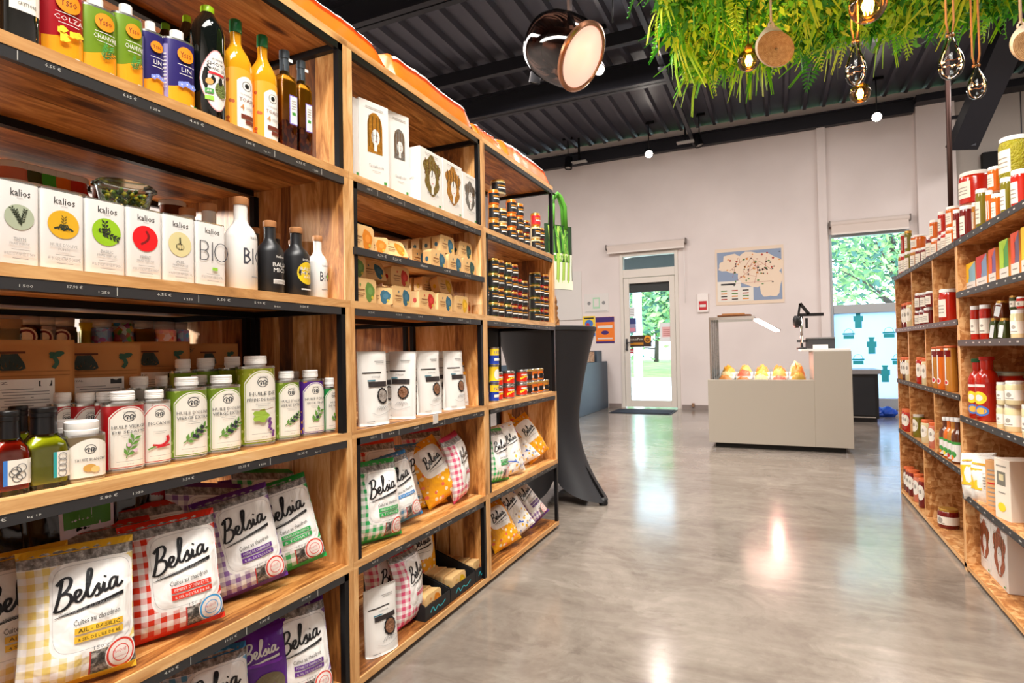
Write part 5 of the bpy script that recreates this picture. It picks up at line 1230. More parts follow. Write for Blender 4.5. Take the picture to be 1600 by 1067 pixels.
def hair_window(D, cx, cz, k, foil, curly=True):
    """pasta-pack window: foil-coloured hair shape around a pale face"""
    if curly:
        D.ell(cx, cz+.2*k, .62*k, .60*k, foil, 30, 2, fn=lambda a: 1+.13*math.cos(5*a-1.57))
        D.ell(cx, cz-.30*k, .52*k, .5*k, foil, 20, 1, fn=lambda a: 1+.08*math.cos(4*a))
        for i in range(5): D.stroke([(cx+k*(-.5+.25*i), cz+.62*k), (cx+k*(-.42+.22*i), cz+.3*k), (cx+k*(-.55+.27*i), cz-.02*k)], .05*k, M('foil_dark', '#6a4a1c', .35, .4)); D.l -= 1
    else:
        D.ell(cx, cz+.35*k, .42*k, .62*k, foil, 28, 2); D.patch(cx-.42*k, cx+.42*k, cz-.85*k, cz+.35*k, foil, nx=2)
        for i in range(4): D.stroke([(cx+k*(-.32+.2*i), cz+.8*k), (cx+k*(-.36+.22*i), cz+.2*k), (cx+k*(-.32+.22*i), cz-.6*k)], .04*k, M('foil_dark', '#6a4a1c', .35, .4)); D.l -= 1
    D.ell(cx+.03*k, cz-.12*k, .23*k, .36*k, PAPERW, 18, 1); D.patch(cx-.06*k, cx+.10*k, cz-.75*k, cz-.35*k, PAPERW, nx=1)
    for s in (-1, 1): D.stroke([(cx+.03*k+s*.13*k, cz-.04*k), (cx+.03*k+s*.05*k, cz-.05*k)], .02*k, BLACK)
    D.ell(cx+.03*k, cz-.30*k, .04*k, .02*k, REDP, 8, 1)
FOILG = M('gold_foil_pasta', '#b8802c', .3, .55, bump=.6, bscale=90); FOILS = M('grey_foil_pasta', '#77736e', .35, .4, bump=.6, bscale=90); FOILR = M('rose_foil_pasta', '#a85a40', .35, .4, bump=.6, bscale=90); FOILB = M('olive_foil_pasta', '#7d6a2c', .3, .5, bump=.6, bscale=90)
def pasta_dec(foil, curly=True, leaf=True, word='Spaghetti', ky=.58):
    return lambda D, a, b: (hair_window(D, a*.02, b*ky, a*.60, foil, curly), D.text(word, a*.05, b*.24, b*.035, GREY, a*.5), D.patch(-a*.1, a*.2, b*.18, b*.185, LINES, nx=1), D.patch(-a*.3, a*.3, b*.92, b*.93, LINES, nx=1), D.patch(a*.30, a*.40, b*.05, b*.08, GRN, nx=1) if leaf else None)
for i, (xa, xb, yt) in enumerate(((1530, 1549.5, 818), (1550, 1576, 834))):
    z = .0355; Ya, Yb_ = Yof(xa, XR+.05, z), Yof(xb, XR+.05, z); w_ = abs(Ya-Yb_)
    carton('pasta_carton', 'white pasta carton with rose hair window, bottom right shelf, %s of two' % ('left' if i == 0 else 'right'), 'carton', XR+.05+.085, (Ya+Yb_)/2, z, w_*.99, .17, .22, RZR, PAPERW, pasta_dec(FOILR), 'white pasta cartons on the right')
bag('flour_bag', 'white and yellow bag at the back of the bottom right shelf', 'bag', (XR+.21, 3.30, .0355), RZR+.5, -.2, .17, .2, .08, FLOUR, flour_dec, 'white flour bags', 8, .05)
bag('snack_bag', 'yellow snack bag edge standing against the divider on the bottom right shelf', 'bag', (XR+.08, 3.22, .0355), RZR+.2, 0, .06, .2, .05, M('snack_yellow', '#e8a81e', .4), None, None, 4)
bag('flour_bag', 'white flour bag end poking out beside the divider above the bottom shelf', 'bag', (XR+.06, 3.30, .4295), RZR, -.0, .05, .12, .04, FLOUR, None, 'white flour bags', 14) if False else None

# ================================================================== LEFT SHELVES
XL = -1.14; DL = .36; YB = [.40, 1.3622, 2.2292, 3.0971]; LZ = [.04, .384, .764, 1.149, 1.53, 1.92]; BT = .022
def chalk(pr, y0, y1, z, seed, n=4):
    rr = random.Random(seed); D = Dec(lambda s_, z_, e: (.0+e, s_, z_)); y_ = y0+.05
    pri = ['4,60 €', '15,01 €', '11,36 €', '9,50 €', '5,80 €', '12,35 €', '3,50 €', '17,90 €', '6,55 €', '5,90 €']
    while y_ < y1-.10:
        L = rr.uniform(.035, .05); D.text(rr.choice(pri), y_+L/2, z+.002, .0065, CHALK, L*.7); D.l = 1
        y_ += L+.02
        if rr.random() < .6: D.text(rr.choice(['bio', 'l 250', 'kg 19', 'l 500']), y_+.012, z-.003, .0045, CHALK, .02); D.l = 1; y_ += .035
        if rr.random() < .6: D.patch(y_, y_+.0012, z-.008, z+.008, CHALK, nx=1); D.l = 1
        y_ += rr.uniform(.03, .09)
    return D
def left_unit(j, x0, label, back=False):
    """x0: front plane; boards run from x0 back to x0-DL (or forward when it is a rear unit)"""
    y0, y1 = YB[j], YB[j+1]; rp = random.Random(j+50*back); t = thing('shelving_unit', label, 'shelving', (x0, y0, 0), 0, None); L = y1-y0; s = -1
    def bx(m, xa, xb, ya, yb, za, zb, mt, g='y'): m.box(min(-xa, -xb), max(-xa, -xb), ya, yb, za, zb, mt, g)
    for i, z in enumerate(LZ):
        m = MB(); bx(m, -.001, .004, .0005, L-.0005, z-BT, z, EDGE, 'y'); o = m.build('shelf_board' if i < 5 else 'top_board', t)
        cut = [.004, .085, .182, .27, DL] if not back else [.004, DL]
        for a_, b_ in zip(cut, cut[1:]): m = MB(); bx(m, a_, b_-.0004, .0005, L-.0005, z-BT, z, WOOD, 'y'); m.build('plank', o)
        if i > 0 and not back:
            m = MB(); bx(m, .0, .012, .02, L-.02, z-BT-.021, z-BT, RAILM if i < 5 else STEEL, 'y'); pr = m.build('price_rail', t)
            if i < 5:
                pr.location = (0, 0, 0); D = chalk(pr, .03, L-.02, z-BT-.0105, j*10+i); D.build('price_marks', pr)
    for r_ in range(5):
        za, zb = LZ[r_], LZ[r_+1]-BT; odd = r_ % 2 == 0       # steel post on the right for rows 0, 2, 4
        open_r = (j == 2 and odd)
        def panel(ya_, yb_):
            m = MB(); bx(m, -.001, .004, ya_, yb_, za, zb, EDGE, 'z'); o = m.build('side_panel', t); q = rp.uniform(-.02, .02); cut = [.004, .10+q, .20-q, .285+q, DL] if not back else [.004, .15, DL]
            for a_, b_ in zip(cut, cut[1:]): m = MB(); bx(m, a_, b_-.0004, ya_, yb_, za, zb, WOOD, 'z'); m.build('plank', o)
        panel(0, .02)
        if not open_r:
            panel(L-.02, L)
        m = MB(); z1 = zb-.0
        if odd: ya, yb = (L-.038, L-.0205) if not open_r else (L-.02, L-.001)
        else: ya, yb = .0205, .038
        bx(m, .0, .018, ya, yb, za, z1, STEEL); bx(m, DL-.02, DL, ya, yb, za, z1, STEEL); bx(m, .018, DL-.02, ya, yb, z1-.018, z1, STEEL)
        bx(m, DL-.02, DL, .0205, L-.0385, z1-.018, z1, STEEL); bx(m, DL-.02, DL, .0205 if odd else L-.038, .038 if odd else L-.0205, za, z1-.018, STEEL)
        m.build('steel_frame', t)
    if j == 1 and not back:
        m = MB(); bx(m, .0, DL, .0205, L-.0205, 1.309-.012, 1.309, WOOD, 'y'); o = m.build('shelf_board', t)
        m = MB(); bx(m, -.012, .0, .015, L-.0205, 1.309-.022, 1.309, RAILM, 'y'); pr = m.build('price_rail', t); D = Dec(lambda s_, z_, e: (.012+e, s_, z_)); rr = random.Random(5)
        for y_, tx in ((.12, '4,70 €'), (.2, '5,20 €'), (.36, 'infusion'), (.52, '4,95 €'), (.68, '5,10 €')): D.text(tx, y_+.02, 1.298, .009, CHALK, .045); D.l = 1
        D.build('price_marks', pr)
    if j == 2 and not back:
        m = MB(); bx(m, DL-.015, DL-.005, .02, L-.02, LZ[2], LZ[3]-BT, M('black_panel', '#0c0c0e', .6)); bx(m, DL-.015, DL-.005, .02, L-.02, LZ[0], LZ[1]-BT, _M['black_panel']); m.build('back_panel', t)
    return t
left_unit(0, XL, 'nearest acacia and black steel shelving unit, with the white oil tins')
left_unit(1, XL, 'middle acacia shelving unit, with the white pasta cartons and kraft tea packs')
left_unit(2, XL, 'farthest left shelving unit, with the stacked small jars')
left_unit(0, XL-.38, 'rear shelving unit seen through the nearest unit, with sweet jars', True)
left_unit(1, XL-.38, 'rear shelving unit seen through the middle unit', True)

# ------------------------------------------------------------------ top: orange sacks
SACK = floral_mat('sack_print', '#f07a18', ['#f8f2ea', '#f59a3a', '#e85a10'], '#f7a23c') if False else M('sack_orange', '#e2600c', .35, bump=.35, bscale=10)
SACKW = M('sack_white_film', '#f0e8e0', .25, bump=.6, bscale=18)
def sack(y0, y1, h_, label, depth=.30, seed=0, txt=None, hx=.0):
    t = thing('flat_sack', label, 'sack', (XL-.006-depth/2, (y0+y1)/2, 1.9205), 0, 'orange sacks on top of the shelves'); W = y1-y0; m = MB(); nu, nv = 26, 12; r = random.Random(seed)
    def f(u, v, top):
        y_ = (u-.5)*W; x_ = (v-.5)*depth; ed = max(0, (1-abs(2*u-1)**14))**.5*max(0, (1-abs(2*v-1)**5))**.55
        z = (h_*ed*(.88+.10*noise.noise(Vector((u*4+seed, v*3, seed)))) + .006*noise.noise(Vector((u*18, v*9, seed)))*ed) if top else .0
        return (x_*(1+.03*noise.noise(Vector((u*6, seed, 3)))), y_, max(.0, z)+(.001 if top else 0))
    for top in (1, 0):
        b = len(m.v)
        for j in range(nv+1):
            for i in range(nu+1): m.v.append(f(i/nu, j/nv, top))
        for j in range(nv):
            for i in range(nu):
                a = b+j*(nu+1)+i; q = (a, a+nu+1, a+nu+2, a+1); wh = top and (j in (7, 8) or (seed % 2 and j == 5))
                m.face(q if top else q[::-1], SACKW if wh else SACK, None, True)
    N = (nu+1)*(nv+1)
    for i in range(nu):
        for j in (0, nv): a = j*(nu+1)+i; m.face((a, a+1, N+a+1, N+a) if j else (N+a, N+a+1, a+1, a), SACK)
    m.build('sack_body', t)
    m = MB(); r2 = random.Random(seed+5)
    for e in (0, 1):
        for i in range(7): p = Vector((r2.uniform(-.1, .1), (-.5+e)*W, .02)); q = Vector((r2.uniform(-.03, .03), (-.025 if e == 0 else .025), r2.uniform(.0, .03))); m.poly([p+Vector((-.02, 0, 0)), p+q, p+Vector((.02, 0, .01)), p+Vector((0, 0, -.015))], SACK if i % 2 else SACKW)
    m.build('sack_ear', t)
    def su(s_, z, e):
        u = s_/W+.5; v = .985-z*3.0; p = f(max(0, min(1, u)), max(0, min(1, v)), 1); return (p[0]+.002+e, p[1], p[2]+e+.001)
    D = Dec(su)
    if txt: D.text(txt, 0, .075, .05, PAPERW, W*.8)
    D.patch(-W*.45, W*.45, .015, .024, SACKW, nx=30); D.patch(-W*.4, W*.42, .13, .137, M('sack_dark', '#6a3a1c', .5), nx=30); D.build('sack_print', t)
ya, yb, yc, yd = Yof(415, XL, 1.92), Yof(607, XL, 1.92), Yof(744, XL, 1.92), Yof(860, XL, 1.92)
sack(.95, Yof(606, XL, 1.96)-.0, .115, 'orange and clear plastic sack over the nearest unit', seed=1, txt='PRESSING EMBALLAGE SOUS VIDE')
sack(Yof(606, XL, 1.96)+.03, Yof(742, XL, 1.95), .13, 'smooth golden orange sack over the middle unit', seed=2)
sack(Yof(742, XL, 1.95)+.03, Yof(790, XL, 1.95), .08, 'small flat orange and white sack between the two larger ones', seed=5)
sack(Yof(790, XL, 1.95)+.02, 3.08, .12, 'orange and white sack with a knotted end over the farthest unit', seed=3)

# ------------------------------------------------------------------ helpers for the left rows
def facing(X, Y, f=.5):
    """rotation about z: front (+x side) turned by part f towards the aisle entrance"""
    return math.pi/2 - f*math.atan2(Y, -X)
def lp(x0, x1, yt, z, ins=.02):
    X, Y, r_, h_ = placer(x0, x1, yt, z, -1, ins, 1.14); return X, Y, r_, h_
RED_ = M('tin_red', '#b5141c', .3, .2); TINW = M('tin_white', '#e0dedb', .32); TIN = M('bare_tin', '#b9b9b4', .25, .9)

# row 1: oil cans and bottles
def oil_can(x0, x1, yt, word, topc, ins, label, cap=None, small=False):
    z = 1.5305; X, Y, r_, h_ = lp(x0, x1, yt, z, ins); t = thing('oil_can', label, 'can', (X, Y, z), facing(X, Y, .38), 'printed oil cans'); a = r_; ol = outline(a, a*.72, 2.5, 44)
    TC = M('can_'+topc, topc, .3, .15); CY = M('can_amber', '#f3a11c', .3, .1); hb = h_*.86
    m = MB(); m.loft(ol, [(.99, 0), (1, .003), (1, hb-.003), (.985, hb), (.985, hb+.0015), (.93, hb-.003)], TC, mats=[TIN, TC, TIN, TIN, TIN, TIN]); autosmooth(m.build('can_body', t))
    m = MB(); m.lathe([(a*.42, hb-.004), (a*.44, hb+h_*.05), (a*.40, hb+h_*.055), (a*.40, h_)], WCAP, 20); autosmooth(m.build('cap', t))
    D = Dec(ol_surf(ol)); s = a*1.25
    D.patch(-s*1.2, s*1.2, .004, hb*.42, CY, top=lambda q: hb*.05*(math.sin(q*6.28)+1)); D.patch(-s*1.15, -s*.62, hb*.06, hb*.9, M('can_panel_'+topc, topc if topc != '#2c2466' else '#8f86b8', .4)); [D.patch(-s*1.1, -s*.68, hb*(.30+.05*i), hb*(.315+.05*i), PAPERW, nx=2) for i in range(10)]
    D.ell(s*.18, hb*.80, a*.50, a*.50, M('can_orange', '#f28c18', .4)); D.text('Ysso', s*.18, hb*.80, a*.38, M('can_brown', '#5a1f14', .5), a*.66, slope=.1)
    D.text(word, s*.2, hb*.585, hb*.060, PAPERW, a*(1.15 if len(word) > 3 else .6)); D.patch(s*.18-a*.5, s*.18+a*.5, hb*.645, hb*.652, PAPERW); D.patch(s*.18-a*.4, s*.18+a*.4, hb*.515, hb*.523, PAPERW)
    if word == 'COLZA':
        for i in range(9): q = random.Random(i); D.ell(s*.2+q.uniform(-.45, .45)*a, hb*(.36+q.uniform(-.06, .08)), a*.16, a*.15, YEL, 8, 1, fn=lambda g: 1+.2*math.cos(5*g))
    elif word == 'LIN':
        for i in range(3): D.ell(s*.2+(-.3+.32*i)*a, hb*(.37+.02*(i % 2)), a*.22, a*.2, M('flax_blue', '#7c8fe0', .5), 14, 1, fn=lambda g: 1+.14*math.cos(5*g)); D.ell(s*.2+(-.3+.32*i)*a, hb*(.37+.02*(i % 2)), a*.06, a*.05, PAPERW, 6, 1)
    else: D.sprig(s*.2, hb*.36, a*.8, GRN, 5, 1.3, .5, .06); D.sprig(s*.25, hb*.34, a*.6, M('hemp_dark', '#3a5a1c', .5), 4, .5, .5, .06)
    D.patch(s*.35, s*.50, hb*.07, hb*.12, PAPERW, nx=1); D.patch(s*.52, s*.70, hb*.07, hb*.12, GRN, nx=1); D.patch(-s*.15, s*.15, hb*.08, hb*.10, PAPERW, nx=2); D.build('print', t); return t
DGLS = M('dark_bottle_glass', '#0c100e', .06, coat=.6); 
X, Y, r_, h_ = lp(0, 51, -60, 1.5305, .02)
t = thing('oil_bottle', 'large black glass bottle with white label, leftmost on the top shelf', 'bottle', (X, Y, 1.5305), facing(X, Y, .4)); ol = outline(r_, r_, 4, 40)
m = MB(); m.loft(ol, [(.95, 0), (1, .005), (1, .19), (.9, .22), (.4, .25), (.35, .33)], DGLS); autosmooth(m.build('bottle_body', t)); m = MB(); m.lathe([(r_*.4, .325), (r_*.4, .36)], LIDK); m.build('cap', t)
D = Dec(ol_surf(ol)); D.patch(-r_*.6, r_*1.1, .055, .18, PAPER); D.ell(r_*.2, .09, r_*.35, .012, GREY, inner=.85); D.text("CA'ETTORE", r_*.25, .068, .006, BLACK, r_*.9); D.build('paper_label', t)
oil_can(55, 122, -34, 'COLZA', '#a81420', .03, 'red and amber rapeseed oil can with yellow flowers')
oil_can(122, 176, 0, 'CHANVRE', '#6c8c1e', .03, 'taller green and amber hemp oil can, left of the two')
oil_can(175, 219, 10, 'CHANVRE', '#6c8c1e', .035, 'green and amber hemp oil can, right of the two')
oil_can(218, 253, 36, 'LIN', '#2c2466', .05, 'violet linseed oil can partly hidden, left of the two')
oil_can(253, 301, 51, 'LIN', '#2c2466', .03, 'violet linseed oil can in front beside the soy sauce')
LCAP = M('lime_cap', '#9ccb1c', .35)
def round_bottle(x0, x1, yt, z, ins, bodym, capm, label, dec=None, f=.4, ol_n=2.0, bd=1.0, cat='bottle', name='bottle', **kw):
    X, Y, r_, h_ = lp(x0, x1, yt, z, ins); ol = outline(r_, r_*bd, ol_n, 40); return bottle(name, label, cat, X, Y, z, r_, h_, bodym, capm, facing(X, Y, f), dec, None, ol=ol, **kw)
def shoyu(D, a, b):
    D.ell(a*.12, b*.34, a*.98, b*.245, M('shoyu_edge', '#c78a8a', .5), 32, 2, fn=lambda g: 1+.05*math.cos(4*g)); D.ell(a*.12, b*.34, a*.93, b*.235, PAPERW, 32, 2, fn=lambda g: 1+.05*math.cos(4*g))
    D.text('SHOYU', a*.14, b*.475, b*.033, BLACK, a*1.25); D.text('GRAND CRU', a*.14, b*.435, b*.024, BLACK, a*1.25); D.patch(-a*.4, a*.6, b*.385, b*.405, REDP); D.text('AROMANDISE', a*.12, b*.515, b*.014, BLACK, a*.7)
    D.ell(-a*.35, b*.32, a*.22, a*.2, M('soy_gold', '#c9924a', .5)); D.ell(a*.38, b*.27, a*.42, b*.065, M('soy_olive', '#6b7a2c', .6, bump=1, bscale=300)); D.ell(a*.30, b*.33, a*.14, b*.025, BLACK); D.patch(-a*.6, -a*.12, b*.22, b*.26, GRN); D.patch(-a*.6, -a*.12, b*.165, b*.20, M('euro_green', '#8cc63f', .5)); D.text('AB', -a*.36, b*.24, b*.02, PAPERW)
round_bottle(301, 350, 12, 1.5305, .02, DGLS, LCAP, 'black soy sauce bottle with lime cap and oval label', shoyu, .35, neck=.24, nr=.34, caph=.085, name='sauce_bottle')
round_bottle(278, 309, 26, 1.5305, .13, DGLS, LCAP, 'black soy sauce bottle with lime cap, second in line behind', shoyu, .35, neck=.24, nr=.34, caph=.085, name='sauce_bottle')
round_bottle(244, 276, 38, 1.5305, .21, DGLS, M('green_cap2', '#5c8c1c', .35), 'black sauce bottle with darker green cap hidden behind the violet cans', None, .35, neck=.24, nr=.34, caph=.085, name='sauce_bottle')
GOLDOIL = M('golden_oil', '#d9951a', .07, coat=.8); PALEG = M('pale_oil_glass', '#c8b450', .06, coat=.8)
def toast(D, a, b):
    D.patch(-a*1.9, a*1.9, b*.02, b*.56, M('toast_orange', '#f0a02c', .4), top=lambda q: b*.05*(1-math.sin(q*3.14))); r = random.Random(3)
    for i in range(9): D.ell(a*r.uniform(-1.5, -.6), b*r.uniform(.06, .5), a*.13, a*.13, M('toast_rust', '#b4521c', .5), 8, 1); D.l -= 1
    D.patch(-a*.35, a*1.05, b*.06, b*.50, PAPERW, top=lambda q: b*.05*(2*q-1)**2); D.ell(a*.35, b*.42, a*.34, b*.04, BLACK, inner=.9); D.ell(a*.35, b*.42, a*.16, b*.02, BLACK)
    D.text('La vinaigrette', a*.35, b*.345, b*.02, GREY, a*.9); D.text('TOAST', a*.35, b*.30, b*.03, M('toast_brown', '#6a2c1c', .5), a*1.1); D.text('4', a*.0, b*.235, b*.05, M('toast_gold', '#c07a2c', .5)); D.text('HERBES', a*.55, b*.235, b*.02, GREY, a*.6); D.patch(-a*.1, a*.95, b*.14, b*.175, M('toast_brown', '#6a2c1c', .5)); D.patch(a*.2, a*.95, b*.10, b*.13, M('toast_brown', '#6a2c1c', .5))
DKG = M('dark_green_cap', '#1c6a3a', .3)
for x0, x1, yt, lb in ((347, 392, 33, 'golden vinaigrette bottle with green cap, left of the pair'), (391, 432, 57, 'golden vinaigrette bottle with green cap, right of the pair')):
    round_bottle(x0, x1, yt, 1.5305, .03, GOLDOIL, DKG, lb, toast, .35, 2.6, .85, neck=.40, nr=.35, caph=.11, name='vinaigrette_bottle')
AMG = clearmat('herb_oil_glass', '#fbeccb', 1.5, .02)
for x0, x1, yt, lb in ((431, 461, 81, 'square bottle of amber herb oil with dark cap, left of the pair'), (459, 485, 97, 'square bottle of amber herb oil with dark cap, right of the pair')):
    X, Y, r_, h_ = lp(x0, x1, yt, 1.5305, .03); a = r_*.95; ol = outline(a, a, 7, 32); t = thing('herb_oil_bottle', lb, 'bottle', (X, Y, 1.5305), facing(X, Y, .25), 'herb oil bottles')
    m = MB(); m.loft(ol, [(.96, 0), (1, .004), (1, h_*.70), (.85, h_*.75), (.42, h_*.78), (.40, h_*.86)], AMG); autosmooth(m.build('bottle_body', t))
    if 'herb_infusion' not in _M:
        nb = NB('herb_infusion', .15); x_, y_, z_ = nb.uv('Object'); c_ = nb.vor(nb.vec(x_*1.0, y_*1.0, z_*.6), 120, 'Color'); s_ = nb.node('SeparateColor'); nb.nt.links.new(c_.k, s_.inputs[0])
        lo = nb.ramp(E(nb, s_.outputs[0]), [(.1, '#5a1408'), (.4, '#a83a10'), (.7, '#d8781c'), (.9, '#7a2410')]); hi = nb.ramp(z_*5, [(0, '#c06a10'), (.6, '#d8921c'), (1, '#e0a83c')]); HERB = nb.out(nb.mix((z_+nb.noise(nb.vec(x_, y_, z_), 40)*.06).gt(.115), lo, hi), .15)
    m = MB(); m.loft(ol, [(.94, .005), (.95, h_*.69), (.38, h_*.765)], _M['herb_infusion']); m.build('oil', t)
    m = MB(); m.lathe([(a*.52, h_*.80), (a*.50, h_*.92), (a*.56, h_*.925), (a*.56, h_)], M('slate_cap', '#39424a', .4), 20); autosmooth(m.build('cap', t))
    m = MB(); r = random.Random(int(x0))
    for i in range(16): p = Vector((r.uniform(-.6, .6)*a, r.uniform(-.6, .6)*a, r.uniform(.01, h_*.36))); q = Vector((r.uniform(-1, 1), r.uniform(-1, 1), r.uniform(.2, 1.4))).normalized()*a*.7; m.bar(p, p+q*.8, .004, .007, M('spice_bits', ('#7a2c10', '#b4581c')[i % 2], .5) if i % 2 == 0 else M('spice_bits2', '#a8501c', .5))
    m.build('spices', t)
    D = Dec(flat_surf(-a)); D.patch(-a*.1, a*.85, h_*.28, h_*.56, M('lilac_edge', '#7a6ab4', .5), nx=2); D.patch(a*.0, a*.82, h_*.29, h_*.55, PAPERW, nx=2); D.patch(a*.2, a*.65, h_*.37, h_*.40, GRN, nx=1); [D.patch(a*.15, a*.7, h_*(.43+.025*i), h_*(.436+.025*i), LINES, nx=1) for i in range(4)]; D.patch(-a*.2, a*.3, h_*.87, h_*.90, PAPERW, nx=1); D.build('paper_label', t)

# row 2: white tins and bottles
Z2 = 1.1495
def white_tin(x0, x1, yt, circ, words, label, motif):
    ins = .03; Xf = XL-ins; Ya, Yb_ = Yof(x0, Xf, Z2), Yof(x1, Xf, Z2); w_ = (Yb_-Ya)*.985; h_ = Zof(yt, Xf, (Ya+Yb_)/2)-Z2; d_ = w_*.62
    t = thing('oil_tin', label, 'tin', (Xf-d_/2, (Ya+Yb_)/2, Z2), math.pi/2, 'white rectangular oil tins'); ol = outline(w_/2, d_/2, 9, 48)
    m = MB(); m.loft(ol, [(.985, 0), (1, .002), (1, h_-.003), (.99, h_-.001), (.985, h_), (.96, h_-.003)], TINW, mats=[TIN, TINW, TIN, TIN, TIN]); autosmooth(m.build('tin_body', t))
    D = Dec(flat_surf(-d_/2)); D.text('kalios', w_*.03, h_*.865, h_*.085, BLACK, w_*.48); D.patch(-w_*.06, w_*.10, h_*.80, h_*.804, GREY, nx=1)
    if circ:
        D.ell(0, h_*.575, w_*.36, w_*.36, M('spot_'+circ, circ, .4)); motif(D, 0, h_*.575, w_*.36)
        D.text(words[0], 0, h_*.315, h_*.042, GREY, w_*(.30 if len(words[0]) < 8 else .62)); D.text(words[1], 0, h_*.265, h_*.036, GREY, w_*.48 if len(words[1]) > 6 else w_*.26)
    else:
        LN = M('bio_line', '#3c3f48', .4); motif(D, 0, h_*.55, w_*.36); D.patch(w_*.0, w_*.18, h_*.255, h_*.30, M('euro_green', '#6cc02f', .5), nx=1)
    D.patch(-w_*.2, w_*.25, h_*.190, h_*.196, GREY, nx=1); D.text(words[2], 0, h_*.145, h_*.045, GREY, w_*.74); D.patch(-w_*.18, w_*.2, h_*.085, h_*.092, GREY, nx=1); D.build('print', t)
INK = M('ink_drawing', '#2c3424', .5)
def mo_thyme(D, x, z, r): [D.sprig(x+dx*r, z+dz*r, r*1.15, INK, 6, an, .22, .05) for dx, dz, an in ((-.2, .1, 2.1), (.25, 0, 1.35), (-.05, -.1, 1.9))]
def mo_fire(D, x, z, r): D.stroke([(x-r*.6, z-r*.35), (x-r*.2, z-r*.2), (x, z-.4*r), (x+r*.3, z-r*.2), (x+r*.6, z-r*.4)], r*.14, INK); D.sprig(x, z+r*.1, r*.7, M('ink_olive', '#6a5a1c', .5), 4, 1.5, .4, .06); [D.stroke([(x+r*(-.35+.17*i), z-r*.38), (x+r*(-.2+.1*i), z-r*.0)], r*.07, INK) for i in range(5)]
def mo_basil(D, x, z, r): D.sprig(x-r*.1, z+r*.1, r*1.0, INK, 4, 1.6, .35, .10); D.sprig(x+r*.1, z-r*.2, r*1.2, INK, 5, -.3, .3, .08); D.sprig(x-r*.3, z+.1*r, r*.8, INK, 4, .2, .3, .08)
def mo_chili(D, x, z, r): D.stroke([(x+r*.05, z+r*.6), (x+r*.25, z+r*.25), (x+r*.12, z-r*.15), (x-r*.35, z-r*.48)], r*.16, M('chili_dark', '#7a0c10', .5))
def mo_garlic(D, x, z, r): D.ell(x, z-r*.2, r*.36, r*.28, INK, 14, 1); D.ell(x, z-r*.2, r*.12, r*.25, M('garlic_cream', '#cfc08a', .5), 12, 1); D.ell(x-r*.2, z-r*.2, r*.08, r*.2, _M['garlic_cream'], 12, 1); D.ell(x+r*.2, z-r*.2, r*.08, r*.2, _M['garlic_cream'], 12, 1); D.stroke([(x, z), (x-r*.03, z+r*.55)], r*.1, INK)
def mo_bio(D, x, z, r):
    LN = M('bio_line', '#3c3f48', .4); wq = r*.07; R_ = r*1.25
    def arc(cx, cz, rx, rz, a0, a1): D.stroke([(cx+rx*math.cos(a0+(a1-a0)*i/12), cz+rz*math.sin(a0+(a1-a0)*i/12)) for i in range(13)], wq, LN, smooth=False)
    x0 = x-r*1.05; D.stroke([(x0, z-R_*.62), (x0, z+R_*.62)], wq, LN, smooth=False)
    for s in (1, -1): D.stroke([(x0, z+s*R_*.62), (x0+r*.35, z+s*R_*.62)], wq, LN, smooth=False); arc(x0+r*.35, z+s*R_*.31, r*.36, R_*.31, -1.57, 1.57)
    D.stroke([(x0, z), (x0+r*.35, z)], wq, LN, smooth=False); D.stroke([(x+r*.02, z-R_*.62), (x+r*.02, z+R_*.62)], wq, LN, smooth=False); arc(x+r*.85, z, r*.62, R_*.62, 0, 6.2832)
white_tin(-4, 62.5, 283, '#a9b39a', ('THYM', 'FRAIS INFUSÉ', "HUILE D'OLIVE INFUSÉE AU THYM"), 'white oil tin with a grey green spot, leftmost tin', mo_thyme)
white_tin(63.5, 133, 298, '#d9a820', ("HUILE D'OLIVE", 'FUMÉE', 'AU BOIS DE HETRE ET CHARME'), 'white oil tin with a mustard yellow spot and log drawing', mo_fire)
white_tin(134, 197.5, 313, '#92c01e', ('BASILIC', 'FRAIS INFUSÉ', "HUILE D'OLIVE INFUSÉE AU BASILIC"), 'white oil tin with a bright green spot and basil drawing', mo_basil)
white_tin(198.5, 254.5, 326, '#e0121c', ('PIMENT', 'FRAIS INFUSÉ', "HUILE D'OLIVE INFUSÉE AU PIMENT"), 'white oil tin with a bright red spot and chilli drawing', mo_chili)
white_tin(255.5, 306, 337, '#d6cb96', ('AIL', 'FRAIS INFUSÉ', "HUILE D'OLIVE INFUSÉE À L'AIL"), 'white oil tin with a cream spot and garlic drawing', mo_garlic)
white_tin(307, 354, 348, None, ('', '', "HUILE D'OLIVE VIERGE EXTRA"), 'white oil tin with large thin lettering, rightmost tin', mo_bio)
CORK = M('wooden_stopper', '#b98050', .6); PORC = M('white_glazed_bottle', '#e4e2de', .22, coat=.4); MATB = M('matt_black_bottle', '#1d1e21', .38)
def wb(D, a, b): D.text('kalios', a*.55, b*.56, b*.035, GREY, a*.8); D.text('BIO', a*.45, b*.36, b*.17, M('bio_line', '#3c3f48', .4), a*1.5); D.patch(a*.2, a*.9, b*.14, b*.15, GREY)
def bb(D, a, b): D.text('kalios', a*.35, b*.50, b*.035, PAPERW, a*.8); D.text('BALSA', a*.35, b*.39, b*.058, PAPERW, a*1.35); D.text('MICO', a*.30, b*.315, b*.058, PAPERW, a*1.15); D.patch(-a*.3, a*.95, b*.13, b*.19, PAPERW); [D.patch(-a*.25, a*.9, b*(.14+.015*i), b*(.144+.015*i), BLACK) for i in range(3)]
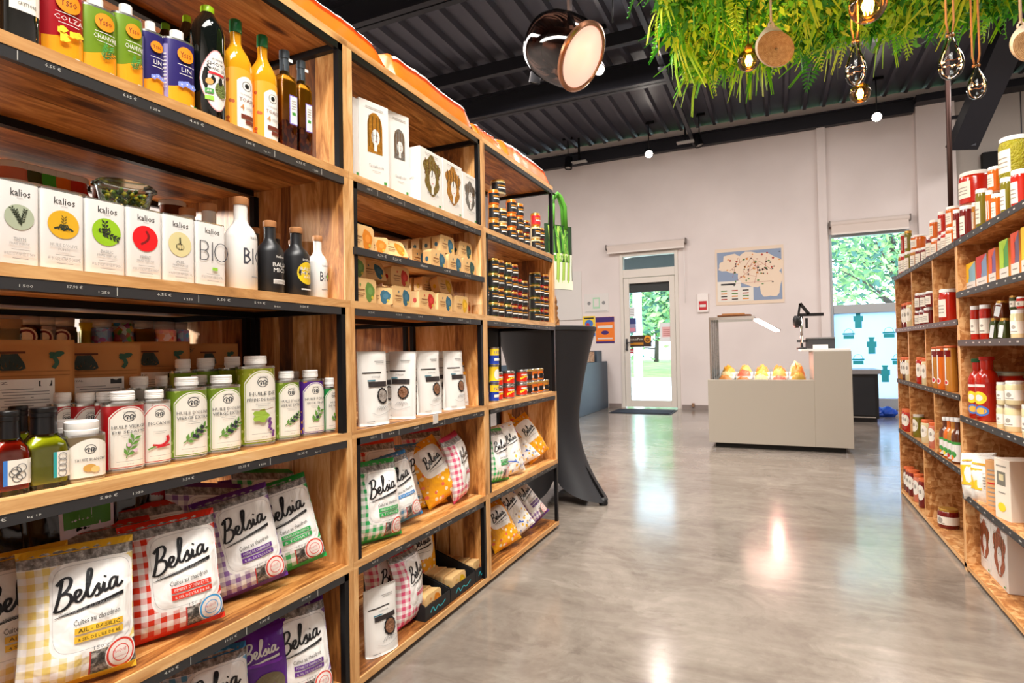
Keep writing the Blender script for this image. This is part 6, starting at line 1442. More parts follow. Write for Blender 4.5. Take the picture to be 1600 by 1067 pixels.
def by(D, a, b): D.text('kalios', a*.35, b*.52, b*.035, PAPERW, a*.8); D.ell(a*.35, b*.33, a*.85, a*.85, M('spot_#d8b81e', '#d8b81e', .4)); D.text('BALSA', a*.35, b*.39, b*.048, PAPERW, a*1.2); D.text('MICO', a*.35, b*.33, b*.048, PAPERW, a*1.1); D.text('BLANC', a*.35, b*.275, b*.035, PAPERW, a*.7); D.patch(-a*.2, a*.9, b*.09, b*.11, PAPERW)
kw = dict(neck=.44, nr=.42, caph=.085)
round_bottle(353, 401, 309, Z2, .02, PORC, CORK, 'tall white glazed bottle with wooden stopper beside the tins', wb, .35, name='glazed_bottle', **kw)
round_bottle(303, 352, 319, Z2, .13, PORC, CORK, 'white glazed bottle with wooden stopper rising behind the tins', wb, .35, name='glazed_bottle', **kw)
round_bottle(270, 318, 326, Z2, .22, PORC, CORK, 'white bottle with wooden stopper hidden deepest behind the tins', None, .35, name='glazed_bottle', **kw)
round_bottle(402, 443, 346, Z2, .02, MATB, CORK, 'matt black vinegar bottle with white lettering', bb, .30, name='vinegar_bottle', **kw)
round_bottle(443, 484, 356, Z2, .02, MATB, CORK, 'matt black vinegar bottle with a yellow spot', by, .30, name='vinegar_bottle', **kw)
round_bottle(482, 512, 369, Z2, .03, PORC, CORK, 'small white glazed bottle at the right end of the tin shelf', lambda D, a, b: (D.text('kalios', a*.3, b*.52, b*.03, GREY, a*.8), D.text('BIO', a*.3, b*.35, b*.15, M('bio_line', '#3c3f48', .4), a*1.3), D.patch(a*.5, a*.85, b*.33, b*.38, M('euro_green', '#6cc02f', .5)), D.patch(-a*.2, a*.7, b*.14, b*.15, GREY)), .30, name='glazed_bottle', **kw)
round_bottle(384, 414, 356, Z2, .13, MATB, CORK, 'black bottle behind, left of the vinegar bottle with white lettering', None, .3, name='vinegar_bottle', **kw)
round_bottle(418, 446, 365, Z2, .12, MATB, CORK, 'black bottle behind, between the two front vinegar bottles', None, .3, name='vinegar_bottle', **kw)
round_bottle(446, 470, 375, Z2, .16, PORC, CORK, 'white bottle half hidden behind the vinegar bottle with yellow spot', None, .3, name='glazed_bottle', **kw)
# plastic tub with green filling on top of the tins
p = at(198, 322, X=XL-.06); zt_ = Zof(322, XL-.06, p.y)
t = thing('plastic_tub', 'clear plastic tub of green olives resting on the oil tins', 'tub', (XL-.065, p.y, Zof(313, XL-.03, Yof(165, XL-.03, Z2))+.001), math.pi/2)
ol = outline(.052, .036, 2.6, 36); m = MB(); m.loft(ol, [(.82, 0), (.98, .038), (1.12, .040), (1.12, .044), (1.0, .045), (.98, .05), (.85, .052)], FILM); autosmooth(m.build('tub', t))
m = MB(); r = random.Random(6)
for i in range(90):
    a = r.uniform(0, 6.28); q = math.sqrt(r.random())*.82; c = Vector((.047*q*math.cos(a), .031*q*math.sin(a), r.uniform(.006, .033))); u_ = Vector((r.uniform(-1, 1), r.uniform(-1, 1), r.uniform(-1, 1))).normalized()*.006
    m.lathe([(.001, -.005), (.005, 0), (.001, .005)], (M('olive_yellow', '#b4a81e', .4), M('olive_green', '#5f7a1e', .4), M('olive_dark', '#2c4416', .4))[i % 3], 6, c)
tag(m.build('olives', t), kind='stuff')
# things glimpsed through the back of the row: tall labelled jars
for i, (px_, c, nm) in enumerate(((12, PINK, 'pink'), (36, DGR, 'dark green'), (58, M('food_green', '#3f9a2c', .3), 'bright green'), (80, ORA, 'orange'), (104, TOM, 'red'), (160, BRN, 'brown'), (262, BRN, 'dark'))):
    X = XL-.60; Y = Yof(px_+8, X, 1.3); jar('sweet_jar', 'tall labelled jar with %s filling glimpsed above the tins from behind' % nm, 'jar', X, Y, 1.1495, .042, .335, c, LIDC, 'high', facing(X, Y, .6), 'jars on the rear unit behind the tins')
# ------------------------------------------------------------------ row 3: arch-label oil tins, syrups, jars
Z3 = .7645
def tin_mat(name, c, kind):
    if name in _M: return _M[name]
    n = NB(name, .28); u, v, _ = n.uv(); n.b.inputs['Metallic'].default_value = .15
    if kind == 'plain': return n.out(n.mix(.0, c, c), .28)
    c2 = {'grape': '#c9c46a', 'olive': '#b8d070', 'dots': '#e0a030', 'flor': '#a83a4a'}[kind]
    d = n.vor(n.vec(u*18, v*75, 0), 1); return n.out(n.mix(d.lt(.30 if kind != 'flor' else .22), c, c2), .28)
HILL = M('hill_print', '#3a3d42', .5)
def crest(D, cx, cz, r):
    D.ell(cx, cz, r, r*.9, HILL, 20, 1, inner=.88); D.stroke([(cx-r*.8, cz-r*.1), (cx-r*.4, cz+r*.25), (cx, cz+r*.0), (cx+r*.35, cz+r*.3), (cx+r*.8, cz-.1*r)], r*.16, HILL)
    for s in (-.35, .15, .5): D.ell(cx+s*r, cz-r*.28, r*.14, r*.28, HILL, 10, 1)
def arch_tin(x0, x1, yt, ins, c, kind, lines, motif, label, edge=None, f=.42, hb=.86, copy=None, small=False, grp='arch labelled oil tins'):
    X, Y, r_, h_ = lp(x0, x1, yt, Z3, ins); a = r_; ol = outline(a, a*.66, 2.5, 44); t = thing('oil_tin', label, 'tin', (X, Y, Z3), facing(X, Y, f), grp); H = h_*hb; TM = tin_mat('tin_%s_%s' % (c, kind), c, kind)
    m = MB(); m.loft(ol, [(.98, 0), (1, .002), (1, .006), (.985, .007), (.985, H-.006), (1, H-.005), (1, H), (.95, H-.003)], TM, mats=[TIN, TIN, TIN, TM, TIN, TIN, TIN]); autosmooth(m.build('tin_body', t))
    ch = h_-H; m = MB(); m.lathe([(a*.52, H-.004), (a*.52, H+ch*.20), (a*.58, H+ch*.23), (a*.58, H+ch*.50), (a*.56, H+ch*.53), (a*.575, H+ch*.57), (a*.575, H+ch*.66), (a*.56, H+ch*.69), (a*.57, H+ch*.72), (a*.57, h_-.002), (a*.52, h_)], WCAP, 24); autosmooth(m.build('screw_cap', t))
    if not lines: return t
    D = Dec(ol_surf(ol)); s = a*1.02; cx = a*.10
    tp = lambda k: (lambda q: k*(abs(2*q-1)**2.4))
    E1 = M('arch_'+(edge or c), edge or c, .4)
    D.patch(cx-s*.92, cx+s*.92, H*.055, H*.945, PAPER, top=tp(H*.15)); D.patch(cx-s*.88, cx+s*.88, H*.068, H*.932, E1, top=tp(H*.15)); D.patch(cx-s*.845, cx+s*.845, H*.078, H*.922, PAPER, top=tp(H*.15))
    crest(D, cx, H*.80, a*.30); D.text('LA TOURANGELLE', cx, H*.865, H*.018, HILL, a*.55)
    for i, l in enumerate(lines): D.text(l, cx, H*(.655-.070*i), H*.046, HILL, min(a*1.6, a*.17*len(l)))
    D.patch(cx-a*.4, cx+a*.4, H*.525, H*.530, GREY); D.patch(cx-a*.3, cx+a*.3, H*.50, H*.504, GREY)
    motif(D, cx, H*.33, a); D.patch(cx-a*.6, cx+a*.6, H*.155, H*.160, GREY); D.text('250 ml', cx, H*.115, H*.020, GREY, a*.28)
    D.build('arch_label', t); return t
OLB = M('olive_print', '#2c2f3a', .5); LFG = M('leaf_print', '#5f8f3c', .5)
def m_olive(D, x, z, a): D.sprig(x, z, a*1.25, LFG, 5, .6, .32, .07); [D.ell(x+a*q, z+a*w_, a*.10, a*.10, OLB, 9, 1) for q, w_ in ((.0, .0), (.2, .25), (.38, .18), (.15, -.06), (.4, .42))]
def m_sesame(D, x, z, a): D.sprig(x, z, a*1.0, LFG, 4, 1.2, .42, .09); D.ell(x+a*.25, z-.1*a, a*.13, a*.1, M('sesame_bloom', '#d9b8c9', .5)); D.ell(x-.05*a, z+.22*a, a*.1, a*.1, _M['sesame_bloom'])
def m_chili(D, x, z, a): D.stroke([(x+a*.45, z+a*.55), (x+a*.5, z+a*.2), (x+a*.1, z-a*.08), (x-a*.45, z-a*.02)], a*.17, REDP); D.stroke([(x-a*.2, z-a*.2), (x+a*.2, z-a*.15), (x+a*.6, z-a*.1)], a*.13, REDP); D.stroke([(x-a*.7, z-a*.3), (x-a*.3, z-a*.1)], a*.10, LFG)
def m_grape(D, x, z, a):
    r = random.Random(4); [D.ell(x+a*(.42+r.uniform(-.13, .13)), z-a*(.0+.11*i), a*.085, a*.085, M('grape_violet', '#6a3a80', .5), 8, 1) for i in range(9)]; [D.ell(x-a*(.1+.1*(i % 2)), z+a*(.35-.1*i), a*.1, a*.1, M('grape_green', '#b4c43a', .5), 8, 1) for i in range(4)]; D.ell(x-a*.15, z+a*.2, a*.4, a*.34, M('vine_leaf', '#8fae3c', .5), 16, 1, fn=lambda g: 1+.2*math.cos(5*g)); D.stroke([(x-a*.6, z+a*.55), (x, z+a*.5), (x+a*.5, z+a*.6)], a*.04, M('vine_twig', '#7a4a2c', .6))
def m_leaf(D, x, z, a): D.sprig(x, z, a*.9, LFG, 3, 1.0, .55, .13); D.ell(x+a*.1, z, a*.12, a*.1, OLB)
G1, G2 = '#7fa02c', '#8f9a1c'
arch_tin(163, 221, 611, .03, '#b5141c', 'plain', ['HUILE VIERGE', 'DE SÉSAME'], m_sesame, 'deep red oil tin with sesame drawing in the front rank')
arch_tin(219, 264, 609, .035, '#d9d6d2', 'flor', ['PICCANTE', ''], m_chili, 'pale patterned oil tin with red chillies', edge='#c3202b')
arch_tin(263, 321, 589, .03, G1, 'olive', ["HUILE D'OLIVE", 'VIERGE EXTRA'], m_olive, 'leaf green oil tin with olive branch, left of the two', hb=.87)
arch_tin(319, 374, 586, .03, G1, 'olive', ["HUILE D'OLIVE", 'VIERGE EXTRA'], m_olive, 'leaf green oil tin with olive branch, right of the two', hb=.87)
arch_tin(371, 429, 556, .03, G2, 'grape', ['HUILE DE', 'PÉPINS DE RAISIN'], m_grape, 'tallest olive green oil tin with grapes', hb=.885)
arch_tin(428, 468, 580, .035, G1, 'olive', ["HUILE D'OLIVE", 'VIERGE EXTRA'], m_olive, 'slimmer green oil tin with teal band, right of the tallest tin', hb=.87)
arch_tin(465, 506, 578, .035, '#5a2a9a', 'dots', ['HUILE POUR', 'WOK THAÏ'], m_leaf, 'violet oil tin with gold dots', hb=.86)
arch_tin(502, 531, 590, .035, '#1c9a4a', 'plain', ['HUILE', 'DE NOIX'], m_leaf, 'small emerald green oil tin at the right end of the row', hb=.84)
bk = [(78, 118, 613, '#b5141c', 'red', .12), (112, 156, 613, '#b5141c', 'red', .10), (144, 182, 612, '#b5141c', 'red', .09), (196, 240, 588, '#b9b4b0', 'pale', .12), (238, 268, 587, '#b9b4b0', 'pale', .16), (268, 306, 561, G1, 'green', .18), (300, 345, 559, G1, 'green', .17), (344, 384, 557, G2, 'olive green', .13), (292, 332, 586, G1, 'short green', .12), (446, 474, 580, G1, 'green', .12), (180, 214, 609, '#d9d6d2', 'pale patterned', .11)]
for i, (x0, x1, yt, c, nm, ins) in enumerate(bk):
    arch_tin(x0, x1, yt, ins, c, 'plain', ['HUILE', ''] if i < 3 else None, m_sesame, '%s oil tin with white cap in the rear rank, %s' % (nm, ordl(i, 20)), hb=.87, grp='oil tins in the rear rank')
# syrup-like bottles with black capsule
def dressing(x0, x1, yt, ins, liq, label, dec):
    X, Y, r_, h_ = lp(x0, x1, yt, Z3, ins); a = r_; ol = outline(a, a*.8, 3.4, 36); t = thing('dressing_bottle', label, 'bottle', (X, Y, Z3), facing(X, Y, .35), 'small coloured dressing bottles'); G = clearmat('dressing_glass', '#eef4e8', 1.5, .02)
    m = MB(); m.loft(ol, [(.95, 0), (1, .006), (1, h_*.48), (.9, h_*.56), (.66, h_*.63), (.52, h_*.69), (.50, h_*.80)], G); autosmooth(m.build('bottle_body', t))
    m = MB(); m.loft(ol, [(.90, .008), (.94, .014), (.94, h_*.48), (.84, h_*.555), (.5, h_*.64)], liq); autosmooth(m.build('dressing', t))
    m = MB(); m.lathe([(a*.58, h_*.67), (a*.54, h_*.88), (a*.58, h_*.885), (a*.58, h_*.93), (a*.55, h_*.935), (a*.58, h_*.945), (a*.58, h_*.99), (a*.54, h_)], M('black_capsule', '#111113', .3), 24); autosmooth(m.build('capsule', t))
    if dec: D = Dec(ol_surf(ol)); dec(D, a, h_); D.build('paper_label', t)
RDL = M('red_dressing', '#e0260f', .08, coat=.6, bump=.1); YGL = M('yellow_oil', '#dcd81c', .08, coat=.6); PIX = M('blue_print', '#3a78c8', .5)
def dl1(D, a, h): D.patch(-a*.45, a*1.15, h*.12, h*.42, PAPER); D.patch(-a*.45, -a*.25, h*.12, h*.42, PIX); [D.ell(a*.2+a*.2*math.sin(i*2), h*(.2+.03*i), a*.25, a*.25, HILL, 12, 1, inner=.85) for i in range(5)]; D.patch(a*.8, a*.84, h*.17, h*.37, GREY)
def dl2(D, a, h): D.patch(a*.15, a*1.45, h*.12, h*.44, PAPER); D.patch(a*.15, a*.3, h*.12, h*.44, M('teal_print', '#2c9a9a', .5)); [D.ell(a*.55, h*(.17+.07*i), a*.2, a*.2, GREY, 12, 1, inner=.8) for i in range(4)]; D.patch(a*1.0, a*1.04, h*.17, h*.38, GREY)
dressing(-14, 39, 642, .02, RDL, 'bright red dressing bottle with black capsule, leftmost', dl1)
dressing(38, 99, 636, .02, YGL, 'yellow green oil bottle with black capsule in front', dl2)
dressing(8, 50, 634, .12, YGL, 'yellow green oil bottle with black capsule behind the red one', None)
# small truffle jars with white caps
def truffle(x0, x1, yt, ins, label, full=True):
    X, Y, r_, h_ = lp(x0, x1, yt, Z3, ins); a = r_; ol = outline(a, a*.8, 3.2, 36); t = thing('truffle_oil_tin', label, 'tin', (X, Y, Z3), facing(X, Y, .4), 'short brown tins'); TM = M('taupe_tin', '#7a6a50', .3, .3); H = h_*.78
    m = MB(); m.loft(ol, [(.98, 0), (1, .003), (1, H-.004), (.99, H), (.94, H-.003)], TM, mats=[TIN, TM, TIN, TIN]); autosmooth(m.build('tin_body', t)); m = MB(); m.lathe([(a*.74, H-.003), (a*.78, H+.003), (a*.78, H+.008), (a*.75, H+.009), (a*.77, H+.011), (a*.77, h_-.002), (a*.70, h_)], WCAP, 24); autosmooth(m.build('screw_cap', t))
    if full:
        D = Dec(ol_surf(ol)); D.patch(-a*.75, a*1.1, H*.08, H*.90, PAPER, top=lambda q: H*.16*abs(2*q-1)**2); crest(D, a*.15, H*.68, a*.27); D.text('TRUFFE BLANCHE', a*.15, H*.46, H*.06, HILL, a*1.4); D.ell(a*.1, H*.28, a*.3, a*.2, M('truffle_print', '#c99a4c', .5)); D.ell(a*.35, H*.24, a*.2, a*.16, M('truffle_print2', '#e0c07a', .5)); D.patch(-a*1.35, -a*1.0, H*.1, H*.7, PAPER); D.patch(-a*1.3, -a*1.05, H*.5, H*.6, BLACK); D.build('arch_label', t)
truffle(98, 157, 657, .02, 'short taupe tin with white truffle label and white cap in front')
truffle(76, 122, 655, .10, 'short taupe tin with white cap, middle of three in line', False)
truffle(58, 96, 655, .17, 'short taupe tin with white cap, rearmost of three in line', False)

# kraft bags with botanical print
KRB = M('kraft_bag', '#b5793f', .75, bump=.15, bscale=25); PRG = M('botanic_green', '#1f4a34', .6); PRD = M('botanic_dark', '#22302a', .6)
def kraft_dec(v_):
    def dec(D, W, H):
        D.patch(-W*.12, W*.12, H*.90, H*.915, M('hang_slot', '#5a2c14', .8)); D.patch(-W*.46, W*.46, H*.765, H*.77, M('seam', '#8a5a2c', .8)); D.patch(-W*.46, W*.46, H*.735, H*.74, _M['seam'])
        D.sprig(-W*.36, H*.88, W*.30, PRG, 9, .8, .22, .02)
        for i in range(7): D.stroke([(-W*.04+W*.015*i, H*.895), (-W*.07+W*.03*i, H*.84-.004*abs(i-3)), (W*.01, H*.785)], W*.022, PRD); D.l -= 1
        D.ell(W*.34, H*.885, W*.05, H*.022, PRG, 12, 1, fn=lambda g: 1+.3*math.cos(3*g)); D.stroke([(W*.33, H*.88), (W*.36, H*.83), (W*.33, H*.79)], W*.03, PRG); D.ell(W*.38, H*.90, W*.04, H*.015, PRG, 10, 1)
        D.patch(-W*.30, W*.34, H*.45, H*.715, PAPERW, nz=4); D.text('BAMBOU ROYAL' if v_ else 'MIX RIZ', -W*.14, H*.69, H*.016, BLACK, W*.26); D.patch(W*.22, W*.32, H*.66, H*.70, BLACK, nx=1)
        for i in range(9): D.patch(-W*.27, W*(.30 if i % 3 else .18), H*(.64-.02*i), H*(.646-.02*i), GREY, nx=4); D.l -= 1
    return dec
for i, (px_, X, yt, lab, v_) in enumerate(((12, XL-.20, 531, 'brown kraft bag with botanical print, leftmost behind the dressing bottles', 0), (128, XL-.22, 536, 'brown kraft bag with botanical print and white label, second from left', 1), (228, XL-.30, 534, 'brown kraft bag with botanical print behind the green tins', 0), (322, XL-.31, 537, 'brown kraft bag with botanical print, rightmost by the side panel', 0))):
    Y = Yof(px_, X, .95); H = Zof(yt, X, Y)-Z3; bag('kraft_bag', lab, 'bag', (X+.005, Y, Z3), math.pi/2-.45, -.0, (.20, .21, .19, .16)[i], H, .06, KRB, kraft_dec(v_), 'kraft bags with botanical print', 20+i, pouch=True)
# sweet jars on the rear unit
def glow(m, f=.6):
    nt = m.node_tree; b = nt.nodes['Principled BSDF']; o = nt.nodes['Material Output']; tl = nt.nodes.new('ShaderNodeBsdfTranslucent'); mx = nt.nodes.new('ShaderNodeMixShader'); mx.inputs[0].default_value = f
    if b.inputs[0].links: nt.links.new(b.inputs[0].links[0].from_socket, tl.inputs[0])
    else: tl.inputs[0].default_value = b.inputs[0].default_value
    nt.links.new(b.outputs[0], mx.inputs[1]); nt.links.new(tl.outputs[0], mx.inputs[2]); nt.links.new(mx.outputs[0], o.inputs[0]); return m
nb = NB('mixed_sweets', .35); x_, y_, z_ = nb.uv('Object'); c_ = nb.vor(nb.vec(x_, y_, z_), 75, 'Color'); s_ = nb.node('SeparateColor'); nb.nt.links.new(c_.k, s_.inputs[0]); SWEET = nb.out(nb.ramp(E(nb, s_.outputs[0]), [(0, '#f0d020'), (.2, '#e83a8a'), (.4, '#3ac0e8'), (.55, '#f04a1c'), (.7, '#4ac83a'), (.85, '#f8f0f0')]), .35)
nb = NB('pink_blue_sweets', .35); x_, y_, z_ = nb.uv('Object'); c_ = nb.vor(nb.vec(x_, y_, z_), 75, 'Color'); s_ = nb.node('SeparateColor'); nb.nt.links.new(c_.k, s_.inputs[0]); SWEET2 = nb.out(nb.ramp(E(nb, s_.outputs[0]), [(0, '#e8a8b8'), (.3, '#5ac8e0'), (.6, '#f0e8e0'), (.8, '#d86a9a')]), .35)
nb = NB('peanuts', .5); x_, y_, z_ = nb.uv('Object'); c_ = nb.vor(nb.vec(x_, y_, z_), 80); PNUT = nb.out(nb.ramp(c_, [(.1, '#d8a060'), (.5, '#a8692c'), (.8, '#5a3014')]), .5)
nb = NB('red_white_sweets', .35); x_, y_, z_ = nb.uv('Object'); c_ = nb.vor(nb.vec(x_, y_, z_), 70, 'Color'); s_ = nb.node('SeparateColor'); nb.nt.links.new(c_.k, s_.inputs[0]); SWEET3 = nb.out(nb.ramp(E(nb, s_.outputs[0]), [(0, '#e81c1c'), (.35, '#f8f0f0'), (.6, '#f08a1c'), (.85, '#f8e0d0')]), .35)
for _m in (SWEET, SWEET2, SWEET3, PNUT): glow(_m)
def sweet(px_, cont, label, r_=.05, top=.30, lab=False, X=XL-.66):
    Y = Yof(px_, X, 1.04); t = thing('sweet_jar', label, 'jar', (X, Y, Z3), facing(X, Y, .6), 'sweet jars on the rear unit'); h_ = .34; top = max(top+.03, .315)
    m = MB(); m.lathe([(r_*.95, 0), (r_, .005), (r_, h_*.88), (r_*.8, h_*.94)], JARG, 24, capt=False); autosmooth(m.build('glass_body', t)); m = MB(); m.lathe([(r_*.93, .006), (r_*.94, top)], cont, 20); m.build('sweets', t); m = MB(); m.lathe([(r_*.84, h_*.93), (r_*.86, h_)], LIDC, 20); m.build('lid', t)
    if lab: D = Dec(ol_surf(outline(r_, r_, 2, 28))); D.ell(0, .285, r_*.5, r_*.5, PAPER); D.ell(0, .285, r_*.4, r_*.4, M('wine_print', '#7a2c34', .5)); D.ell(0, .285, r_*.28, r_*.28, PAPER); D.build('paper_label', t)
for a in ((4, CRM, 'sweet jar with cream filling at the left margin behind the kraft bags', .05, .30, False), (34, PNUT, 'glass jar of peanuts behind the kraft bags', .05, .285, True), (62, M('white_sweets', '#e8e4e0', .4, bump=.6, bscale=70), 'glass jar of white sweets behind the kraft bags', .045, .27, True), (90, M('grey_sweets', '#8a7a74', .5, bump=.6, bscale=70), 'glass jar of grey sweets behind the kraft bags', .045, .28, True), (136, YEL, 'narrow yellow sweet tube behind the kraft bags', .02, .3, False), (156, SWEET2, 'glass jar of pink and blue sweets behind the kraft bags', .042, .285, False), (182, SWEET, 'glass jar of rainbow coloured sweets behind the kraft bags', .05, .30, False), (215, AMBR, 'glass jar of amber sweets behind the kraft bags', .05, .27, False), (250, SWEET3, 'glass jar of red and white sweets behind the kraft bags', .05, .285, False), (275, SWEET2, 'rightmost jar of pale sweets behind the kraft bags', .04, .27, False)):
    sweet(*a)

# ------------------------------------------------------------------ row 4: crisps
Z4 = .3845
def fitY(X, Y, W, T, f, z, ry=0, H=.25):
    a = f*math.atan2(Y, -X); e = W/2*math.cos(a)+T/2*math.sin(a)+.006
    for y0, y1 in zip(YB, YB[1:]):
        if y0 <= Y < y1: return max(y0+.042+e, min(y1-.042-e-max(0, math.sin(ry))*0, Y))
    return Y
def cb(th, px_, ins, label, f=.75, rx=-.18, z=Z4, W=.19, H=.262, T=.08, seed=0, droop=0.03, ry=0, dec=True, yq=None):
    if ins > .15: ins = min(ins, .205); rx = max(rx, -.12)
    X = XL-ins; Y = fitY(X, Yof(px_, X, z+.1), W, T, f, z, ry); return chips(th, label, (X, Y, z+.003), facing(X, Y, f), rx, W, H, T, seed, droop, ry, dec=dec)
cb('yellow', 122, .055, 'pale yellow gingham crisp bag, largest in the foreground at lower left', .72, -.16, seed=1, ry=.03, H=.255, W=.185)
cb('red', 278, .065, 'red gingham crisp bag with blue round stamp in the front rank', .70, -.12, seed=2, ry=-.05, W=.19, H=.252)
cb('purple', 392, .085, 'mauve gingham crisp bag in the front rank', .68, -.12, seed=3, ry=-.17, W=.185, H=.255)
cb('green', 487, .085, 'green gingham crisp bag at the right end of the front rank', .72, -.14, seed=4, ry=-.20, W=.195, H=.25)
cb('yellow', 18, .15, 'pale yellow gingham crisp bag behind at the left margin', .7, -.14, seed=5, H=.25)
cb('red', 175, .165, 'red gingham crisp bag squeezed behind the yellow and red ones', .6, -.3, seed=6, droop=.08, H=.26)
cb('purple', 300, .20, 'mauve gingham crisp bag leaning back in the second rank', .6, -.3, seed=7, droop=.06, H=.28, ry=.2)
cb('green', 405, .21, 'green gingham crisp bag in the second rank', .6, -.3, seed=8, droop=.06, H=.28, ry=.15)
cb('violet', 432, .20, 'violet topped crisp bag in the second rank beside the green one', .6, -.25, seed=9, droop=.05, H=.27)
cb('red', 238, .235, 'red gingham crisp bag lying deep in the second rank', .6, -.4, seed=10, droop=.06, H=.27)
FOILK = M('black_film', '#0d0e0d', .12, coat=.5, bump=.4, bscale=14)
def algae(D, W, H): D.patch(-W*.18, W*.42, H*.45, H*.90, M('lilac_label', '#d8cdd8', .5), nz=4); D.patch(-W*.14, W*.38, H*.74, H*.86, M('algae_green', '#4a8a2c', .5), nz=2); [D.patch(-W*.1, W*.2, H*(.52+.05*i), H*(.53+.05*i), BLACK) for i in range(4)]; D.patch(W*.15, W*.36, H*.49, H*.57, BLACK)
def algr(D, W, H): D.patch(-W*.35, W*.40, H*.45, H*.92, PAPERW, nz=4); D.patch(-W*.3, W*.34, H*.72, H*.84, REDP, nz=2); [D.patch(-W*.25, W*.2, H*(.52+.05*i), H*(.53+.05*i), GREY) for i in range(4)]
for px_, ins, dc, lab, sd in ((118, .25, algae, 'shiny black film bag with lilac and green label at the back of the crisps shelf', 31), (262, .29, algr, 'black film bag with white and red label at the back of the crisps shelf', 32), (176, .29, None, 'shiny black film bag without label at the back', 33), (55, .30, None, 'shiny black film bag deep at the left', 34)):
    X = XL-ins; Y = Yof(px_, X, Z4+.2); bag('film_bag', lab, 'bag', (X, Y, Z4+.001), facing(X, Y, .5), -.08, .18, .325, .06, FOILK, dc, 'black film bags', sd)
# row 5
Z5 = .0405
cb('purple', 492, .065, 'mauve gingham crisp bag on the bottom shelf beside the steel post', .7, -.14, z=Z5, seed=11, ry=-.05, H=.262)
def dkdec(D, W, H): D.script(0, H*.74, W*.6, PAPERW, .1, .06); D.patch(-W*.35, W*.35, H*.6, H*.63, M('band_violet', '#7a2ab0', .4)); D.ell(W*.1, H*.38, W*.3, H*.14, M('crisps_photo', '#6a6048', .6, bump=.6, bscale=50)); D.patch(-W*.4, -W*.1, H*.15, H*.22, PAPERW)
X = XL-.10; Y = Yof(408, X, .2); bag('crisp_bag', 'deep violet crisp bag with white lettering on the bottom shelf', 'crisps', (X, Y, Z5+.002), facing(X, Y, .75), -.1, .15, .25, .07, M('violet_film', '#5a1c8a', .3, bump=.4, bscale=20), dkdec, 'gingham crisp bags', 12, .03)
cb('blue', 330, .10, 'blue gingham crisp bag on the bottom shelf cut by the lower edge', .7, -.2, z=Z5, seed=13, H=.235)
cb('blue', 285, .19, 'second blue gingham crisp bag behind, lower edge', .7, -.25, z=Z5, seed=14, H=.25)
cb('purple', 455, .20, 'mauve gingham crisp bag behind in the second rank of the bottom shelf', .6, -.2, z=Z5, seed=15, H=.28, ry=.1)
cb('purple', 225, .08, 'mauve gingham crisp bag mostly below the lower edge', .7, -.2, z=Z5, seed=16, H=.22)

# ------------------------------------------------------------------ middle unit, row 1: white pasta cartons
Z1 = 1.5305
def pc(x0, x1, yt, foil, curly, label, ins=.02, d_=.06, hh_=None, rz=0, ry=0, dec=None):
    Xf = XL-ins; Ya, Yb_ = Yof(x0, Xf, Z1), Yof(x1, Xf, Z1); w_ = (Yb_-Ya)*.985; h_ = hh_ or Zof(yt, Xf, Ya+.01)-Z1
    t = carton('pasta_carton', label, 'carton', Xf-d_/2, (Ya+Yb_)/2, Z1, w_, d_, h_, math.pi/2+rz, PAPERW, dec or pasta_dec(foil, curly, True, 'Spaghetti' if not curly else 'Fusilli', .56 if curly else .62), 'white pasta cartons on the middle unit', sidedec=lambda D, a, b: D.text('spaghetti', 0, b*.45, a*.16, LINES, a*.5)); return t
pc(553, 566, 152, FOILG, False, 'tall white pasta carton edge at the far left, mostly hidden', .05, .05, rz=.0, dec=lambda D, a, b: D.patch(-a*.2, a*.3, b*.08, b*.12, GRN, nx=1))
pc(569, 606, 152, FOILG, False, 'tall white pasta carton with long golden hair shaped window', .03, .055, rz=-.22)
pc(613, 639, 172, FOILS, False, 'tall white pasta carton with grey hair shaped window', .035, .05, rz=-.22)
pc(657, 692, 228, FOILB, True, 'broad white pasta carton with olive gold curly window', .015, .10)
pc(692.5, 723, 247, FOILG, True, 'broad white pasta carton with copper gold curly window', .015, .10)
pc(723.5, 745.5, 268, FOILS, True, 'broad white pasta carton with grey curly window at the right', .015, .10)

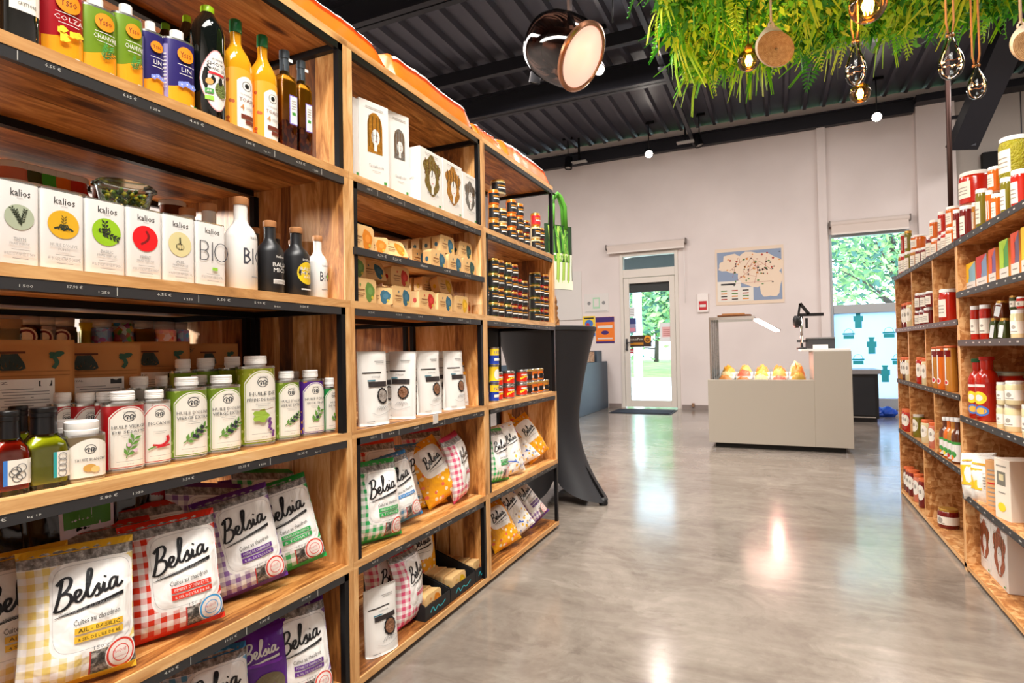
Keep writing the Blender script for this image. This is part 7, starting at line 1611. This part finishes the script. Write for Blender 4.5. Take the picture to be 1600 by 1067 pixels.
# row 2: kraft tea packs
KRT = M('kraft_tea', '#dcb47a', .7)
BL_ = [('#d07a14', 'orange'), ('#2c5f74', 'blue'), ('#b8240f', 'red'), ('#5f8238', 'green'), ('#d0a210', 'yellow'), ('#1f4644', 'teal')]
def tea_proto(ci):
    c, nm = BL_[ci]; w_, d_, h_ = .105, .038, .068; t = thing('tea_pack', 'kraft tea pack', 'tea pack', (0, 0, 0)); ol = []
    for cx, cz, a0 in ((w_/2-.012, h_-.012, 0), (-w_/2+.012, h_-.012, 90), (-w_/2+.006, .006, 180), (w_/2-.006, .006, 270)):
        rr = .012 if a0 < 180 else .006
        for q in range(4): a = R(a0+q*30); ol.append((cx+rr*math.cos(a), cz+rr*math.sin(a)))
    m = MB(); n = len(ol); m.v += [(x, -d_/2, z) for x, z in ol]+[(x*.97, d_/2, z*.94+.002) for x, z in ol]
    for k in range(n): k2 = (k+1) % n; m.face((k, n+k, n+k2, k2), KRT)
    m.face(range(n), KRT); m.face(list(reversed(range(n, 2*n))), KRT); m.build('pack_body', t)
    D = Dec(flat_surf(-d_/2)); CM = M('tea_blob_'+nm, c, .6); D.ell(w_*.22, h_*.46, w_*.19, h_*.40, CM, 20, 1, fn=lambda a: 1+.10*math.sin(3*a+1)+.05*math.sin(7*a)); D.ell(w_*.24, h_*.5, w_*.10, h_*.16, M('tea_blob_hi_'+nm, tuple(min(1, v*1.25+.02) for v in lin(c)), .6), 14, 1)
    D.ell(w_*.32, h_*.24, w_*.05, w_*.05, M('tea_seal', '#b8b81c' if ci in (1, 5) else '#7a3a24', .6) if False else _M.get('tea_s', M('tea_s', '#c9b23c', .6)), 10, 1)
    D.ell(-w_*.18, h_*.72, w_*.03, w_*.04, CM, 8, 1); D.patch(-w_*.36, w_*.0, h_*.5, h_*.54, M('tea_ink', '#7a4a24', .6), nx=1); D.patch(-w_*.40, w_*.0, h_*.36, h_*.39, _M['tea_ink'], nx=1); D.patch(-w_*.34, -w_*.06, h_*.26, h_*.285, _M['tea_ink'], nx=1); D.build('front_print', t)
    D = Dec(lambda s_, z, e: (-w_/2-e, -s_, z)); D.ell(0, h_*.45, .007, .009, CM, 10, 1); D.build('side_print', t)
    return t
TPR = {}
def tea(ci, Y, z, X, label, rz=0, rx=0, sc=1):
    if ci not in TPR: t = TPR[ci] = tea_proto(ci)
    else: t = dup(TPR[ci])
    t.location = (X, Y, z); t.rotation_euler = (rx, 0, math.pi/2+rz); t['label'] = label; t['group'] = 'kraft tea packs'; t.scale = (sc, sc, sc); return t
XT = XL-.035
def tp(ci, x0, x1, z, where, rz=0, rx=0, X=XT, sc=1):
    Y = (Yof(x0, XL-.015, z)+Yof(x1, XL-.015, z))/2; return tea(ci, Y, z, X, 'kraft tea pack with %s print, %s' % (BL_[ci][1], where), rz, rx, sc)
ZA, ZB = 1.3095, 1.1495; th_ = .069
tp(0, 550, 578, ZA, 'leftmost on the upper tea ledge', sc=1.15)
tp(0, 583, 602, ZA, 'second from left on the upper tea ledge, turned sideways', rz=-.7, sc=.8)
tp(0, 607, 641, ZA, 'third on the upper tea ledge, lying tilted back', rz=-.2, rx=-.55)
for i, (a, b, c) in enumerate(((651, 656, 5), (658, 663, 5))): pass
tp(1, 669, 702, ZA, 'lower layer, left of three on the upper tea ledge'); tp(1, 702, 722, ZA, 'lower layer, middle of three on the upper tea ledge'); tp(5, 722, 745, ZA, 'lower layer, right of three on the upper tea ledge')
tp(1, 688, 719, ZA+th_, 'upper layer, left of two on the upper tea ledge', X=XT-.012, rx=-.03); tp(5, 722, 743, ZA+th_, 'upper layer, right of two on the upper tea ledge', X=XT-.012, rx=-.03)
Y0_ = Yof(672, XL-.015, ZA); hs = th_*.98
for i in range(5): tea(1, Y0_+.015, ZA, XT-.052*(i+1), 'kraft tea pack filed behind the lower upper-ledge stack, rank %s from the front' % ORDW[i+1], .0)
for i in range(4): tea(5, Yof(700, XL-.015, ZA)+.03, ZA+th_, XT-.012-.052*(i+1), 'kraft tea pack filed behind in the upper layer, rank %s from the front' % ORDW[i+1], .0)
tp(3, 552, 586, ZB, 'leftmost on the lower tea shelf', sc=1.1); tp(3, 551, 575, ZB+th_*1.12, 'stacked at the far left of the lower tea shelf', X=XT-.02)
tp(1, 594, 607, ZB, 'turned edge on, second on the lower tea shelf', rz=-.9, sc=.8)
tp(1, 610, 646, ZB, 'third on the lower tea shelf'); tp(1, 588, 621, ZB+th_*1.15, 'tilted on top of the lower tea shelf row', X=XT-.04, rz=-.1, rx=-.35); tp(2, 622, 652, ZB+th_*1.06, 'stacked on the lower tea shelf beside the tilted one', X=XT-.03)
tp(2, 655, 681, ZB, 'fourth on the lower tea shelf'); tp(1, 683, 709, ZB, 'fifth on the lower tea shelf'); tp(4, 711, 733, ZB, 'sixth on the lower tea shelf'); tp(2, 735.5, 743, ZB, 'rightmost sliver on the lower tea shelf', X=XT-.03, sc=.8)
tp(4, 697, 722, ZB+th_*1.03, 'stacked over the fifth on the lower tea shelf', X=XT-.03, rx=-.25)
for i in range(4): tea(4, Yof(697, XL-.015, ZB)+.02, ZB+th_*1.02, XT-.085-.05*i, 'kraft tea pack filed in depth on the lower tea shelf, rank %s' % ORDW[i+1])
for i in range(4): tea(1, Yof(694, XL-.015, ZB), ZB, XT-.052*(i+1), 'kraft tea pack under the filed row of the lower tea shelf, rank %s' % ORDW[i+1])
for i in range(2): tea(1, Yof(614, XL-.015, ZB)+.02, ZB, XT-.05*(i+1), 'kraft tea pack behind the third of the lower tea shelf, rank %s' % ORDW[i+1])

# row 3: white pouches
PW = M('pouch_white', '#dcd9d4', .4)
def pouch_dec(win, band='#2c2626', accent=None):
    def dec(D, W, H):
        D.patch(-W*.42, W*.2, H*.70, H*.715, BLACK); D.text('crémeux', W*.0, H*.655, H*.03, GREY, W*.3); D.patch(W*.0, W*.34, H*.86, H*.868, GREY); D.patch(W*.04, W*.32, H*.835, H*.842, GREY)
        if accent: D.patch(-W*.30, W*.42, H*.735, H*.79, M('pouch_'+accent, accent, .45)); D.patch(-W*.34, W*.44, H*.56, H*.615, M('pouch_'+accent, accent, .45)); D.ell(W*.04, H*.42, W*.21, W*.21, BLACK, 40, 4, fn=lambda g: 1+.06*math.cos(12*g)); D.l += 2; D.ell(W*.04, H*.42, W*.15, W*.15, M('apricot', '#e8841c', .5), 24, 4)
        else:
            D.patch(-W*.28, W*.36, H*.515, H*.585, M('pouch_band', band, .45)); D.patch(-W*.30, -W*.05, H*.595, H*.61, M('pouch_teal', '#1c6a80', .5)); D.ell(W*.16, H*.39, W*.19, W*.22, BLACK, 40, 4, fn=lambda g: 1+.05*math.cos(12*g)); D.l += 2; D.ell(W*.16, H*.39, W*.15, W*.175, win, 24, 4)
        for i in range(4): D.stroke([(-W*(.1)+W*.08*i, H*.2), (-W*.0+W*.08*i, H*.25), (W*.1+W*.08*i, H*.22)], W*.012, GREY); D.l -= 1
        D.stroke([(-W*.25, H*.17), (0, H*.13), (W*.4, H*.18)], W*.01, GREY); D.patch(-W*.4, -W*.2, H*.05, H*.06, GREY)
    return dec
BRW = M('choc_window', '#7a5238', .6, bump=.8, bscale=90); GRW = M('seed_window', '#8a8078', .6, bump=.8, bscale=90)
Hp = .232
def pch(px0, px1, ins, yt, dec, label, f=.5, rx=-.04, z=Z3, seed=0, W=None, tw=0):
    X, Y, r_, h_ = lp(px0, px1, yt, z, ins); W = W or r_*2.1; return bag('snack_pouch', label, 'pouch', (XL-ins-.025, Y, z), facing(X, Y, f)+tw, rx, W, h_, .06, PW, dec, 'white snack pouches', seed, pouch=True, wr=.002)
pch(558, 598, .015, 549, pouch_dec(GRW), 'white snack pouch with grey window, leftmost in front', .25, seed=41, W=.115)
pch(587, 607, .09, 551, pouch_dec(GRW), 'white snack pouch behind the leftmost one', .3, seed=42, W=.11)
pch(606, 640, .035, 549, pouch_dec(BRW), 'white snack pouch turned to show its speckled side', 1.1, seed=43, W=.105, tw=-.35)
pch(632, 655, .095, 549, pouch_dec(BRW), 'white snack pouch behind the speckled one', .3, seed=44, W=.11)
pch(648, 683, .02, 548, pouch_dec(BRW), 'white snack pouch with brown window in the middle of the row', .25, seed=45, W=.11)
pch(672, 696, .10, 549, pouch_dec(BRW), 'white snack pouch behind the middle one', .3, seed=46, W=.11)
pch(690, 721, .02, 548, pouch_dec(BRW), 'white snack pouch with brown window, second from the right', .25, seed=47, W=.105)
pch(716, 741, .07, 548, pouch_dec(BRW, accent='#f0a01c'), 'white snack pouch with orange bands, rightmost', .3, seed=48, W=.13)
D = Dec(lambda s_, z, e: (XL+.013+e, s_, z)); yy = Yof(680, XL, .75); m = MB(); m.box(XL+.0005, XL+.003, yy-.016, yy+.016, Z3-.03, Z3+.002, M('clear_tag', '#cfc9c4', .3)); tag(m.build('price_tag'), 'small clear price tag clipped to the shelf edge below the pouches', 'tag')

# row 4 (middle): crisps
FLO = floral_mat('floral_yellow', '#f0a818', ['#3a9a7a', '#e8563a', '#f4e8c8'])
cb('green', 589, .055, 'green gingham crisp bag on the middle unit, leftmost with green seal', .40, -.08, seed=51, H=.26, W=.185)
cb('blue', 627, .07, 'pale blue gingham crisp bag leaning on the green one', .45, -.12, seed=52, ry=-.18, H=.245, W=.175)
cb('blue', 650, .16, 'pale blue gingham crisp bag behind the leaning one', .45, -.1, seed=53, H=.255, W=.17)
def flo_dec(D, W, H): D.script(W*.02, H*.68, W*.52, LOGO, .16, .062); D.patch(-W*.2, W*.25, H*.52, H*.525, GREY)
def fb(px_, ins, label, f, rx, z, seed, ry=0, W=.18, H=.25, mat_=None):
    if ins > .15: ins = min(ins, .205); rx = max(rx, -.12)
    X = XL-ins; Y = fitY(X, Yof(px_, X, z+.08), W, .07, f, z); return bag('crisp_bag', label, 'crisps', (X, Y, z+.003+abs(math.sin(ry))*W*.40), facing(X, Y, f), rx, W, H, .075, mat_ or FLO, flo_dec, 'flower printed crisp bags', seed, .03, ry=ry, seal=M('seal_amber', '#f0a818', .35))
fb(697, .075, 'yellow flower printed crisp bag tilting forward on the middle unit', .35, -.25, Z4, 61, ry=-.38)
fb(672, .12, 'yellow flower printed crisp bag lying low behind the tilted one', .35, -.7, Z4, 62, H=.19)
cb('pink', 735, .06, 'pink gingham crisp bag turned sideways by the right panel', -.12, -.08, seed=54, ry=-.12, H=.27, W=.16)
cb('pink', 678, .23, 'pink gingham crisp bag at the back of the middle unit', .5, -.2, seed=55, H=.29)
cb('red', 590, .23, 'dark shaded crisp bag top at the back left of the middle unit', .5, -.1, seed=56, H=.29)
# row 5 (middle)
X, Y, r_, h_ = lp(572, 610, 924, Z5, .01); pt = bag('snack_pouch', 'white snack pouch with round chocolate window on the bottom shelf', 'pouch', (XL-.035, Y, Z5), facing(X, Y, .3), -.05, .125, .205, .05, PW, pouch_dec(BRW), 'white snack pouches', 71, pouch=True, wr=.002)
cb('pink', 606, .13, 'pink gingham crisp bag behind the white pouch on the bottom shelf', .4, -.08, z=Z5, seed=72, H=.26, W=.17)
cb('pink', 640, .07, 'pink gingham crisp bag seen from its side on the bottom shelf', -.05, -.06, z=Z5, seed=73, H=.262, W=.17)
fb(655, .24, 'yellow crisp bag at the back of the bottom shelf', .4, -.1, Z5, 74, H=.27)
BT_ = M('black_card', '#17181a', .6); CY = M('cyan_print', '#2cb0c0', .5)
def tray(x0, x1, label, deep=.27, hi=.085):
    X = XL-.015; Ya, Yb_ = Yof(x0, X, Z5), Yof(x1, X, Z5); w_ = Yb_-Ya-.006; t = thing('display_tray', label, 'tray', (X-deep/2, (Ya+Yb_)/2, Z5), math.pi/2, 'black card display trays'); k = .003
    m = MB(); m.box(-w_/2, w_/2, -deep/2, deep/2, 0, k, BT_); m.box(-w_/2, w_/2, -deep/2, -deep/2+k, k, .05, BT_); m.box(-w_/2, w_/2, deep/2-k, deep/2, k, .16, BT_)
    for s in (-1, 1):
        x = s*(w_/2-k/2); b = len(m.v)
        for xx in (x-k/2, x+k/2): m.v += [(xx, -deep/2+k, k), (xx, deep/2-k, k), (xx, deep/2-k, .16), (xx, deep/2*.5, hi+.03), (xx, -deep/2+k, .055)]
        m.face((b, b+1, b+2, b+3, b+4), BT_); m.face((b+9, b+8, b+7, b+6, b+5), BT_)
        for i in range(5): m.face((b+i, b+5+i, b+5+(i+1) % 5, b+(i+1) % 5), BT_)
    m.build('tray_body', t); D = Dec(flat_surf(-deep/2)); D.text('Lucien', 0, .026, .018, CY, w_*.62, slope=.1) if False else D.stroke([(-w_*.3, .02), (-w_*.2, .034), (-w_*.12, .016), (0, .028), (w_*.12, .018), (w_*.3, .030)], .004, CY); D.build('tray_print', t); return (Ya+Yb_)/2, w_, X
for (x0, x1, ci, n, lab) in ((664, 704, 0, 2, 'left'), (704, 743, 4, 5, 'middle'), (743, 766, 2, 4, 'right')):
    Yc, w_, Xf = tray(x0, x1, 'black card display tray of kraft tea packs on the bottom shelf, %s of three' % lab)
    for i in range(n): tea(ci, Yc, Z5+.004, Xf-.035-.043*i-.0, 'kraft tea pack with %s print standing in the %s black tray, %s from the front' % (BL_[ci][1], lab, ORDW[i] if i else 'first'), 0, -.06, min(1, (w_-.012)/.107))

# ------------------------------------------------------------------ farthest unit
BKL = M('black_label', '#151517', .5)
def sj(x0, x1, yt, z, c, lid, lab, ins=.015, lc=BKL, grp='small jars on the farthest unit', lb='black'):
    X, Y, r_, h_ = lp(x0, x1, yt, z, ins); h_ = max(.03, h_); r_ = max(r_, .029); X = -(1.14+ins+r_); Y = Yof(x1-r_*FPX/((Vector((X, Y, z))-Vector((0, 0, CAM_H))).dot(_f2)), X, z); jar('spread_jar', lab, 'jar', X, Y, z, r_*.95, h_, c, lid, lb, facing(X, Y, .4), grp, labc=lc, seg=16); return z+h_
Z1t = 1.5305
cols = [(762, 781, 3), (781.5, 793, 2), (793.5, 808, 3), (809, 819, 3), (819.5, 829, 2), (829.5, 845, 3), (845.5, 852, 2)]
clr = [AMBR, CRM, ORA, BRN, DRED, CRM, DRED]; base_off = [338, 344, 351, 358, 364, 371, 377]
LIDA = M('amber_lid', '#c98a3a', .3, .4)
for i, (x0, x1, n) in enumerate(cols):
    z = Z1t
    xm = (x0+x1)/2; X, Y, r_, _ = lp(x0, x1, 340, z, .015); hj = .068
    for k in range(n):
        yt = proj(X, Y, z+hj)[1]; lc = BKL if not (i in (5,) and k == 2) else REDP
        z = sj(x0, x1, yt, z, clr[i] if k < 2 else ORA, LIDA if i < 4 else LIDGO, '%s jar, black label, %s level of %s column, farthest upper shelf' % (CN[id(clr[i] if k < 2 else ORA)], ('bottom', 'middle', 'top')[k], ORDW[i] if i else 'first'), lc=lc)+.0008
z = Z1t+.068*3+.003; sj(765, 791, proj(*lp(765, 791, 300, z, .03)[:2], z+.075)[1], z, CRM, LIDGO, 'large cream clip jar with black label crowning the first columns', ins=.02)
Z2t = 1.1495
cols2 = [(759.5, 765, 2, 0), (765.5, 780, 4, 1), (781, 789, 4, 2), (789.5, 801, 4, 3), (801.5, 810.5, 4, 4), (811, 817.5, 3, 5), (818, 826, 3, 6), (826.5, 834, 1, 4), (826, 846, 4, 3), (847, 851, 3, 5), (851.5, 858, 4, 4)]
ac = [LIDGO, LIDGO, LIDA, LIDGO, LIDA, LIDR, LIDGO]; cc = [BRN, DGR, BRN, DGR, DRED, DRED, BRN]; used = set()
AC = [M('dot_lime', '#6cc02f', .5), M('dot_teal', '#2c9a8a', .5), M('dot_violet', '#7a4aa0', .5), REDP]
for i, (x0, x1, n, ci) in enumerate(cols2):
    if i == 7: continue
    z = Z2t; ins = .015 if i != 8 else .02; X, Y, r_, _ = lp(x0, x1, 480, z, ins); hj = .066
    for k in range(n):
        yt = proj(X, Y, z+hj)[1]
        z = sj(x0, x1, yt, z, cc[ci], ac[ci], '%s jar, black label, %s level of %s column, farthest jar shelf' % (CN[id(cc[ci])], ORDW[k].replace('leftmost', 'bottom'), ORDW[i] if i else 'first'), ins=ins)+.0008
# row 3: blue and yellow cans, red tins
Z3t = .7645
BLC = M('can_blue', '#1c3a9a', .35); YLC = M('can_yellow', '#f0cc2c', .35)
zz = Z3t
for k in range(3):
    X, Y, r_, _ = lp(764, 780, 600, zz, .02); h_ = .082; t = thing('pate_can', 'blue and yellow can left of the red tins, %s of the stack' % ('bottom', 'middle', 'top')[k], 'can', (X, Y, zz), facing(X, Y, .4), 'blue and yellow cans')
    m = MB(); m.lathe([(r_*.97, 0), (r_, .002), (r_, .005), (r_*.98, .006), (r_*.98, h_-.006), (r_, h_-.005), (r_, h_), (r_*.93, h_-.002)], YLC, 24, mats=[TIN, TIN, TIN, YLC if k == 1 else BLC, TIN, TIN, TIN]); autosmooth(m.build('can_body', t))
    D = Dec(ol_surf(outline(r_*.98, r_*.98, 2, 36)))
    if k == 1: D.ell(r_*.1, h_*.5, r_*.7, h_*.3, PAPERW); D.patch(-r_*1.5, r_*1.5, h_*.08, h_*.14, BLC)
    else: D.patch(-r_*1.5, r_*1.5, h_*.55, h_*.92, BLC if k == 1 else YLC); D.text('PÂTÉ', r_*.1, h_*.73, h_*.22, BLC, r_*1.4); D.patch(-r_*.6, r_*.9, h_*.25, h_*.40, PAPERW)
    D.build('print', t); zz += h_+.0005
RC = M('tin_scarlet', '#d02a14', .35, .1)
for row in range(2):
    for i, (x0, x1, c) in enumerate(((778, 786, RC), (786.5, 804, RC), (805, 824, RC), (824.5, 832, BRN), (832.5, 841, ORA), (841.5, 849.5, ORA), (850, 858, AMBR))):
        if row == 1 and i == 6: continue
        X, Y, r_, _ = lp(x0, x1, 590, Z3t, .03); h_ = .066; z = Z3t+row*(h_+.0008); r_ = .029; X = -(1.14+.03+r_); Y = Yof(x1-r_*FPX/((Vector((X, Y, z))-Vector((0, 0, CAM_H))).dot(_f2)), X, z)
        t = thing('spread_tin', '%s tin, %s in the %s layer of the farthest unit' % ({0: 'scarlet', 1: 'scarlet', 2: 'scarlet', 3: 'brown', 4: 'orange', 5: 'orange', 6: 'amber'}[i], ordl(i, 7), ('lower', 'upper')[row]), 'tin', (X, Y, z), facing(X, Y, .4), 'red tins on the farthest unit')
        m = MB(); m.lathe([(r_*.98, 0), (r_, .002), (r_, .006), (r_*.985, .007), (r_*.985, h_*.8), (r_, h_*.82), (r_, h_-.002), (r_*.95, h_)], c, 20, mats=[TIN, TIN, TIN, c, TIN, LIDGO if i > 2 else TIN, TIN]); autosmooth(m.build('tin_body', t))
        D = Dec(ol_surf(outline(r_*.985, r_*.985, 2, 30))); D.stroke([(-r_*.9, h_*.3), (-r_*.1, h_*.48), (r_*.9, h_*.5)], h_*.14, YEL if i < 3 else PAPERW); D.patch(-r_*.7, r_*.8, h_*.57, h_*.66, PAPERW) if i < 3 else D.patch(-r_*.5, r_*.5, h_*.2, h_*.6, BKL); D.build('print', t)
# row 4 and 5 crisps of the farthest unit
FLW = floral_mat('floral_white', '#f2efec', ['#d86a5a', '#5a8ad0', '#f0c03a'])
BLB = M('blue_border', '#1c5ac8', .45)
def fw_dec(D, W, H): D.script(W*.04, H*.68, W*.52, LOGO, .16, .062); D.stroke([(-W*.36, H*.88), (-W*.38, H*.5), (-W*.34, H*.28), (-W*.05, H*.24), (W*.1, H*.2)], W*.03, BLB, smooth=False)
def wb_(px_, ins, label, f, rx, z, seed, ry=0, W=.17, H=.25):
    if ins > .15: ins = min(ins, .205); rx = max(rx, -.12)
    X = XL-ins; Y = fitY(X, Yof(px_, X, z+.08), W, .07, f, z); return bag('crisp_bag', label, 'crisps', (X, Y, z+.003+abs(math.sin(ry))*W*.40), facing(X, Y, f), rx, W, H, .075, FLW, fw_dec, 'flower printed crisp bags', seed, .03, ry=ry, seal=M('seal_white', '#e8e4e0', .4))
cb('green', 777, .06, 'green gingham crisp bag at the left of the farthest unit', .3, -.1, seed=81, H=.25, W=.15)
wb_(802, .05, 'white crisp bag with small flowers and a blue border line', .35, -.18, Z4, 82, ry=-.1, W=.16, H=.255)
wb_(828, .075, 'plain white bottom crisp bag slumped beside the flower printed ones', .5, -.5, Z4, 83, W=.14, H=.22, ry=-.35)
fb(848, .055, 'yellow flower printed crisp bag at the right of the farthest unit', .35, -.25, Z4, 84, ry=-.45, W=.16, H=.25)
fb(822, .22, 'amber crisp bag at the back of the farthest unit', .35, -.2, Z4, 85, H=.26)
fb(794, .06, 'yellow flower printed crisp bag on the bottom shelf of the farthest unit', .4, -.42, Z5, 86, ry=-.25, H=.22, W=.17)
wb_(818, .06, 'white flower printed crisp bag on the bottom shelf of the farthest unit', .4, -.38, Z5, 87, ry=-.42, W=.17, H=.25)
cb('purple', 846, .06, 'mauve gingham crisp bag leaning over the end of the bottom shelf', .4, -.45, z=Z5, seed=88, ry=-.5, W=.15, H=.25)
wb_(800, .20, 'white crisp bag in the second rank of the bottom shelf, farthest unit', .4, -.2, Z5, 89, H=.27)
cb('purple', 778, .17, 'mauve gingham crisp bag at the back left of the bottom shelf, farthest unit', .4, -.2, z=Z5, seed=90, H=.27)
